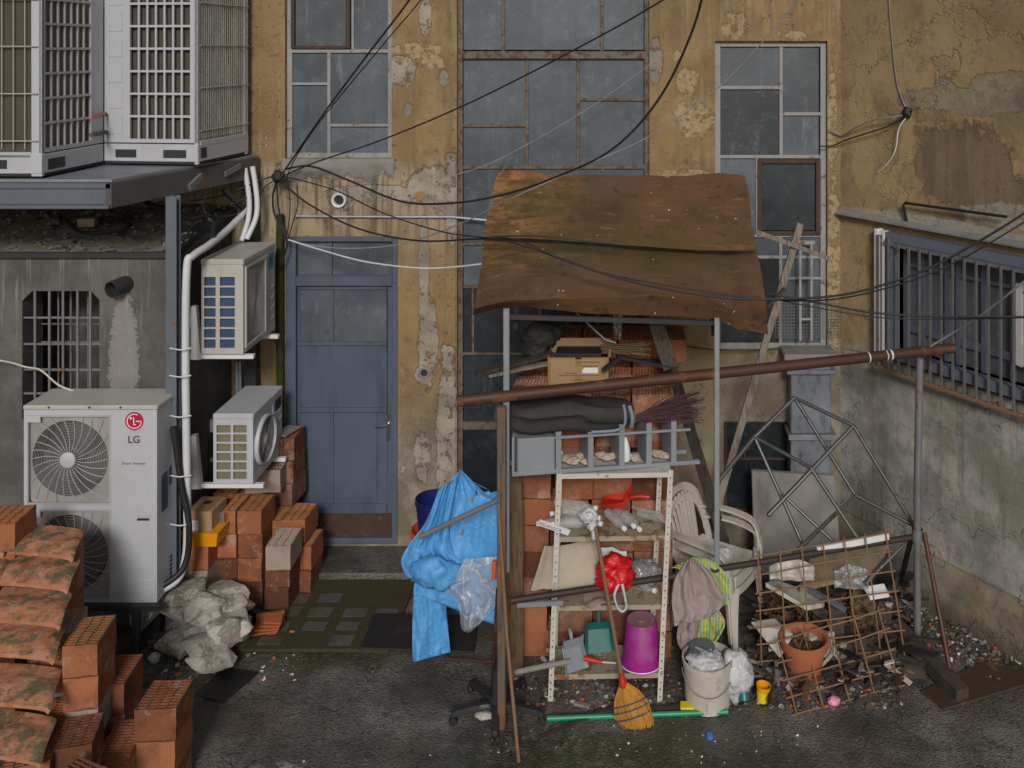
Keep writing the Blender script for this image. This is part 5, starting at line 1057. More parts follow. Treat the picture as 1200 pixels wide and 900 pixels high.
for k, (px, py, d, w_, h_, rot, lab) in enumerate(rocks):
    s_ = d/F; R_ = Matrix.Rotation(rot, 3, 'Y') @ Matrix.Rotation(rr.uniform(-.3, .3), 3, 'Z')
    c = W(px, py, d); hz = max(.03, h_*s_*.66); c.z = max(c.z, hz*.8)
    solo('rock', lab, 'rock', rock_mb(c, (w_*s_*.58, max(w_, h_)*s_*.34, hz*.60), R_, k+3), 'stone', 'pale rocks heaped beside the condenser stand', smooth=15)
# broken brick bits, black strip, ground plates
q = MB(); q.box(W(300, 722, 7.1), (.42, .05, .09), Matrix.Rotation(radians(-8), 3, 'Z') @ Matrix.Rotation(.2, 3, 'Y')); solo('charred_plank', 'short charred black plank at the foot of the clay block pile', 'plank', q, 'black_plastic', bev=.005)
bb = thing('broken_block', 'shattered orange clay block lying broken side up beside the rock heap', 'broken brick', G(310, 745))
c = G(311, 745)
q = MB()
for k in range(5): q.box(c+Vector((.02*k-.03, .02, .012+.026*k)), (.21-.02*k, .12, .011), Matrix.Rotation(.08*k-.1, 3, 'Y') @ Matrix.Rotation(.25, 3, 'Z'))
obj('web', q, 'orange_bit', bb, smooth=0, bev=.002)
q = MB(); q.box(c+Vector((0, .10, .06)), (.20, .02, .11), Matrix.Rotation(.25, 3, 'Z')); obj('shell_piece', q, 'moss_block', bb, smooth=0)
dp = MB(); dp.add([G(228, 816, .004), G(262, 783, .004), G(303, 790, .004), G(262, 825, .004)], [(0, 1, 2, 3)]); dp2 = MB(); dp2.prism([v+Vector((0, 0, .004)) for v in dp.v], (0, 0, .010)); solo('drain_plate', 'dark square drain plate set in the asphalt below the rock heap', 'drain cover', dp2, 'slate', smooth=0, bev=.003)
mt_ = MB(); a = [G(423, 761, .026), G(437, 720, .026), G(560, 722, .026), G(556, 766, .026)]; mt_.prism(a, (0, 0, .012)); solo('floor_mat', 'black rubber mat lying over the glass block paving', 'mat', mt_, 'slate', smooth=0, bev=.004)

# ------------------------------------------------------------------ pipe frame and awning
def pipe(name, label, cat, pts, r, mat, group=None, seg=12, hollow=True):
    q = MB(); q.tube(pts, r, seg)
    return solo(name, label, cat, q, mat, group)
rp = thing('rusty_pipe', 'long rust brown pipe laid across two posts above the metal shelf', 'pipe', W(588, 465, 6.05))
A, B = W(536, 470, 6.0), W(1117, 408, 7.02); q = MB(); q.tube([A.lerp(B, i/12) for i in range(13)], .037, 16, False); obj('tube', q, 'brown_steel', rp)
q = MB(); ax = (B-A).normalized(); Rq = ax.to_track_quat('Z', 'Y').to_matrix(); q.disc(B-ax*.01, .037, Rq); q.disc(A+ax*.01, .037, Rq); obj('open_end', q, 'dark_in', rp, smooth=0)
for t_, w_ in ((.805, .008), (.845, .006), (.855, .012)): q = MB(); p = A.lerp(B, t_); q.tube([p-ax*w_*.6, p+ax*w_*.6], .0378, 16); obj('paint_mark', q, 'white', rp)
q = MB(); b0 = G(588, 853); q.box((b0.x, b0.y, 1.03), (.055, .055, 2.06)); solo('wooden_post', 'peeling brown post holding the pipe beside the blue coat', 'post', q, 'old_post', bev=.006)
q = MB(); b1 = G(1075, 752); q.tube([b1, (b1.x, b1.y, 1.1), W(1078, 420, 6.9)], .028, 12); q.lathe([(.04, .74), (.04, .83)], (b1.x, b1.y, 0), 14); solo('steel_post', 'grey rusting steel post holding the pipe before the wing wall', 'post', q, 'post_grey')
pipe('brown_bar', 'lower brown steel bar running past the shelf to the grey post', 'bar', [W(598, 704, 6.05), W(785, 676, 6.37), W(1078, 628, 6.92)], .021, 'brown_bar')
pipe('rusty_rod', 'rusty rod leaning from the grey post down to the floor plate', 'rod', [W(1083, 624, 6.86), G(1116, 800)], .017, 'brown_steel')
pipe('short_leg_bar', 'short brown bar slanting down behind the grey post', 'bar', [W(1067, 634, 6.97), G(1050, 705)], .02, 'brown_bar')

aw_ = thing('sheet_awning', 'rusted sheet metal awning on thin steel poles over the brick stack', 'awning', W(593, 700, 6.1))
def lerp(a, b, t): return a+(b-a)*t
def tab(T, x):
    for (x0, y0), (x1, y1) in zip(T, T[1:]):
        if x <= x1: return y0+(y1-y0)*(x-x0)/(x1-x0)
    return T[-1][1]
def topsheet(u, v):
    d = lerp(7.86, 7.02, v); L_ = lerp(585, 566, v)-2*sin(v*9); R_ = lerp(872, 888, v)+1.5*sin(v*7)
    px = lerp(L_, R_, u); y0 = tab([(0, 202), (.08, 200), (.2, 205), (.5, 206), (.75, 207), (.9, 203), (1, 206)], u); y1 = tab([(0, 277), (.25, 281), (.5, 287), (.8, 294), (.93, 294), (1, 293)], u)
    p = W(px, lerp(y0, y1, v), d); p.z += .03*sin(u*pi)*sin(v*pi)+.024*nz((u*4, v*3, 0))*sin(v*pi)+.007*nz((u*14, v*9, 2)); return p
q = MB(); q.grid(topsheet, 60, 24); obj('roof_sheet', q, 'awning', aw_, thick=.006, smooth=60)
def lowsheet(u, v):
    fy = tab([(0, 366), (.09, 357.5), (.2, 357), (.4, 365), (.7, 368), (.82, 371), (.9, 383), (1, 389)], u)
    cy_ = tab([(0, 360), (.09, 352), (.2, 349), (.32, 348), (.5, 347), (.7, 346), (.80, 347), (.88, 362), (.94, 350), (1, 356)], u)
    L_ = lerp(569, 555, v)+1.5*sin(v*5); R_ = lerp(882, 900, v**.8); df = 6.26+.18*u
    y0 = tab([(0, 266), (.25, 270), (.5, 277), (.8, 284), (1, 284)], u)
    t_ = min(1, v/.82); f_ = max(0, (v-.82)/.18)
    yy = lerp(lerp(y0, cy_, t_**1.15), fy, f_) if f_ > 0 else lerp(y0, cy_, t_**1.15)
    d = lerp(7.40, df, t_)+.075*f_
    p = W(lerp(L_, R_, u), yy, d); b_ = sin(t_*pi)
    p.z += -.012+.035*b_*(.3+.7*abs(sin(u*pi*1.5+.4)))+.022*nz((u*4, v*3, 7))*b_+.006*nz((u*14, v*9, 3))
    return p
q = MB(); q.grid(lowsheet, 70, 33); obj('roof_sheet', q, 'awning', aw_, thick=.006, smooth=24)
q = MB(); xl = W(593.5, 600, 6.1); q.b2(xl.x-.02, xl.x+.02, xl.y-.012, xl.y+.02, .95, 2.66); obj('pole', q, 'galv', aw_, smooth=0, bev=.003)
q = MB(); xr = W(840, 600, 6.46); q.b2(xr.x-.018, xr.x+.018, xr.y-.015, xr.y+.015, .80, 2.50); obj('pole', q, 'galv', aw_, smooth=0, bev=.003)
q = MB(); q.bar((xl.x, xl.y+.03, 2.60), (xr.x, xr.y+.03, 2.455), .03, .03); obj('cross_bar', q, 'dark_steel', aw_, smooth=0)
q = MB(); q.bar((xl.x+.05, xl.y+.06, 2.52), (xl.x-.1, -.02, 3.11), .03, .04); obj('rafter', q, 'dark_steel', aw_, smooth=0)
q = MB(); q.bar((xr.x-.02, xr.y+.06, 2.37), (xr.x+.1, -.02, 3.08), .03, .04); obj('rafter', q, 'dark_steel', aw_, smooth=0)
q = MB(); q.bar((-.1, -1.66, 2.50), (-.1, -.02, 3.08), .03, .04); obj('rafter', q, 'dark_steel', aw_, smooth=0)
for (a, b, n_) in ((W(887, 272, 7.2), W(972, 303, 7.6), 0),):
    q = MB(); q.bar(a, b, .02, .035); solo('thin_lath', 'thin pale lath jutting out sideways from under the rusted awning', 'lath', q, 'wood_pale', smooth=0)

# ------------------------------------------------------------------ block stack under the awning
GB = 'orange hollow blocks stacked under the awning'
rr = random.Random(5)
cols = [-.72, -.43, -.14, .15]
for k in range(10):
    for i, X in enumerate(cols):
        block((X+rr.uniform(-.02, .02), -1.30+rr.uniform(-.015, .015), .1875*k+.005), radians(rr.uniform(-2, 2)), 'long', 'block' if rr.random() < .9 else 'moss_block',
              f'orange block, {ORD[k]} course up, {["by the brown plank", "second from the brown plank", "second from the dark beam", "by the leaning dark beam"][i]}', GB)
for j, Y in enumerate((-1.10, -.90, -.70)):
    for i, X in enumerate(cols):
        for k in ((7, 8, 9) if i < 3 else range(10)):
            if k < 9 and i < 3: continue
            block((X+rr.uniform(-.012, .012), Y, .1875*k+.005), radians(rr.uniform(-2, 2)), 'long', 'block', f'orange block, {ORD[k]} course up, {["second", "third", "fourth"][j]} row back, {["by the brown plank", "beside the box", "behind the box", "by the leaning dark beam"][i]}', GB)
for j, Y in enumerate((-.48, -.28)):
    for i, X in enumerate((-.55, -.26, .03, .30)):
        block((X, Y, .1875*10-.04+.0), radians(rr.uniform(-2, 2)), 'long', 'moss_block', f'dull block on the high back tier under the awning, {["front", "back"][j]} row, {["by the fabric bundle", "behind the box", "behind the straw", "by the dark beam"][i]}', GB)
q = MB(); 
def plank(mb, a, b, w_, t, n, seed, up=(0, 0, 1), roll=0):
    a = Vector(a); b = Vector(b); d = (b-a).normalized(); u = Vector(up) if abs(d.dot(Vector(up))) < .98 else Vector((0, 1, 0)); x = d.cross(u).normalized(); z = x.cross(d)
    if roll: x, z = x*cos(roll)+z*sin(roll), z*cos(roll)-x*sin(roll)
    V = []
    for i in range(n+1):
        c = a.lerp(b, i/n)+z*.006*nz((i*.5, seed, 0)); ww = w_*(1+.12*nz((i*.7, seed, 3)))
        V += [c+x*sx*ww/2+z*sz*t/2 for sx, sz in ((-1, -1), (1, -1), (1, 1), (-1, 1))]
    Fc = [(i*4+k, i*4+(k+1) % 4, i*4+4+(k+1) % 4, i*4+4+k) for i in range(n) for k in range(4)]+[(3, 2, 1, 0), (n*4, n*4+1, n*4+2, n*4+3)]
    mb.add(V, Fc)
q = MB(); plank(q, W(604, 800, 6.42), W(603, 553, 6.55), .115, .03, 10, 1, up=(0, -1, 0)); q.v = [Vector((v.x, v.y, max(0, v.z))) for v in q.v]; solo('upright_plank', 'brown upright plank standing between the post and the orange blocks', 'plank', q, 'wood_brown', smooth=0)
q = MB(); plank(q, W(769, 380, 6.85), W(787, 432, 6.72), .11, .03, 8, 4, up=(0, -1, .3)); solo('weathered_board', 'grey weathered board end propped over the top blocks under the awning', 'board', q, 'wood_dark', smooth=0)
q = MB(); plank(q, W(778, 400, 6.98), W(858, 668, 7.5), .085, .06, 12, 5, up=(0, -1, .3)); solo('dark_beam', 'long dark beam leaning against the end of the orange block stack', 'beam', q, 'wood_dark', smooth=0)
for k, (a, b, w_) in enumerate([((556, 438, 6.55), (648, 414, 6.95), .075), ((572, 440, 6.62), (650, 424, 6.9), .05)]):
    q = MB(); plank(q, W(*a), W(*b), w_, .02, 10, 8+k); solo('loose_board', ['grey brown weathered board sticking out past the awning pole', 'narrower splintered board under the weathered one behind the awning pole'][k], 'board', q, 'wood_pale' if k else 'wood_dark', smooth=0)
q = MB(); q.bar(W(706, 434, 6.72), W(727, 418, 6.78), .035, .02); q.bar(W(727, 418.3, 6.78), W(789, 431, 6.72), .035, .02); solo('bent_steel_strip', 'black bent steel strip lying on the top blocks beside the cardboard box', 'strip', q, 'black_plastic', smooth=0)
pipe('thin_rod', 'thin grey rod slanting under the awning behind the cardboard box', 'rod', [W(676, 367, 7.1), W(709, 398, 7.0), W(722, 402, 7.0)], .008, 'galv')
q = MB(); rr = random.Random(9)
for k in range(70): 
    a = W(704, 409+rr.uniform(-6, 6), 6.98+rr.uniform(-.03, .03)); b = W(752+rr.uniform(-14, 12), 409+rr.uniform(-9, 8), 6.95+rr.uniform(-.04, .04)); q.tube([a, a.lerp(b, .5)+Vector((0, 0, rr.uniform(-.01, .012))), b], .0035, 4)
solo('straw_broom', 'old olive straw broom head lying behind the cardboard box', 'broom', q, 'dry_straw')
def lump(mb, c, size, seed, n=20, amp=.25, fr=2.2):
    bm = bmesh.new(); bmesh.ops.create_icosphere(bm, subdivisions=4, radius=1)
    V = []
    for v in bm.verts:
        p = v.co; k = 1+amp*nz(p, fr*.8, seed)+amp*.45*(1-abs(nz(p+Vector((nz(p, 2, 5), nz(p, 2, 6), 0))*.4, fr*1.5, seed+1))*3)+amp*.18*(1-abs(nz(p, fr*3.2, seed+2))*3); V.append(Vector(c)+Vector((p.x*size[0], p.y*size[1], p.z*size[2]))*k)
    mb.add(V, [tuple(x.index for x in f.verts) for f in bm.faces]); bm.free(); return mb
q = MB(); lump(q, W(636, 393, 7.15), (.15, .12, .10), 3); lump(q, W(628, 410, 7.05), (.10, .1, .07), 5); solo('fabric_bundle', 'dark grey bundle of old fabric heaped behind the cardboard box', 'fabric', q, 'bag_black', smooth=180)
q = MB(); q.grid(lambda u, v: W(718+12*u+4*v*(.5-u), 368+30*v, 7.2)+Vector((0, .03*nz((u*2, v*3, 1)), 0)), 8, 12); solo('plastic_strip', 'greyish plastic strip dangling under the awning over the back blocks', 'plastic', q, 'grey_bag', thick=.002, smooth=60)

# cardboard box on the blocks
cb = thing('cardboard_box', 'open cardboard box with amber tape and a white label on the orange blocks', 'box', W(678, 448, 6.82))
z0 = 1.905; x0, x1 = W(642, 0, 6.82).x, W(713, 0, 6.82).x; y0 = 6.82-CD; y1 = y0+.29; hf, hr = .20, .255
q = MB(); t_ = .006
q.b2(x0, x1, y0, y0+t_, z0, z0+hf); q.b2(x0, x1, y1-t_, y1, z0, z0+hr+.0); q.b2(x0, x0+t_, y0+t_, y1-t_, z0, z0+hf); q.b2(x1-t_, x1, y0+t_, y1-t_, z0, z0+hf); q.b2(x0+t_, x1-t_, y0+t_, y1-t_, z0, z0+t_)
obj('box_body', q, 'cardboard', cb, smooth=0, bev=.002)
q = MB(); q.prism([(x1, y0+.01, z0+hf), (x1+.012, y0+.02, z0+hf-.0), (x1+.012, y1-.02, z0+hr), (x1, y1-.01, z0+hr)], (.004, 0, 0)); obj('flap', q, 'cardboard', cb, smooth=0)
q = MB(); cx = (x0+x1)/2; 
for (a, b, c, d) in ((cx-.02, cx+.025, .14, hf), (cx-.02, cx+.025, 0, .075), (x0, x0+.02, 0, hf), (x1-.025, x1, 0, .06), (x1-.02, x1, .1, hf), (x0+.02, x1-.025, 0, .012), (x0+.02, x1-.02, hf-.01, hf)): q.b2(a, b, y0-.0018, y0, z0+c, z0+d)
obj('tape_strip', q, 'tape', cb, smooth=0)
q = MB(); lx = x0+.25; q.prism([(lx, y0-.003, z0+.088), (lx+.115, y0-.003, z0+.088), (lx+.115, y0-.003, z0+.128), (lx+.02, y0-.003, z0+.128), (lx, y0-.003, z0+.112)], (0, .0025, 0)); obj('paper_label', q, 'paper', cb, smooth=0)
q = MB(); rr = random.Random(4)
for (z, a, b) in ((.165, .21, .37), (.135, .25, .36), (.083, .13, .21), (.068, .08, .37), (.035, .17, .31)):
    x = a
    while x < b: w_ = rr.uniform(.004, .016); q.b2(x0+x, x0+x+w_, y0-.0024, y0-.001, z0+z, z0+z+.006); x += w_+rr.uniform(.002, .007)
obj('print', q, 'print', cb, smooth=0)
q = MB(); q.b2(x0+.05, x1-.05, y0+.05, y1-.06, z0+.04, z0+hf+.012); solo('black_tray', 'flat black tray standing inside the open cardboard box', 'tray', q, 'black_plastic', smooth=0, bev=.006)

# ------------------------------------------------------------------ shelf
sh = thing('metal_shelf', 'white enamelled metal shelf with rust stains and perforated posts', 'shelf', W(709, 823, 6.25))
def shx(px, py, d): return W(px, py, d)
FLb, FLt, FRb, FRt = W(642, 823, 6.25), W(652.5, 552, 6.25), W(776, 825, 6.25), W(789, 551, 6.25)
for p in (FLb, FRb): p.z = 0
dpv = Vector((-.055, .31, 0)); 
BLb, BLt, BRb, BRt = FLb+Vector((.0, .31, 0)), FLt+Vector((-.015, .31, 0)), FRb+dpv, FRt+dpv
def post(b, t, sx, rear):
    mb = MB(); axis = (t-b); Lh = axis.length; axis.normalize(); ex = Vector((1, 0, 0)); 
    ops = []
    n = int(Lh/.047)
    for k in range(n):
        z = .03+k*.047; ops.append((.012, .021, z, z+(.013 if k % 2 else .008)))
    s_ = sx
    wall_cells(ops, [0, .034], [0, Lh], tr=lambda x, z, d: b+axis*z+ex*s_*x+Vector((0, d, 0)), dep=.002, mb=mb)
    wall_cells([], [0, .034], [0, Lh], tr=lambda x, z, d: b+axis*z+Vector((0, x+.002, 0)), dep=.002, mb=mb)
    q_ = MB(); return obj('post', mb, 'shelf', sh, smooth=0)
post(FLb, FLt, 1, 0); post(FRb, FRt, -1, 0); post(BLb, BLt, 1, 1); post(BRb, BRt, -1, 1)
# dark plugs behind holes are not needed: the holes are open
def sp(b, t, z): return b.lerp(t, z/t.z)
for z, mt in ((1.515, 'shelf'), (1.095, 'shelf_deck'), (.635, 'shelf_deck'), (.178, 'shelf_deck')):
    a, b, c, d = (sp(FLb, FLt, z)+Vector((.003, .003, 0)), sp(FRb, FRt, z)+Vector((-.003, .003, .012)), sp(BRb, BRt, z)+Vector((-.003, -.003, .012)), sp(BLb, BLt, z)+Vector((.003, -.003, 0)))
    q = MB()
    def dk_(u, v): p = a.lerp(b, u).lerp(d.lerp(c, u), v); p.z += -.012*sin(u*pi)*sin(v*pi); return p
    q.grid(dk_, 12, 6); q.prism([a, b, b-Vector((0, 0, .032)), a-Vector((0, 0, .032))], (0, .004, 0)); q.prism([d, c, c-Vector((0, 0, .03)), d-Vector((0, 0, .03))], (0, -.004, 0)); q.prism([a, d, d-Vector((0, 0, .03)), a-Vector((0, 0, .03))], (.004, 0, 0)); q.prism([b, c, c-Vector((0, 0, .03)), b-Vector((0, 0, .03))], (-.004, 0, 0))
    obj('shelf_board', q, mt, sh, smooth=0)

# ------------------------------------------------------------------ grey rack and bag on top
O = W(600, 556, 6.2); O.z = 1.535; ex = Vector((.989, .148, 0)).normalized(); ey = Vector((-.30, .954, 0)).normalized(); ez = Vector((0, 0, 1))
rk = thing('sheet_metal_rack', 'grey blue sheet metal rack with open bays lying on top of the white shelf', 'rack', O)
def rbx(mb, x0, x1, y0, y1, z0, z1):
    P = [O+ex*x+ey*y+ez*z for z in (z0, z1) for y in (y0, y1) for x in (x0, x1)]
    mb.add(P, [(0, 2, 3, 1), (4, 5, 7, 6), (0, 1, 5, 4), (2, 6, 7, 3), (0, 4, 6, 2), (1, 3, 7, 5)])
q = MB(); rbx(q, .035, .285, .002, .20, .0, .232); obj('closed_box', q, 'rack_grey', rk, smooth=0, bev=.006)
q = MB(); rbx(q, 0, 1.27, -.004, .03, -.012, .014); rbx(q, .0, 1.24, .17, .20, -.012, .014); obj('bottom_rail', q, 'rack_grey', rk, smooth=0, bev=.003)
q = MB(); rbx(q, .28, 1.20, -.012, .004, .222, .238); rbx(q, .28, 1.18, .19, .2, .222, .238); obj('top_rail', q, 'rack_grey', rk, smooth=0, bev=.002)
for k, x in enumerate((.29, .505, .715, .90, 1.07)):
    q = MB(); rbx(q, x, x+.036, 0, .004, .014, .29); rbx(q, x, x+.003, .004, .20, .014, .27); obj('divider', q, 'rack_grey', rk, smooth=0)
q = MB(); rbx(q, 0, .014, 0, .012, 0, .25); rbx(q, .016, .024, .04, .05, 0, .25); obj('end_frame', q, 'rack_grey', rk, smooth=0)
for k, x in enumerate((.90, 1.07)):
    q = MB(); rbx(q, x-.001, x+.037, -.001, .006, .285, .294); obj('purple_tip', q, 'magenta', rk, smooth=0)
q = MB(); c = O+ex*.775+ey*.06+Vector((0, 0, .02)); q.lathe([(.03, 0), (.036, .02), (.03, .09), (.012, .15), (.001, .16)], c, 14); solo('white_bottle', 'small white plastic funnel bottle standing in a bay of the grey rack', 'bottle', q, 'white')
q = MB(); rr = random.Random(8)
for k in range(14): lump(q, O+ex*rr.uniform(.34, 1.05)+ey*rr.uniform(.06, .16)+Vector((0, 0, .03)), (rr.uniform(.02, .05), .03, .016), k, amp=.4)
solo('junk', 'scraps of paper and dirt lying in the bays of the grey rack', 'scraps', q, 'beige_card', None)['kind'] = 'stuff'
# black bag
bg_ = thing('carry_bag', 'long black fabric bag with grey blue piping lying on the grey rack', 'bag', W(675, 503, 6.35))
c0 = O+ex*.40+ey*.09+ez*(.252+.105); 
def bagp(u, v):
    a = 2*pi*v; s_ = u*2-1; prof = (1-abs(s_)**7)**.4 if abs(s_) < 1 else 0
    cx_, cz_ = cos(a), sin(a); sq_ = lambda t: math.copysign(abs(t)**.62, t)
    wr = .014*nz((u*6, cz_*2, cx_*2), 1, 2)+.012*sin(cz_*7+u*7+nz((u*3, 0, 0))*3)
    zz = sq_(cz_)*(.100 if cz_ < 0 else .088-.018*u)*prof+wr*prof*1.1
    return c0+ex*(s_*.44)+ey*(sq_(cx_)*(.115)*prof+wr*.7)+ez*zz
q = MB(); q.grid(bagp, 60, 40); obj('bag_body', q, 'bag_black', bg_, smooth=180)
q = MB(); q.tube(smoothpath([c0+ex*.12-ey*.118-ez*.095, c0+ex*.28-ey*.122-ez*.092, c0+ex*.34-ey*.120-ez*.06, c0+ex*.35-ey*.110+ez*.01, c0+ex*.345-ey*.085+ez*.062], 5), .010, 8); obj('piping', q, 'bag_trim', bg_)
q = MB(); q.tube(smoothpath([c0+ex*.385-ey*.08+ez*.05, c0+ex*.395-ey*.10+ez*.01, c0+ex*.40-ey*.105-ez*.04, c0+ex*.395-ey*.09-ez*.09], 5), .014, 8); obj('strap', q, 'bag_trim', bg_)
# twig broom
q = MB(); rr = random.Random(3); a0 = O+ex*.86+ey*.10+ez*.285
for k in range(150):
    b = a0+ex*(.36+rr.uniform(-.12, .12))+ey*rr.uniform(-.08, .08)+ez*(.06+rr.uniform(-.10, .10)); m_ = a0.lerp(b, .5)+Vector((0, 0, rr.uniform(-.01, .02))); q.tube([a0+Vector((0, rr.uniform(-.02, .02), rr.uniform(-.02, .02))), m_, b], .0028, 4, False)
solo('twig_broom', 'dark reddish twig broom lying on the end of the grey rack', 'broom', q, 'twigs')

# ------------------------------------------------------------------ things on the shelf
def bottle(c, dirv, L, r, label, cap=True, lab=False, txt=None):
    dirv = Vector(dirv).normalized(); R_ = dirv.to_track_quat('Z', 'Y').to_matrix(); t = thing('plastic_bottle', label, 'bottle', c, 'clear plastic bottles on the shelf')
    q = MB(); c = Vector(c)
    q.lathe([(.001, 0), (r*.9, .004), (r, .02), (r*.93, L*.3), (r, L*.36), (r*.97, L*.62), (r*.85, L*.74), (r*.4, L*.9), (.013, L*.94), (.013, L)], c, 18, R_); obj('bottle_body', q, 'bottle', t, smooth=60)
    q = MB(); q.lathe([(.017, L-.012), (.0175, L+.008), (.015, L+.012), (.001, L+.012)], c, 14, R_); obj('cap', q, 'white', t)
    if lab: 
        q = MB(); q.lathe([(r*1.012, L*.34), (r*1.012, L*.64)], c, 18, R_); obj('paper_label', q, 'paper', t)
    return t
rr = random.Random(2)
def onshelf(px, d, z): p = W(px, 0, d); return Vector((p.x, p.y, z))
z2 = 1.105
bottle(onshelf(682, 6.34, z2+.045), (-1, -.25, .10), .30, .038, 'clear bottle with a lettered white strip jutting out past the shelf post', lab=False)
# the lettered strip on it
tq = thing('bottle_carton', 'white lettered strip lying along the outermost clear bottle', 'label strip', W(645, 618, 6.22))
a, b = W(631, 612.5, 6.2), W(667, 625, 6.24); dv = (b-a).normalized(); upv = Vector((0, -.25, .97)).normalized(); upv = (upv-dv*upv.dot(dv)).normalized(); nrm = dv.cross(upv)
q = MB(); h_ = .040; q.prism([a-upv*h_/2, b-upv*h_/2, b+upv*h_/2, a+upv*h_/2], -nrm*.012); obj('strip_body', q, 'paper', tq, smooth=0)
q = text_mb('PSDANSCA', .033, a.lerp(b, .38)-upv*.012+nrm*.0015, dv, upv, .0004); obj('lettering', q, 'ink_blue', tq, smooth=0)
bottle(onshelf(650, 6.46, z2+.125), (1, -.3, .0), .30, .036, 'topmost clear bottle of the heap, its cap beside the red dustpan')
bottle(onshelf(660, 6.44, z2+.09), (1, -.42, -.05), .27, .036, 'clear bottle second from the top of the heap, cap in the middle')
bottle(onshelf(664, 6.40, z2+.042), (1, -.35, .02), .25, .036, 'clear bottle lowest in the heap beside the hanging white glove')
bottle(onshelf(712, 6.48, z2+.045), (.55, -1, -.02), .24, .034, 'clear bottle pointing out of the shelf, cap just below the red dustpan')
bottle(onshelf(722, 6.50, z2+.05), (.55, -1, .01), .25, .034, 'clear bottle pointing outwards beside its twin, slightly higher cap')
bottle(onshelf(733, 6.47, z2+.035), (.5, -1, -.03), .21, .03, 'small clear bottle pointing outwards with its cap lowest of the three')
bottle(onshelf(748, 6.5, z2+.04), (.9, -.5, .0), .24, .034, 'clear bottle lying at the far end of the shelf under the dustpan handle')
bottle(onshelf(690, 6.52, z2+.042), (-.9, -.2, .0), .26, .036, 'clear bottle lying at the back of the heap')
bottle(onshelf(728, 6.5, .635+.045), (.95, -.6, .0), .27, .034, 'clear bottle lying on the third board beside the red bag')
q = MB(); q.tube(smoothpath([W(684, 603, 6.18), W(690, 597, 6.17), W(698, 604, 6.17), W(695, 614, 6.17), W(696, 632, 6.16)], 5), [.012]*1 and .016, 8); lump(q, W(688, 605, 6.18), (.045, .03, .035), 4, amp=.35); lump(q, W(694, 617, 6.17), (.028, .022, .03), 9, amp=.35)
solo('white_rag', 'crumpled white plastic rag tied at the tip of the broom stick', 'rag', q, 'white_bag', smooth=180)
def dustpan(name, label, c, yaw, mat, w_=.20, l=.20, handle=.14, tilt=0, hang=False):
    R_ = Matrix.Rotation(yaw, 3, 'Z') @ Matrix.Rotation(tilt, 3, 'X'); c = Vector(c); t = thing(name, label, 'dustpan', c)
    q = MB(); P = lambda x, y, z: c+R_ @ Vector((x, y, z))
    def pan(u, v):
        x = (u-.5)*w_*(1-.12*v); y = -l/2+l*v; z = .006+.05*max(0, v-.75)*4*0
        e = abs(u-.5)*2; z += .055*max(0, (e-.8)/.2)*(.15+.85*v)+.06*max(0, (v-.82)/.18)**1.0; return P(x, y, z)
    q.grid(pan, 20, 16); obj('pan', q, mat, t, thick=.004, smooth=40)
    q = MB(); q.tube([P(0, l*.48, .045), P(0, l*.6, .06), P(0, l*.6+handle*.5, .07), P(0, l*.6+handle, .068)], [.011, .012, .014, .010], 8); obj('handle', q, mat, t)
    return t
dustpan('red_dustpan', 'red plastic dustpan lying on the heap of clear bottles', onshelf(721, 6.45, z2+.115), radians(-100), 'red_pl', .15, .2, .12)
q = MB(); q.tube([W(741, 594, 6.4), W(768, 602, 6.3), W(778, 612, 6.27)], .01, 8); solo('clear_tube', 'clear plastic tube beyond the red dustpan at the shelf end', 'tube', q, 'grey_bag')
# third board: card sheets, red bag, grey bag
def sheet(pts, dd, name, label, cat, mat, thick=.003, n=10, amp=.01, seed=0):
    (a, b, c, d) = [W(x, y, z) for x, y, z in pts]; q = MB()
    q.grid(lambda u, v: a.lerp(b, u).lerp(d.lerp(c, u), v)+Vector((0, amp*nz((u*3, v*3, seed)), amp*nz((u*3, v*3, seed+4)))), n, n); return solo(name, label, cat, q, mat, thick=thick, smooth=50)
sheet([(655, 640, 6.50), (700, 632, 6.50), (706, 692, 6.28), (652, 694, 6.28)], 0, 'card_sheet', 'large stained beige card sheet propped upright on the third board', 'card', 'beige_card', amp=.012)
sheet([(638, 640, 6.52), (652, 640, 6.48), (650, 690, 6.22), (622, 692, 6.22)], 0, 'card_sheet', 'folded beige card sheet poking out past the shelf post', 'card', 'beige_card', amp=.012, seed=3)
sheet([(700, 640, 6.54), (734, 646, 6.52), (738, 690, 6.34), (700, 690, 6.32)], 0, 'card_sheet', 'pale card sheet standing behind the red bag', 'card', 'paper', amp=.012, seed=5)
sheet([(655, 696, 6.45), (725, 690, 6.5), (722, 704, 6.21), (690, 714, 6.17)], 0, 'card_sheet', 'whitish stained card lying flat and drooping over the third board', 'card', 'beige_card', amp=.02, seed=7)
q = MB(); lump(q, W(720, 671, 6.24), (.12, .10, .10), 12, amp=.30, fr=2.6); 
rb_ = solo('carrier_bag', 'crumpled red carrier bag with white marks on the third board', 'bag', q, 'red_bag', smooth=180)
q = MB()
for s_ in (-1, 1): q.tube(smoothpath([W(727+s_*2, 684, 6.14), W(726+s_*6, 698, 6.12), W(729+s_*5, 712, 6.12), W(729, 717, 6.12)], 5), [.011, .010, .010, .009, .009, .008, .008, .008, .008, .008, .008, .008, .008, .008, .008, .008][:16], 6)
solo('white_strap', 'white plastic bag handles hanging down below the red bag', 'bag handles', q, 'white_bag')
q = MB(); lump(q, W(755, 672, 6.42), (.11, .08, .085), 15, amp=.35, fr=2.6); solo('carrier_bag', 'crumpled translucent grey bag beside the red one', 'bag', q, 'grey_bag', smooth=180)
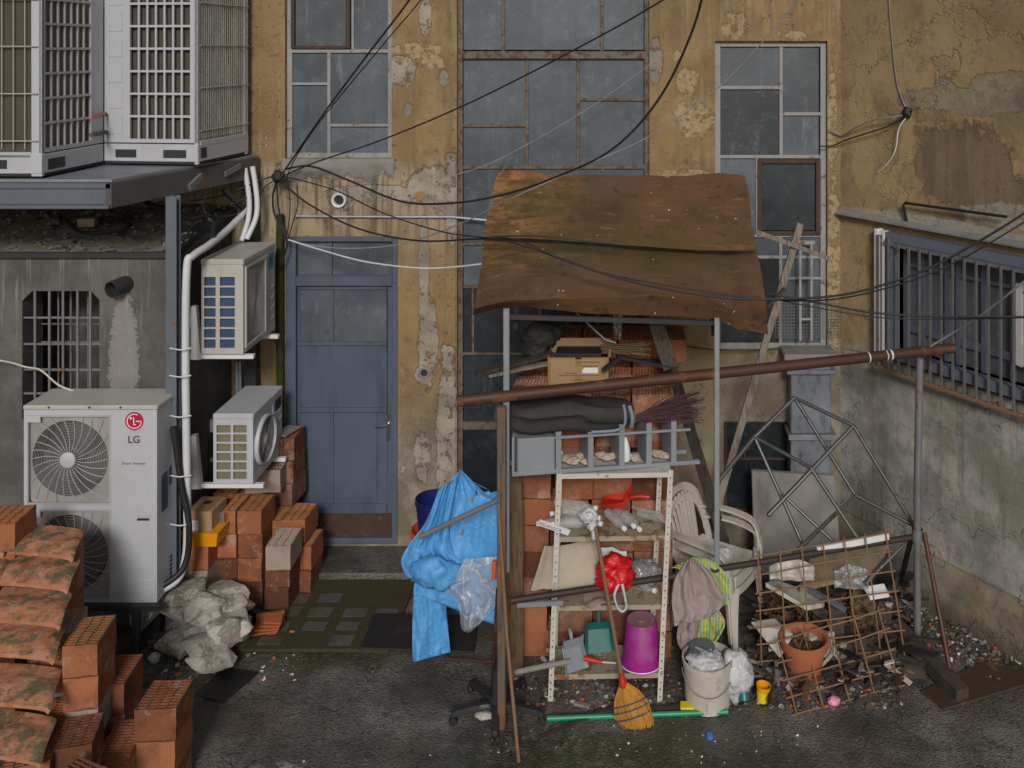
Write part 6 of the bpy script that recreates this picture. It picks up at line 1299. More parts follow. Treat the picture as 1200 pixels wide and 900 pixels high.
q = MB(); q.bar(W(606, 708.5, 6.17), W(660, 706, 6.2), .02, .03); solo('grey_strip', 'grey metal strip pushed across the third board behind the brown bar', 'strip', q, 'rack_grey', smooth=0)
# bottom board
z4 = .188
dustpan('teal_dustpan', 'teal plastic dustpan leaning with its handle up on the bottom board', W(702, 748, 6.44)+Vector((0, 0, 0)), radians(8), 'teal', .20, .17, .10, radians(52))
dustpan('grey_dustpan', 'grey plastic dustpan lying tilted on the bottom board', W(672, 770, 6.3), radians(25), 'rack_grey', .16, .17, .05, radians(40))
hb_ = thing('hand_brush', 'small brush with a red handle on the bottom board', 'brush', onshelf(690, 6.3, z4+.03)); q = MB(); q.tube([W(684, 771, 6.3), W(693, 773, 6.29), W(706, 776, 6.28)], [.018, .017, .010], 8); obj('handle', q, 'red_pl', hb_); q = MB(); q.tube([W(706, 776, 6.28), W(722, 777, 6.27)], .006, 6); obj('shaft', q, 'old_white', hb_)
q = MB(); q.tube([W(640, 762, 6.5), W(676, 764, 6.48), W(706, 767, 6.45)], .016, 8); solo('round_stick', 'pale round stick lying along the back of the bottom board', 'stick', q, 'wood_pale')
q = MB(); q.tube([W(603, 788, 6.15), W(640, 780, 6.2), W(668, 775, 6.25)], .017, 8); q.tube([W(635, 770, 6.3), W(644, 781, 6.24)], .014, 8); solo('grey_stick', 'knotty grey stick poking out of the bottom board past the post', 'stick', q, 'cement_slab')
bk = thing('bucket', 'magenta plastic bucket standing upside down on the bottom board', 'bucket', onshelf(752, 6.36, z4))
c = onshelf(751.5, 6.36, z4+.002); q = MB(); q.lathe([(.132, 0), (.136, .004), (.136, .022), (.128, .026), (.126, .04), (.119, .12), (.117, .125), (.104, .285), (.099, .295), (.094, .293)], c, 40); obj('shell', q, 'magenta', bk, smooth=40)
q = MB(); q.lathe([(.094, .293), (.08, .290), (.001, .290)], c, 40); q.lathe([(.03, .29), (.028, .294), (.0, .294)], c, 16); obj('bucket_base', q, 'magenta_base', bk)
q = MB(); q.tube([c+Vector((cos(t_)*.142, sin(t_)*.142, .012-.006*sin(t_))) for t_ in [pi+pi*i/20 for i in range(21)]], .004, 6); obj('handle', q, 'white', bk)

# ------------------------------------------------------------------ straw broom leaning on the shelf
br = thing('corn_broom', 'corn broom with a red collar and a long wooden stick leaning on the shelf', 'broom', G(742, 852))
T0, T1 = W(697.5, 617, 6.16), W(729.5, 798, 6.08); q = MB(); q.tube([T0, T0.lerp(T1, .5), T1], .013, 10); obj('stick', q, 'broom_stick', br)
q = MB(); dv = (T1-T0).normalized(); Rb = dv.to_track_quat('Z', 'Y').to_matrix(); q.lathe([(.001, -.055), (.017, -.05), (.02, -.02), (.026, .0), (.030, .03), (.028, .04)], T1, 16, Rb); obj('collar', q, 'red_pl', br)
q = MB(); rr = random.Random(6); E0 = T1+dv*.02; Eb = G(746, 853); ax = (Eb-E0); sidev = Vector((1, 0, 0)); sidev = (sidev-ax.normalized()*sidev.dot(ax.normalized())).normalized(); fwd = ax.normalized().cross(sidev)
def bl(u, v, w): # along, across, thickness
    W_ = .030+.085*(min(1, v*2.2)**.7)*(1-.25*max(0, v-.6)/.4); c = E0+ax*v+sidev*(.012*max(0, v-.7)*6*0); return c+sidev*u*W_+fwd*w*(.022+.02*min(1, v*2))
for k in range(420):
    a_ = rr.uniform(0, 2*pi); r_ = math.sqrt(rr.random()); u, w_ = cos(a_)*r_, sin(a_)*r_; e = 1+rr.uniform(-.1, .02)+.10*u
    q.tube([bl(u*.9, 0, w_), bl(u, .25, w_), bl(u+rr.uniform(-.1, .1), .6, w_), bl(u*1.02+.18+rr.uniform(-.14, .14), e, w_)], .0026, 4, False)
q.v = [Vector((v.x, v.y, max(v.z, .004))) for v in q.v]; obj('bristle', q, 'straw', br)
for vv in (.42, .55, .72):
    q = MB(); q.tube([bl(cos(t_)*1.04, vv+.03*cos(t_), sin(t_)*1.15) for t_ in [2*pi*i/24 for i in range(25)]], .0035, 5); obj('stitching', q, 'sticker', br)
q = MB(); q.tube([G(641, 842, .018), G(853, 834, .018)], .0165, 10); solo('green_rod', 'long bright green plastic rod lying on the asphalt before the shelf', 'rod', q, 'green_rod')
q = MB(); q.b2(*[f for f in (W(797, 0, 6.16).x, W(813, 0, 6.16).x, 6.12-CD, 6.19-CD, .035, .05)]); solo('lime_clip', 'lime green plastic clip lying on the green rod', 'clip', q, 'lemon', bev=.004)
q = MB(); P_ = smoothpath([G(632, 866, .012), G(662, 853, .012), G(690, 840, .016), G(715, 832, .03), G(770, 830, .02), G(815, 826, .015)], 6)
for a, b in zip(P_, P_[1:]): q.bar(a, b, .035, .012)
solo('rubber_strip', 'dark curved rubber strip lying under the green rod', 'strip', q, 'wood_dark', smooth=0)
# five star chair base
oc = thing('swivel_chair_base', 'black five armed swivel chair base standing under the post', 'chair base', G(581, 828)); oc['kind'] = 'thing'
hc = G(581, 826, .09); hc.z = .085; q = MB(); q.lathe([(.045, -.02), (.045, .05), (.03, .06), (.028, .24), (.001, .24)], hc, 18); obj('hub', q, 'black_plastic', oc)
for (px, py) in ((529, 838), (552, 800), (580, 862), (637, 838), (613, 797)):
    e = G(px, py, .06); q = MB(); n = 8; V = []
    d_ = Vector((e.x-hc.x, e.y-hc.y, 0)); L = d_.length; d_.normalize(); s_ = Vector((-d_.y, d_.x, 0))
    for i in range(n+1):
        t_ = i/n; c = hc+d_*(.03+(L-.03)*t_); c.z = .105-.035*t_**2; w_ = .030-.010*t_; V += [c-s_*w_-Vector((0, 0, .02)), c+s_*w_-Vector((0, 0, .02)), c+s_*w_*.8+Vector((0, 0, .012)), c-s_*w_*.8+Vector((0, 0, .012))]
    q.add(V, [(i*4+k, i*4+(k+1) % 4, i*4+4+(k+1) % 4, i*4+4+k) for i in range(n) for k in range(4)]+[(0, 1, 2, 3), (n*4+3, n*4+2, n*4+1, n*4)]); obj('arm', q, 'black_plastic', oc, bev=.003)
    q = MB(); Rw = Matrix.Rotation(radians(90), 3, 'Y') @ Matrix.Rotation(.4, 3, 'X'); cc = hc+d_*(L-.01); cc.z = .026
    for off in (-.016, .016): q.lathe([(.001, -.008), (.022, -.008), (.026, -.003), (.026, .003), (.022, .008), (.001, .008)], cc+s_*off, 14, s_.to_track_quat('Z', 'Y').to_matrix())
    q.tube([cc, cc+Vector((0, 0, .04))], .008, 6); obj('caster', q, 'black_plastic', oc)
pipe('walking_stick', 'slim brown wooden stick leaning against the peeling post', 'stick', [W(584, 590, 5.99), W(594, 745, 5.9), G(608, 893)], .0115, 'broom_stick')
pipe('rusty_rod', 'thin rusty rod standing just behind the peeling post', 'rod', [W(583, 690, 6.1), G(577, 806)], .011, 'brown_steel')
pipe('rusty_rod', 'thin brown rod lying level behind the blue coat near the ground', 'rod', [W(520, 772, 6.6), W(584, 776, 6.45)], .011, 'brown_steel')

# ------------------------------------------------------------------ blue coat, plastic film, buckets
def cloth(Lp, Rp, dL, dR, nu, nv, amp, seed, fold=9):
    Lc = smoothpath([(x, y, 0) for x, y in Lp], 8); Rc = smoothpath([(x, y, 0) for x, y in Rp], 8)
    def pick(C, v): f = v*(len(C)-1); i = min(int(f), len(C)-2); return C[i].lerp(C[i+1], f-i)
    def fn(u, v):
        a, b = pick(Lc, v), pick(Rc, v); p = a.lerp(b, u); d = lerp(dL(v) if callable(dL) else dL, dR(v) if callable(dR) else dR, u)
        e = min(1, min(u, 1-u)*8); w_ = amp*(nz((u*3, v*2.2, seed), 1)+.6*nz((u*7, v*4, seed+1), 1)+.55*sin(u*fold+3*nz((u*2, v*2, seed+3))+v*2.5)*(.4+.6*v)-.5*abs(nz((u*5+v*2, v*5-u*3, seed+6), 1)))
        return W(p.x, p.y, d+w_)
    q = MB(); q.grid(fn, nu, nv); return q
ct = thing('rain_coat', 'bright blue vinyl raincoat draped over a rail beside the post', 'raincoat', W(535, 740, 6.55))
q = cloth([(540, 551), (519, 573), (508, 602), (497, 628), (490, 655), (484, 695)], [(541, 551), (575, 583), (588, 575), (588, 620), (588, 665), (588, 735)], lambda v: 6.62-.12*v, lambda v: 6.55-.08*v, 54, 54, .035, 3); obj('coat_body', q, 'blue_coat', ct, thick=.004, smooth=180)
q = cloth([(515, 572), (500, 610), (478, 640), (470, 658), (476, 676)], [(536, 560), (527, 612), (530, 645), (548, 668), (543, 690)], lambda v: 6.55-.16*v, lambda v: 6.55-.12*v, 40, 40, .045, 9, 12); obj('sleeve', q, 'blue_coat', ct, thick=.004, smooth=180)
q = MB(); P_ = smoothpath([W(480, 668, 6.42), W(500, 670, 6.36), W(522, 672, 6.36), W(545, 672, 6.42)], 8); n = len(P_); V = []
for i, p in enumerate(P_):
    for k in range(24):
        a_ = 2*pi*k/24; t_ = i/(n-1); r_ = (.038+.06*sin(pi*min(1, t_*1.05))**.7)*(1+.25*nz((t_*4, cos(a_)*1.2, sin(a_)*1.2), 1.3, 4)+.34*(.4-abs(nz((t_*5+cos(a_)*.6, cos(a_)*.9+t_*2, sin(a_)*.9), 1.6, 8)*1.6))+.16*(.5-abs(nz((t_*9, cos(a_)*1.5-t_*4, sin(a_)*1.5), 2, 2)*2))); V.append(p+Vector((0, cos(a_)*r_*.7, sin(a_)*r_)))
q.add(V, [(i*24+k, i*24+(k+1) % 24, (i+1)*24+(k+1) % 24, (i+1)*24+k) for i in range(n-1) for k in range(24)]+[tuple(range(24)), tuple((n-1)*24+k for k in range(24))][:]); obj('rolled_sleeve', q, 'blue_coat', ct, smooth=180)
q = cloth([(486, 676), (484, 715), (483, 745), (484, 776)], [(520, 684), (523, 715), (526, 745), (528, 764)], 6.50, 6.56, 30, 30, .03, 14, 8); obj('coat_tail', q, 'blue_coat', ct, thick=.004, smooth=180)
for (px, py) in ((553, 585), (541, 625)):
    q = MB(); q.tube([W(px-1, py+2, 6.48), W(px+1, py-4, 6.47)], .009, 6); obj('toggle', q, 'pale_block', ct)
q = cloth([(545, 655), (530, 680), (516, 688), (536, 705), (541, 735), (548, 741)], [(583, 652), (584, 672), (584, 690), (584, 705), (565, 728), (550, 741)], 6.36, 6.34, 40, 40, .04, 21, 10); solo('plastic_film', 'crumpled clear plastic film hanging before the blue raincoat', 'plastic film', q, 'film_bag', thick=.002, smooth=60)
pipe('grey_rail', 'slanting grey steel rail over the blue raincoat', 'rail', [W(492, 629, 6.33), W(586, 585, 6.1)], .017, 'galv')
q = MB(); q.box(W(579, 668, 6.3), (.03, .03, .12)); solo('orange_scrap', 'small orange plastic scrap stuck beside the post under the film', 'scrap', q, 'orange_pl', bev=.006)
def bucket(name, label, c, r0, r1, h, mat, rim=True, inner=None, handle=None):
    t = thing(name, label, 'bucket', c); q = MB(); q.lathe([(.001, .004), (r0*.97, .004), (r0, .0), (lerp(r0, r1, .5), h*.5), (r1*.985, h*.88), (r1*1.04, h*.885), (r1*1.04, h*.93), (r1, h*.94), (r1*1.03, h), (r1*.97, h), (r0*.95, .02), (.001, .02)], c, 36); obj('shell', q, mat, t, smooth=40); return t
bucket('bucket', 'white rimmed orange bucket under the navy one beside the doorstep', Vector((W(506, 0, 7.72).x, -.38, .01)), .135, .165, .40, 'orange_pl')
q = MB(); c = Vector((W(506, 0, 7.72).x, -.38, .01)); q.lathe([(.138, .0), (.1615, .36)], c+Vector((0, 0, .002)), 36); 
bucket('bucket', 'navy blue plastic bucket stacked inside the orange one by the wall', Vector((W(508, 0, 7.72).x, -.38, .33)), .115, .145, .33, 'navy')

# ------------------------------------------------------------------ fittings on the far wall, at the corner
du = thing('zinc_duct', 'boxy blue grey zinc duct with a stone cap on the wall in the corner', 'duct', (fx(945), -.12, fz(548)))
q = MB(); q.b2(fx(922), fx(968), -.20, -.003, fz(497), fz(418)); q.b2(fx(922), fx(968), -.20, -.003, fz(552), fz(503)); obj('duct_body', q, 'duct', du, smooth=0, bev=.008)
q = MB(); q.b2(fx(913), fx(974), -.27, -.003, fz(411.5), fz(404)); obj('stone_cap', q, 'cement_slab', du, smooth=0, bev=.012)
q = MB(); q.b2(fx(917), fx(973), -.24, -.003, fz(428), fz(423)); obj('ledge', q, 'duct', du, smooth=0, bev=.004)
q = MB(); q.b2(fx(919), fx(974), -.235, -.003, fz(503), fz(497.2)); obj('ledge', q, 'galv', du, smooth=0, bev=.004)
q = MB()
for k in range(22): px = 908+77*k/21; q.tube([(fx(px), -.03, fz(350)), (fx(px), -.03, fz(394))], .0022, 4, False)
for k in range(13): py = 350+44*k/12; q.tube([(fx(908), -.031, fz(py)), (fx(985), -.031, fz(py))], .0022, 4, False)
solo('wire_screen', 'fine wire screen fixed across the foot of the tall window in the corner', 'wire screen', q, 'mesh_wire')
lf_ = MB(); 
for px in (936, 949): lf_.bar((fx(px), -.07, fz(396)), (fx(px), -.07, fz(283)), .02, .02, up=(0, 1, 0))
for py in (323, 371): lf_.bar((fx(936), -.07, fz(py)), (fx(949), -.07, fz(py)), .018, .018)
lf_.bar((fx(934), -.07, fz(282)), (fx(953), -.07, fz(282)), .03, .03); solo('ladder_frame', 'narrow ladder-like metal frame standing on the duct cap before the tall window', 'frame', lf_, 'grey_frame', smooth=0)
q = MB(); plank(q, W(812, 690, 7.62), W(938, 262, 7.42), .055, .03, 16, 2, up=(0, -1, 0)); q.v = [Vector((v.x, v.y, max(0, v.z))) for v in q.v]; solo('wooden_pole', 'tall pale wooden pole leaning up past the awning edge', 'pole', q, 'wood_pale', smooth=0)
q = MB(); plank(q, W(899, 360, 7.40), W(920, 338, 7.38), .03, .025, 5, 6, up=(0, -1, 0)); solo('stick_piece', 'short dark stick tied across the tall wooden pole', 'stick', q, 'wood_dark', smooth=0)
q = MB(); a, b = W(885, 640, 7.62), W(988, 640, 7.62); zt = .80
q.prism([(a.x, a.y, .0), (b.x, a.y, .0), (b.x-.02, a.y+.22, zt-.02), (a.x, a.y+.22, zt+.02)], (0, .05, 0)); solo('concrete_slab', 'grey concrete slab leaning on the wall behind the chrome frame', 'slab', q, 'cement_slab', smooth=0, bev=.006)

# ------------------------------------------------------------------ plastic chairs
def ribbon(mb, pts, w_, t, side, k=5):
    P_ = smoothpath(pts, k) if k > 1 else [Vector(p) for p in pts]; n = len(P_); V = []; ws = w_ if isinstance(w_, (list, tuple)) else None
    for i, p in enumerate(P_):
        d = (P_[min(i+1, n-1)]-P_[max(i-1, 0)]).normalized(); s_ = Vector(side(i/(n-1))) if callable(side) else Vector(side); s_ = (s_-d*s_.dot(d)).normalized(); u = d.cross(s_)
        w2 = (lerp(ws[0], ws[1], i/(n-1)) if ws else w_)/2
        V += [p-s_*w2-u*t/2, p+s_*w2-u*t/2, p+s_*w2+u*t/2, p-s_*w2+u*t/2]
    mb.add(V, [(i*4+k_, i*4+(k_+1) % 4, i*4+4+(k_+1) % 4, i*4+4+k_) for i in range(n-1) for k_ in range(4)]+[(0, 1, 2, 3), (n*4-1, n*4-2, n*4-3, n*4-4)])
def plastic_chair(o, yaw, label, dz):
    o = Vector(o); t = thing('plastic_chair', label, 'chair', o, 'stacked white plastic chairs'); R_ = Matrix.Rotation(yaw, 3, 'Z')
    X = lambda x, y, z: o+R_ @ Vector((x, y, z+dz)); D = lambda x, y, z: R_ @ Vector((x, y, z))
    q = MB(); 
    def seat(u, v): x = (u-.5)*(.44-.04*v); y = -.22+.46*v; return X(x, y, .43-.022*sin(pi*v)*sin(pi*u)-.05*max(0, v-.85)/.15*((v-.85)/.15))
    q.grid(seat, 18, 18); q2 = q; obj('seat', q, 'plastic_chair', t, thick=.012, smooth=60)
    q = MB(); arch = [X(-.23, -.20, .50), X(-.255, -.25, .62), X(-.225, -.30, .76), X(-.12, -.335, .845), X(0, -.345, .865), X(.12, -.335, .845), X(.225, -.30, .76), X(.255, -.25, .62), X(.23, -.20, .50)]
    ribbon(q, arch, .055, .018, lambda s_: D(cos(pi*(1-s_)), 0, sin(pi*(1-s_))), 6); ribbon(q, [X(-.2, -.215, .44), X(0, -.235, .445), X(.2, -.215, .44)], .05, .016, D(0, -.2, 1), 5)
    obj('backrest', q, 'plastic_chair', t, smooth=50)
    for k in range(7):
        x0_ = -.15+.05*k; q = MB(); ribbon(q, [X(x0_*.75, -.232, .45), X(x0_*.95, -.275, .62), X(x0_*1.12, -.325, .835-.35*x0_*x0_*3)], .030, .008, D(1, 0, 0), 4); obj('slat', q, 'plastic_chair', t, smooth=40)
    for s_ in (-1, 1):
        q = MB(); ribbon(q, [X(s_*.25, -.27, .66), X(s_*.275, -.15, .665), X(s_*.29, .02, .66), X(s_*.285, .16, .635), X(s_*.265, .225, .56), X(s_*.245, .24, .45)], .062, .016, lambda u: D(1, 0, 0) if u < .6 else D(1, .3, 0), 6); obj('armrest', q, 'plastic_chair', t, smooth=50)
        q = MB(); ribbon(q, [X(s_*.215, .225, .45), X(s_*.235, .235, .22), X(s_*.255, .255, 0)], [.085, .035], .03, D(1, -.5*s_, 0), 5); obj('leg', q, 'plastic_chair', t, smooth=50)
        q = MB(); ribbon(q, [X(s_*.2, -.20, .45), X(s_*.225, -.25, .22), X(s_*.245, -.29, 0)], [.08, .035], .03, D(1, .5*s_, 0), 5); obj('leg', q, 'plastic_chair', t, smooth=50)
        q = MB(); ribbon(q, [X(s_*.215, -.2, .41), X(s_*.22, .0, .405), X(s_*.22, .2, .41)], .05, .012, D(0, 0, 1), 3); obj('apron', q, 'plastic_chair', t, smooth=50)
    q = MB(); ribbon(q, [X(-.2, .24, .41), X(0, .245, .40), X(.2, .24, .41)], .05, .012, D(0, 0, 1), 4); obj('apron', q, 'plastic_chair', t, smooth=50)
    return t
ch_o = Vector((.66, 7.08-CD, 0))
plastic_chair(ch_o, radians(-122), 'lower grimy white plastic armchair of the pair stacked behind the towels', 0)
plastic_chair(ch_o+Vector((-.02, .012, 0)), radians(-122), 'upper grimy white plastic armchair stacked on its twin behind the towels', .075)
q = MB(); lump(q, W(846, 650, 7.05), (.07, .07, .05), 31, amp=.3); solo('white_bag', 'small white bag with a red band lying on the stacked chair seat', 'bag', q, 'white_bag', smooth=180)
# cloths over the bar
q = cloth([(806, 656), (792, 676), (787, 702), (789, 722), (790, 734)], [(812, 655), (829, 668), (842, 690), (849, 703), (838, 722)], lambda v: 6.36-.05*v, lambda v: 6.38-.06*v, 50, 50, .04, 31, 9); solo('mauve_shirt', 'crumpled mauve jersey shirt hung over the brown bar before the chairs', 'shirt', q, 'mauve', thick=.006, smooth=180)
q = cloth([(796, 728), (793, 748), (800, 766)], [(818, 722), (816, 745), (814, 768)], 6.42, 6.42, 24, 24, .03, 33, 7); solo('brown_cloth', 'dull brownish cloth hanging under the mauve shirt behind the paint bucket', 'cloth', q, 'mauve', thick=.005, smooth=180)
q = cloth([(786, 666), (797, 668), (812, 690), (826, 705), (836, 712)], [(812, 653), (834, 657), (850, 672), (857, 692), (852, 708)], 6.40, 6.46, 50, 40, .035, 35, 8); tw = solo('checked_towel', 'green yellow checked towel tucked under the mauve shirt', 'towel', q, 'towel', thick=.006, smooth=180)
q = cloth([(816, 718), (813, 740), (816, 758)], [(842, 714), (850, 732), (836, 757)], 6.46, 6.44, 30, 34, .035, 37, 9); solo('checked_towel', 'loose end of a green striped towel hanging below the mauve shirt', 'towel', q, 'towel', thick=.006, smooth=180)

# ------------------------------------------------------------------ paint bucket, bags, pot
pb = thing('paint_bucket', 'dirty white paint bucket holding a white rag before the chairs', 'bucket', G(829, 826)); c = G(829, 822); c.z = .003
q = MB(); q.lathe([(.001, .006), (.145, .006), (.150, .0), (.158, .2), (.164, .27), (.170, .272), (.170, .30), (.160, .302), (.145, .02), (.001, .02)], c, 40); obj('shell', q, 'old_white', pb, smooth=40)
q = MB(); q.tube([c+Vector((cos(t_)*.172, sin(t_)*.172, .25-.12*abs(sin(t_)))) for t_ in [pi+.1+(pi-.2)*i/20 for i in range(21)]], .003, 5); obj('handle', q, 'galv', pb)
q = MB(); q.disc(c+Vector((0, 0, .23)), .155, None, 30); obj('contents', q, 'soil', pb, smooth=0)
q = MB(); lump(q, c+Vector((-.02, -.02, .285)), (.11, .10, .05), 41, amp=.4); solo('white_rag', 'white rag heaped in the dirty paint bucket', 'rag', q, 'white_bag', smooth=180)
q = MB(); q.lathe([(.001, .33), (.085, .335), (.09, .30), (.08, .29)], c+Vector((-.03, .05, 0)), 20); solo('blue_tub', 'grey blue plastic tub set on the rag in the paint bucket', 'tub', q, 'steel_blue')
q = MB(); lump(q, G(864, 812, .12)+Vector((.0, .1, .05)), (.11, .09, .15), 44, amp=.28); q.v = [Vector((v.x, v.y, max(v.z, .002))) for v in q.v]; solo('carrier_bag', 'crumpled whitish plastic bag standing against the dirty paint bucket', 'bag', q, 'white_bag', smooth=180)
q = MB(); cgb = G(872, 822, .04); q.lathe([(.001, 0), (.035, .003), (.037, .02), (.035, .14), (.014, .2), (.013, .25)], cgb+Vector((0, 0, .0)), 16, Matrix.Rotation(radians(-35), 3, 'X')); solo('green_bottle', 'dark green bottle leaning between the white bag and the yellow cup', 'bottle', q, 'green_rod' if False else 'teal')
yc = thing('plastic_cup', 'small yellow cup with an orange rim lying on the ground by the mesh', 'cup', G(893, 822)); Rz = Matrix.Rotation(radians(6), 3, 'Y'); c = G(893, 823); c.z = .012
q = MB(); q.lathe([(.001, 0), (.036, 0), (.045, .075)], c, 20, Rz); obj('cup_body', q, 'lemon', yc); q = MB(); q.lathe([(.0452, .072), (.05, .105), (.046, .105), (.042, .06), (.001, .06)], c, 20, Rz); obj('rim', q, 'yellow_pl', yc)
pt = thing('flower_pot', 'terracotta flower pot of dry soil standing behind the rusty mesh', 'flower pot', G(942, 798)); c = G(942, 797); c.z = 0
q = MB(); q.lathe([(.001, 0), (.105, 0), (.11, .01), (.145, .235), (.165, .24), (.170, .30), (.160, .305), (.145, .295), (.130, .24), (.12, .235)], c, 44); obj('shell', q, 'terracotta', pt, smooth=40)
q = MB(); q.grid(lambda u, v: c+Vector((cos(2*pi*u)*.14*v, sin(2*pi*u)*.14*v, .245+.015*nz((u*8, v*5, 1)))), 30, 8); obj('soil', q, 'soil', pt)
q = MB(); rr = random.Random(3)
for k in range(9): a_ = rr.uniform(0, 6.28); p = c+Vector((cos(a_)*.07, sin(a_)*.07, .24)); q.tube([p, p+Vector((rr.uniform(-.04, .04), rr.uniform(-.03, .03), rr.uniform(.03, .10)))], .003, 4)
obj('dry_stem', q, 'broom_stick', pt)

# ------------------------------------------------------------------ rusty mesh, boards and scrap behind it
def wire_mesh(TL, TR, BR, BL, nv, nh, r, seed, ext=.03):
    q = MB(); n = 12
    def P(u, v): 
        p = Vector(TL).lerp(TR, u).lerp(Vector(BL).lerp(BR, u), v); p.y += .02*nz((u*2, v*2, seed))-.02*sin(v*pi); p.z = max(p.z, r); return p
    for i in range(nv+1): q.tube([P(i/nv, lerp(-ext, 1+ext, k/n))+Vector((0, -r*.8, 0)) for k in range(n+1)], r, 5)
    for j in range(nh+1): q.tube([P(lerp(-ext, 1+ext, k/n), j/nh)+Vector((0, r*.8, 0)) for k in range(n+1)], r, 5)
    return q
solo('rebar_mesh', 'rusty steel mesh panel leaning on the brown bar before the flower pot', 'wire mesh', wire_mesh(W(888, 652, 6.50), W(1038, 625, 6.80), G(1062, 784), G(893, 796), 6, 7, .0055, 2), 'rebar')
solo('rebar_mesh', 'smaller rusty mesh lying low on the ground round the flower pot', 'wire mesh', wire_mesh(W(912, 752, 6.42), W(1030, 716, 6.60), G(1054, 806), G(934, 838), 4, 4, .0055, 6, .06), 'rebar')
q = MB(); a, b, c_, d_ = W(950, 660, 6.98), W(1043, 634, 7.1), W(1030, 672, 6.86), W(938, 694, 6.74); q.prism([a, b, c_, d_], (0, .02, .02)); solo('beige_board', 'dull beige board slanting under the white strip behind the rusty mesh', 'board', q, 'beige_dark', smooth=0)
q = MB(); q.bar(W(957, 644.5, 6.69), W(1041, 628, 6.83), .03, .045); solo('white_strip', 'bright white plastic strip lying along the brown bar above the mesh', 'strip', q, 'white', smooth=0, bev=.003)
def shard(pts, z, name, label, cat, mat, th=.02, tilt=None):
    q = MB(); P_ = [W(x, y, d) for x, y, d in pts]; q.prism(P_, (0, .004, th)); return solo(name, label, cat, q, mat, smooth=0, bev=.003)
shard([(897, 688, 6.75), (908, 684, 6.9), (967, 704, 6.8), (966, 712, 6.7), (945, 716, 6.62)], 0, 'foam_panel', 'white foam panel lying level behind the rusty mesh', 'foam panel', 'old_white', .03)
shard([(880, 730, 6.62), (908, 726, 6.66), (930, 745, 6.5), (914, 772, 6.42)], 0, 'plastic_shard', 'pointed whitish panel shard beside the flower pot, chair side', 'panel', 'old_white', .008)
shard([(934, 738, 6.62), (978, 742, 6.66), (979, 768, 6.55), (970, 776, 6.5), (950, 750, 6.5)], 0, 'plastic_shard', 'speckled whitish panel shard behind the flower pot rim', 'panel', 'old_white', .01)
shard([(1012, 690, 6.8), (1036, 686, 6.86), (1043, 700, 6.8), (1020, 704, 6.74)], 0, 'plastic_shard', 'small white panel shard near the grey post behind the mesh', 'panel', 'white', .015)
shard([(897, 784, 6.5), (918, 778, 6.56), (932, 782, 6.5), (905, 792, 6.45)], 0, 'plastic_shard', 'whitish torn film piece on the ground by the pot, chair side', 'panel', 'grey_bag', .006)
q = MB(); q.bar(W(938, 684, 6.8), W(991, 715, 6.62), .035, .02); solo('blue_bar', 'flat blue grey steel bar slanting behind the rusty mesh', 'bar', q, 'steel_blue', smooth=0)
q = MB(); q.grid(lambda u, v: W(902+52*u, 664+16*v-10*sin(u*pi)*(1-v), 6.72-.1*v)+Vector((0, .03*nz((u*4, v*4, 8)), -.02*sin(pi*u)*sin(pi*v))), 20, 12); solo('torn_bag', 'torn whitish bag of brown leaves on the scrap behind the mesh', 'bag', q, 'old_white', thick=.003, smooth=60)
q = MB(); q.grid(lambda u, v: W(978+40*u, 668+22*v-6*sin(u*pi)*(1-v), 6.86-.1*v)+Vector((0, .03*nz((u*4, v*4, 4)), -.02*sin(pi*u)*sin(pi*v))), 16, 10); solo('torn_bag', 'torn grey bag of rubbish behind the mesh near the beige board', 'bag', q, 'grey_bag', thick=.003, smooth=60)
rr = random.Random(12)
for k, (a, b, w_, t_, lab) in enumerate([((978, 700, 6.8), (984, 780, 6.62), .10, .03, 'dark brown board standing behind the mesh nearest the pot'), ((1012, 690, 6.95), (1004, 788, 6.7), .17, .03, 'wide flaking brown board behind the mesh'), ((1035, 712, 6.9), (1042, 790, 6.72), .10, .04, 'dark rotten board behind the mesh nearest the post'), ((940, 700, 6.85), (985, 735, 6.75), .07, .03, 'short rotten board crossing behind the flower pot')]):
    q = MB(); plank(q, W(*a), W(*b), w_, t_, 10, 20+k, up=(0, -1, .2)); q.v = [Vector((v.x, v.y, max(.002, v.z))) for v in q.v]; solo('rotten_board', lab, 'board', q, 'wood_brown' if k == 1 else 'wood_dark', smooth=0)
q = MB(); plank(q, G(1048, 733, .10), G(1128, 815, .05), .10, .09, 10, 40); q.v = [Vector((v.x, v.y, max(.002, v.z))) for v in q.v]; solo('dark_beam', 'thick dark wet beam lying on the ground towards the floor plate', 'beam', q, 'wood_dark', smooth=0)
q = MB(); q.prism([G(1079, 812, .004), G(1150, 777, .004), G(1250, 790, .004), G(1107, 833, .004)][::-1], (0, 0, .014)); solo('floor_plate', 'rusty steel floor plate at the foot of the leaning rusty rod', 'floor plate', q, 'rust_plate', smooth=0, bev=.003)

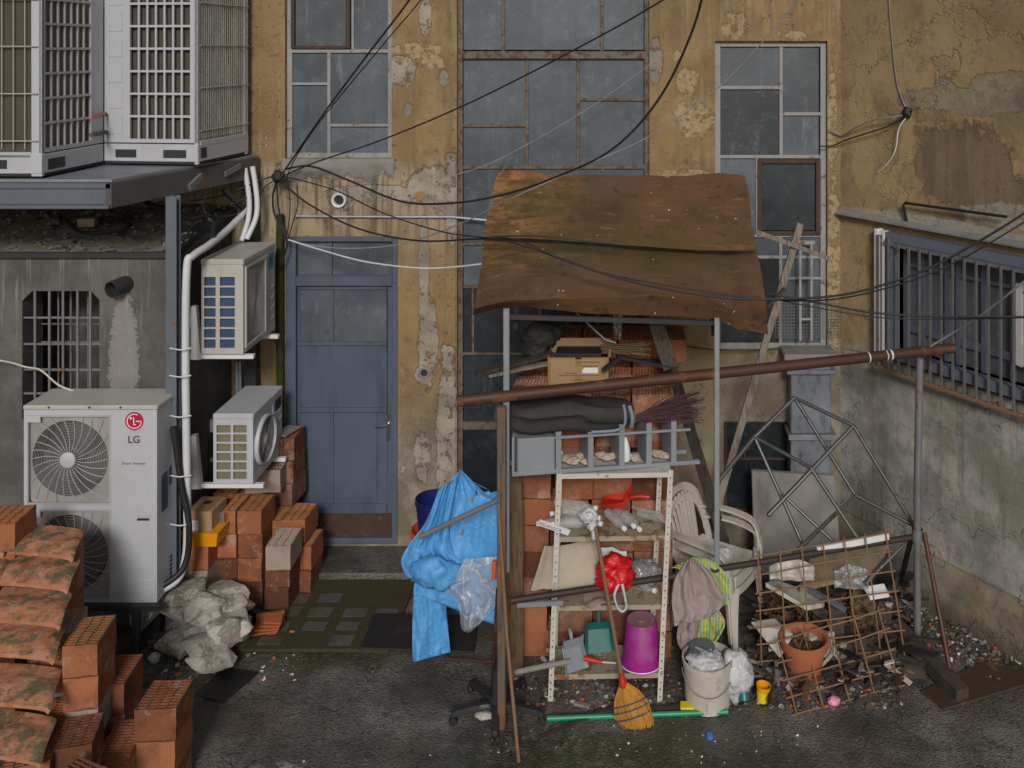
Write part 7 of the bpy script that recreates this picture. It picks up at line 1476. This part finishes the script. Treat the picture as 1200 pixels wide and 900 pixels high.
# ------------------------------------------------------------------ chrome tube frame
cf = thing('tube_frame', 'upturned chrome tube table frame, rust spotted, leaning in the corner', 'table frame', W(1000, 640, 6.95))
K = dict(A=(931, 466, 7.42), B=(1000, 499, 7.18), C=(884, 512, 7.2), E=(843, 562, 6.98), Fe=(900, 604, 6.74), Gp=(950, 548, 6.955), H=(1002, 580, 7.2), I=(1071, 616, 6.98), J=(927, 652, 6.74), L=(942, 641, 6.92), N=(1006, 632, 6.8), P=(978, 636, 6.9))
K = {k: W(*v) for k, v in K.items()}
def tubes(name, segs, r, mat):
    for a, b in segs: q = MB(); q.tube([K[a], K[b]], r, 10); obj(name, q, mat, cf)
tubes('chrome_leg', [('B', 'Fe'), ('H', 'J'), ('C', 'A')], .0165, 'chrome'); tubes('chrome_leg', [('E', 'C')], .0165, 'dull_tube')
tubes('frame_tube', [('A', 'B'), ('C', 'Gp'), ('A', 'H'), ('C', 'L'), ('B', 'I'), ('Gp', 'N'), ('H', 'I')], .0145, 'dull_tube')
K['Q'] = K['C'].lerp(K['L'], .5); tubes('frame_tube', [('Q', 'P')], .012, 'dull_tube')
q = MB(); ax = (K['Fe']-K['B']).normalized(); q.disc(K['Fe']+ax*.001, .0145, ax.to_track_quat('Z', 'Y').to_matrix()); obj('tube_end', q, 'dark_in', cf, smooth=0)
pipe('chrome_rod', 'thin chrome rod slanting below the beige board to the grey post', 'rod', [W(1061, 636, 6.95), W(1014, 684, 6.75)], .012, 'chrome')

# ------------------------------------------------------------------ cables
def cable(label, pts, r=.009, mat='black_cable', name='cable'):
    q = MB(); q.tube(smoothpath([W(*p) for p in pts], 6), r*.78, 6); return solo(name, label, 'cable', q, mat)
cable('black overhead cable dropping to the bundle beside the upper window, thicker of two', [(900, -620, 3.8), (650, -250, 5.4), (494, -20, 6.6), (430, 65, 7.1), (383, 128, 7.5), (345, 183, 7.85), (325, 212, 7.96)], .010)
cable('thin black overhead cable beside the thicker one crossing the upper window', [(930, -620, 3.8), (670, -250, 5.4), (508, -20, 6.6), (455, 45, 7.0), (383, 132, 7.5), (348, 182, 7.85), (333, 215, 7.96)], .006)
cable('straight black cable rising from the bundle across the stairwell window', [(1600, -520, 3.4), (1120, -210, 4.7), (800, -14, 6.0), (700, 44, 6.4), (560, 116, 7.0), (450, 163, 7.5), (370, 190, 7.85), (335, 205, 7.96)], .008)
cable('heavy black cable sagging over the rusted awning top', [(870, -520, 3.2), (845, -170, 4.9), (826, -20, 5.6), (805, 52, 5.8), (768, 122, 6.0), (716, 176, 6.2), (650, 208, 6.5), (590, 228, 6.8), (530, 238, 7.1), (470, 236, 7.4), (410, 212, 7.7), (365, 195, 7.9), (335, 198, 7.96)], .0105)
cable('thin grey cable running from the upper corner down across the awning top', [(1500, -620, 3.8), (1180, -270, 5.1), (950, -16, 6.2), (900, 42, 6.4), (840, 104, 6.6), (760, 160, 6.7), (690, 192, 6.8), (600, 232, 6.9), (540, 262, 7.3), (470, 286, 7.8), (400, 291, 7.9), (345, 284, 7.95)], .006, 'grey_cable')
cable('thin pale cable stretched over the lower panes of the stairwell window', [(775, 65, 7.9), (700, 120, 7.9), (620, 168, 7.92), (560, 197, 7.94), (500, 212, 7.96)], .004, 'grey_cable')
cable('black cable looping from the bundle over the awning seam to the wing, upper strand', [(328, 210, 7.95), (360, 238, 7.8), (420, 268, 7.5), (490, 282, 7.1), (560, 280, 6.75), (605, 281, 6.45), (660, 304, 6.3), (740, 330, 6.15), (840, 348, 6.0), (930, 350, 5.9), (1000, 343, 5.8), (1080, 318, 5.7), (1150, 281, 5.6), (1215, 240, 5.5), (1360, 140, 5.4), (1500, 20, 5.44)], .0095)
cable('black cable looping with the upper strand but hanging a little lower over the awning', [(330, 206, 7.95), (390, 222, 7.7), (450, 250, 7.4), (520, 272, 7.0), (580, 280, 6.6), (620, 290, 6.4), (700, 318, 6.25), (790, 336, 6.1), (880, 349, 5.98), (960, 352, 5.9), (1030, 340, 5.78), (1110, 312, 5.65), (1215, 251, 5.5), (1360, 155, 5.4), (1500, 40, 5.44)], .0065)
cable('long black cable running level from the awning corner across the barred window', [(900, 344, 6.0), (960, 355, 5.9), (1020, 366, 5.8), (1100, 371, 5.7), (1215, 371, 5.5), (1360, 366, 5.4), (1500, 352, 5.44)], .0085)
cable('thin black cable just under the level one across the barred window', [(905, 350, 6.0), (960, 361, 5.9), (1030, 372, 5.8), (1110, 374, 5.7), (1215, 372, 5.5), (1360, 372, 5.4), (1500, 360, 5.44)], .0055)
cable('thin cable edging the awning seam', [(575, 277, 6.9), (640, 277, 6.8), (700, 284, 6.78), (730, 287, 6.78)], .006)
cable('white cord swinging from the door head to the awning edge', [(338, 281, 7.94), (380, 294, 7.8), (430, 307, 7.6), (490, 314, 7.4), (530, 313, 7.25), (566, 309, 7.1)], .0085, 'white_tape', 'cord')
cable('black cable hanging in a loop down the ochre wall to the mossy pipe', [(327, 208, 7.96), (320, 228, 7.97), (322, 252, 7.97), (334, 274, 7.97), (336, 290, 7.97), (326, 318, 7.97)], .011)
cable('black cable hanging down just beside the loop on the ochre wall', [(324, 208, 7.96), (326, 240, 7.97), (332, 268, 7.97), (334, 284, 7.97)], .009)
cable('thin black cable looping widest before reaching the mossy pipe', [(336, 206, 7.96), (340, 235, 7.97), (338, 265, 7.97), (335, 278, 7.97)], .006)
cable('thin black cable curving beside the door corner down to the pipe top', [(348, 218, 7.96), (349, 240, 7.97), (342, 265, 7.97), (337, 282, 7.97)], .006)
cable('black cable running from the bundle back under the steel platform', [(328, 204, 7.96), (300, 213, 7.9), (265, 228, 7.8), (222, 236, 7.5)], .009)
cable('second black cable running from the bundle behind the platform post', [(322, 210, 7.96), (300, 226, 7.9), (270, 240, 7.8)], .008)
cable('black cable drooping under the platform beside the white taped pipes', [(247, 216, 7.5), (238, 240, 7.4), (246, 252, 7.4), (272, 252, 7.7), (286, 244, 7.9)], .008)
q = MB(); lump(q, W(326, 207, 7.93), (.05, .03, .05), 3, amp=.3); solo('cable_bundle', 'knot of black cables tied on the ochre wall beside the upper window', 'cable bundle', q, 'black_cable', smooth=180)
cable('pale grey cord slanting up from the end of the rusty pipe across the barred window', [(1090, 406, 6.95), (1120, 388, 6.8), (1155, 365, 6.5), (1215, 318, 6.15), (1310, 240, 6.2)], .010, 'grey_cable', 'cord')
cable('thin dark cable stretched low across the plaster between the dark beam and the duct', [(784, 403, 7.9), (838, 410, 8.0), (880, 411, 8.03), (915, 407, 8.03)], .006)
cable('thin grey pipe leaving the duct cap towards the wing wall', [(970, 403, 7.9), (985, 407, 7.9), (1012, 413, 7.65)], .008, 'galv')
cable('beige cord slung before the barred opening of the shed', [(-160, 405, 6.9), (-10, 421, 6.95), (30, 430, 6.98), (48, 434, 6.98), (70, 452, 6.98), (94, 460, 7.0)], .009, 'old_white', 'cord')
wp = lambda px, py, n: tuple(WR(uw(px), zw(px, py), n))
def wcable(label, pts, r, mat, name='cable'):
    q = MB(); q.tube(smoothpath(pts, 6), r*.8, 6); return solo(name, label, 'cable', q, mat)
FW = lambda px, py, y=-.03: (fx(px), y, fz(py))
wcable('grey sleeved cable reaching from the wing wall to the tall window', [wp(1068, 134, .02), wp(1050, 137, .07), wp(1030, 140, .07), wp(1010, 148, .06), FW(985, 157, -.05), FW(972, 152, -.04)], .010, 'grey_cable')
wcable('black cable reaching from the wing wall to the tall window under the grey one', [wp(1068, 135, .02), wp(1045, 148, .06), wp(1020, 156, .06), wp(995, 164, .05), FW(975, 170, -.04), FW(960, 171, -.03)], .008, 'black_cable')
wcable('white cable tail hanging from the cable knot on the wing wall', [wp(1067, 135, .03), wp(1058, 150, .05), wp(1053, 175, .04), wp(1042, 192, .03), wp(1030, 202, .02)], .006, 'white')
wcable('thin grey cable running down the wing wall to the cable knot', [wp(1042, -10, .01), wp(1046, 40, .012), wp(1052, 95, .012), wp(1062, 126, .012)], .006, 'grey_cable')
q = MB(); lump(q, WR(uw(1065), zw(1065, 132), .02), (.035, .03, .045), 8, amp=.3); solo('cable_knot', 'dark knot of cables on the wing wall beside the tall window', 'cable bundle', q, 'black_cable', smooth=180)

# ------------------------------------------------------------------ small litter
q = MB(); lump(q, G(977, 821, .02), (.04, .035, .025), 3, amp=.25); solo('pink_stopper', 'small pink plastic lid on the asphalt below the mesh', 'lid', q, 'pink', smooth=180)
q = MB(); q.lathe([(.001, .02), (.022, .02), (.024, 0)], G(832, 864, .002), 14); solo('blue_stopper', 'bright blue bottle cap on the asphalt before the green rod', 'bottle cap', q, 'blue_pl')
q = MB(); lump(q, G(181, 771, .03), (.035, .03, .035), 5, amp=.3); solo('white_scrap', 'crumpled white scrap at the foot of the rock heap', 'scrap', q, 'white_bag', smooth=180)
q = MB(); q.box(G(608, 800, .03), (.05, .04, .05), Matrix.Rotation(.5, 3, 'Z')); solo('paper_scrap', 'white paper scrap between the stick and the shelf foot', 'paper', q, 'paper', smooth=0)
q = MB(); lump(q, G(568, 838, .02), (.055, .035, .02), 9, amp=.2); solo('flat_stone', 'flat pale stone lying under the swivel chair base', 'stone', q, 'stone', smooth=60)
q = MB(); q.box(G(682, 826, .015), (.11, .035, .02), Matrix.Rotation(-.3, 3, 'Z')); solo('wood_chip', 'pale broken wood chip on the ground before the shelf', 'wood chip', q, 'wood_pale', smooth=0, bev=.004)
LM = ['white', 'rubble_m', 'orange_bit', 'old_white', 'wood_pale', 'dark_in', 'leaf']
q = MB(); rr = random.Random(77)
def scatter(poly_fn, n, s0, s1, mats, h=0):
    for _ in range(n):
        px, py = poly_fn(); p = G(px, py); s_ = rr.uniform(s0, s1)*rr.choice((.5, .7, 1, 1)); q.mat(rr.choice(mats))
        e = Euler((rr.uniform(-.5, .5), rr.uniform(-.5, .5), rr.uniform(0, 6.3))).to_matrix(); V = []
        k = rr.choice((4, 5, 6)); top = []
        for i in range(k): a_ = 2*pi*i/k+rr.uniform(-.3, .3); r_ = s_*rr.uniform(.5, 1); V.append(Vector((cos(a_)*r_, sin(a_)*r_*rr.uniform(.5, 1), 0)))
        t_ = s_*rr.uniform(.2, .6); p = p+Vector((0, 0, s_*.25+rr.uniform(0, h)))
        q.prism([p+e @ v for v in V], e @ Vector((0, 0, t_)))
tri = lambda x0, x1, y0, y1: (lambda: (rr.uniform(x0, x1), rr.uniform(y0, y1)))
def corner():
    while True:
        x, y = rr.uniform(1045, 1195), rr.uniform(690, 800)
        if y > 693+(x-1045)*.55 and y < 740+(x-1045)*.5: return x, y
scatter(corner, 520, .006, .030, [1, 1, 1, 1, 5, 4, 6, 6, 6, 2, 3, 0])
scatter(tri(615, 790, 793, 830), 260, .006, .026, [1, 1, 2, 3, 4, 5, 6]); scatter(tri(880, 1060, 760, 832), 420, .008, .03, [1, 1, 2, 5, 5, 4, 6, 6, 3])
scatter(tri(150, 350, 730, 800), 260, .005, .022, [1, 2, 2, 3, 1, 0]); scatter(tri(290, 345, 715, 760), 120, .008, .035, [2, 2, 1, 1, 3]); scatter(tri(560, 960, 830, 895), 90, .004, .014, [1, 3, 4, 0]); scatter(tri(230, 560, 770, 895), 34, .004, .012, [1, 3, 4]); scatter(tri(780, 900, 760, 830), 120, .008, .025, [1, 5, 4, 6])
o_ = obj('ground_litter', q, LM, None, smooth=0, loc=(0, 0, 0)); tag(o_, 'scattered crumbs of brick, plaster, paper and wood on the asphalt', 'litter', None, 'stuff')
q = MB(); rr = random.Random(5)
for _ in range(700):
    px, py = rr.gauss(955, 40), rr.gauss(722, 22); 
    if not (895 < px < 1050 and 690 < py < 775): continue
    p = W(px, py, lerp(6.95, 6.62, (py-690)/85)); p.z = max(p.z, .01); e = Euler((rr.uniform(-1, 1), rr.uniform(-1, 1), rr.uniform(0, 6))).to_matrix(); s_ = rr.uniform(.012, .04)
    q.add([p+e @ Vector(v) for v in ((-s_, 0, 0), (0, -s_*.45, .004), (s_, 0, 0), (0, s_*.45, .004))], [(0, 1, 2, 3)])
o_ = obj('dead_leaves', q, 'leaf', None, smooth=0); tag(o_, 'brown dead leaves heaped behind the rusty mesh', 'leaves', None, 'stuff')
q = MB()
def heap(u, v):
    px = 885+175*u; p = Vector((lerp(G(885, 760).x, G(1060, 740).x, u), lerp(6.45, 7.25, v)-CD, 0)); p.z = .17*(sin(pi*u)**.6)*(sin(pi*min(1, v*1.1+.02))**.7)+.06*nz((u*6, v*4, 0))+.03*nz((u*15, v*11, 0)); p.z = max(p.z, -.01); return p
q.grid(heap, 50, 30); o_ = obj('rubbish_mound', q, 'soil', None); tag(o_, 'dark mound of soil and rubbish behind the rusty mesh', 'rubbish', None, 'stuff')
q = MB(); rr = random.Random(41)
for i_ in range(470):
    px, py = (rr.uniform(888, 1058), rr.uniform(692, 800)) if i_ < 400 else (rr.uniform(905, 1040), rr.uniform(690, 762)); d = 4785/(py-57)*rr.uniform(.97, 1.0); p = W(px, py, min(d, 7.1)); p.z = max(p.z, .02)
    a_ = rr.uniform(0, 6.3); L_ = rr.uniform(.04, .20) if i_ < 400 else rr.uniform(.2, .48); q.mat(rr.choice((0, 0, 1, 2, 2, 3, 4)) if i_ < 400 else rr.choice((0, 0, 2, 1))); dv = Vector((cos(a_), sin(a_), rr.uniform(-.3, .5)))*L_; e_ = p+dv; e_.z = max(e_.z, .015)
    q.bar(p, e_, rr.uniform(.006, .045) if i_ < 400 else rr.uniform(.02, .08), rr.uniform(.004, .018))
o_ = obj('scrap_rubbish', q, ['wood_dark', 'wood_brown', 'black_plastic', 'rubble_m', 'old_white'], None, smooth=0); tag(o_, 'dark splinters and scrap strewn on the mound behind the rusty mesh', 'rubbish', None, 'stuff')
# remove the template objects that only served as sources
for t_ in (proto_o, tp_):
    bpy.data.objects.remove(t_)
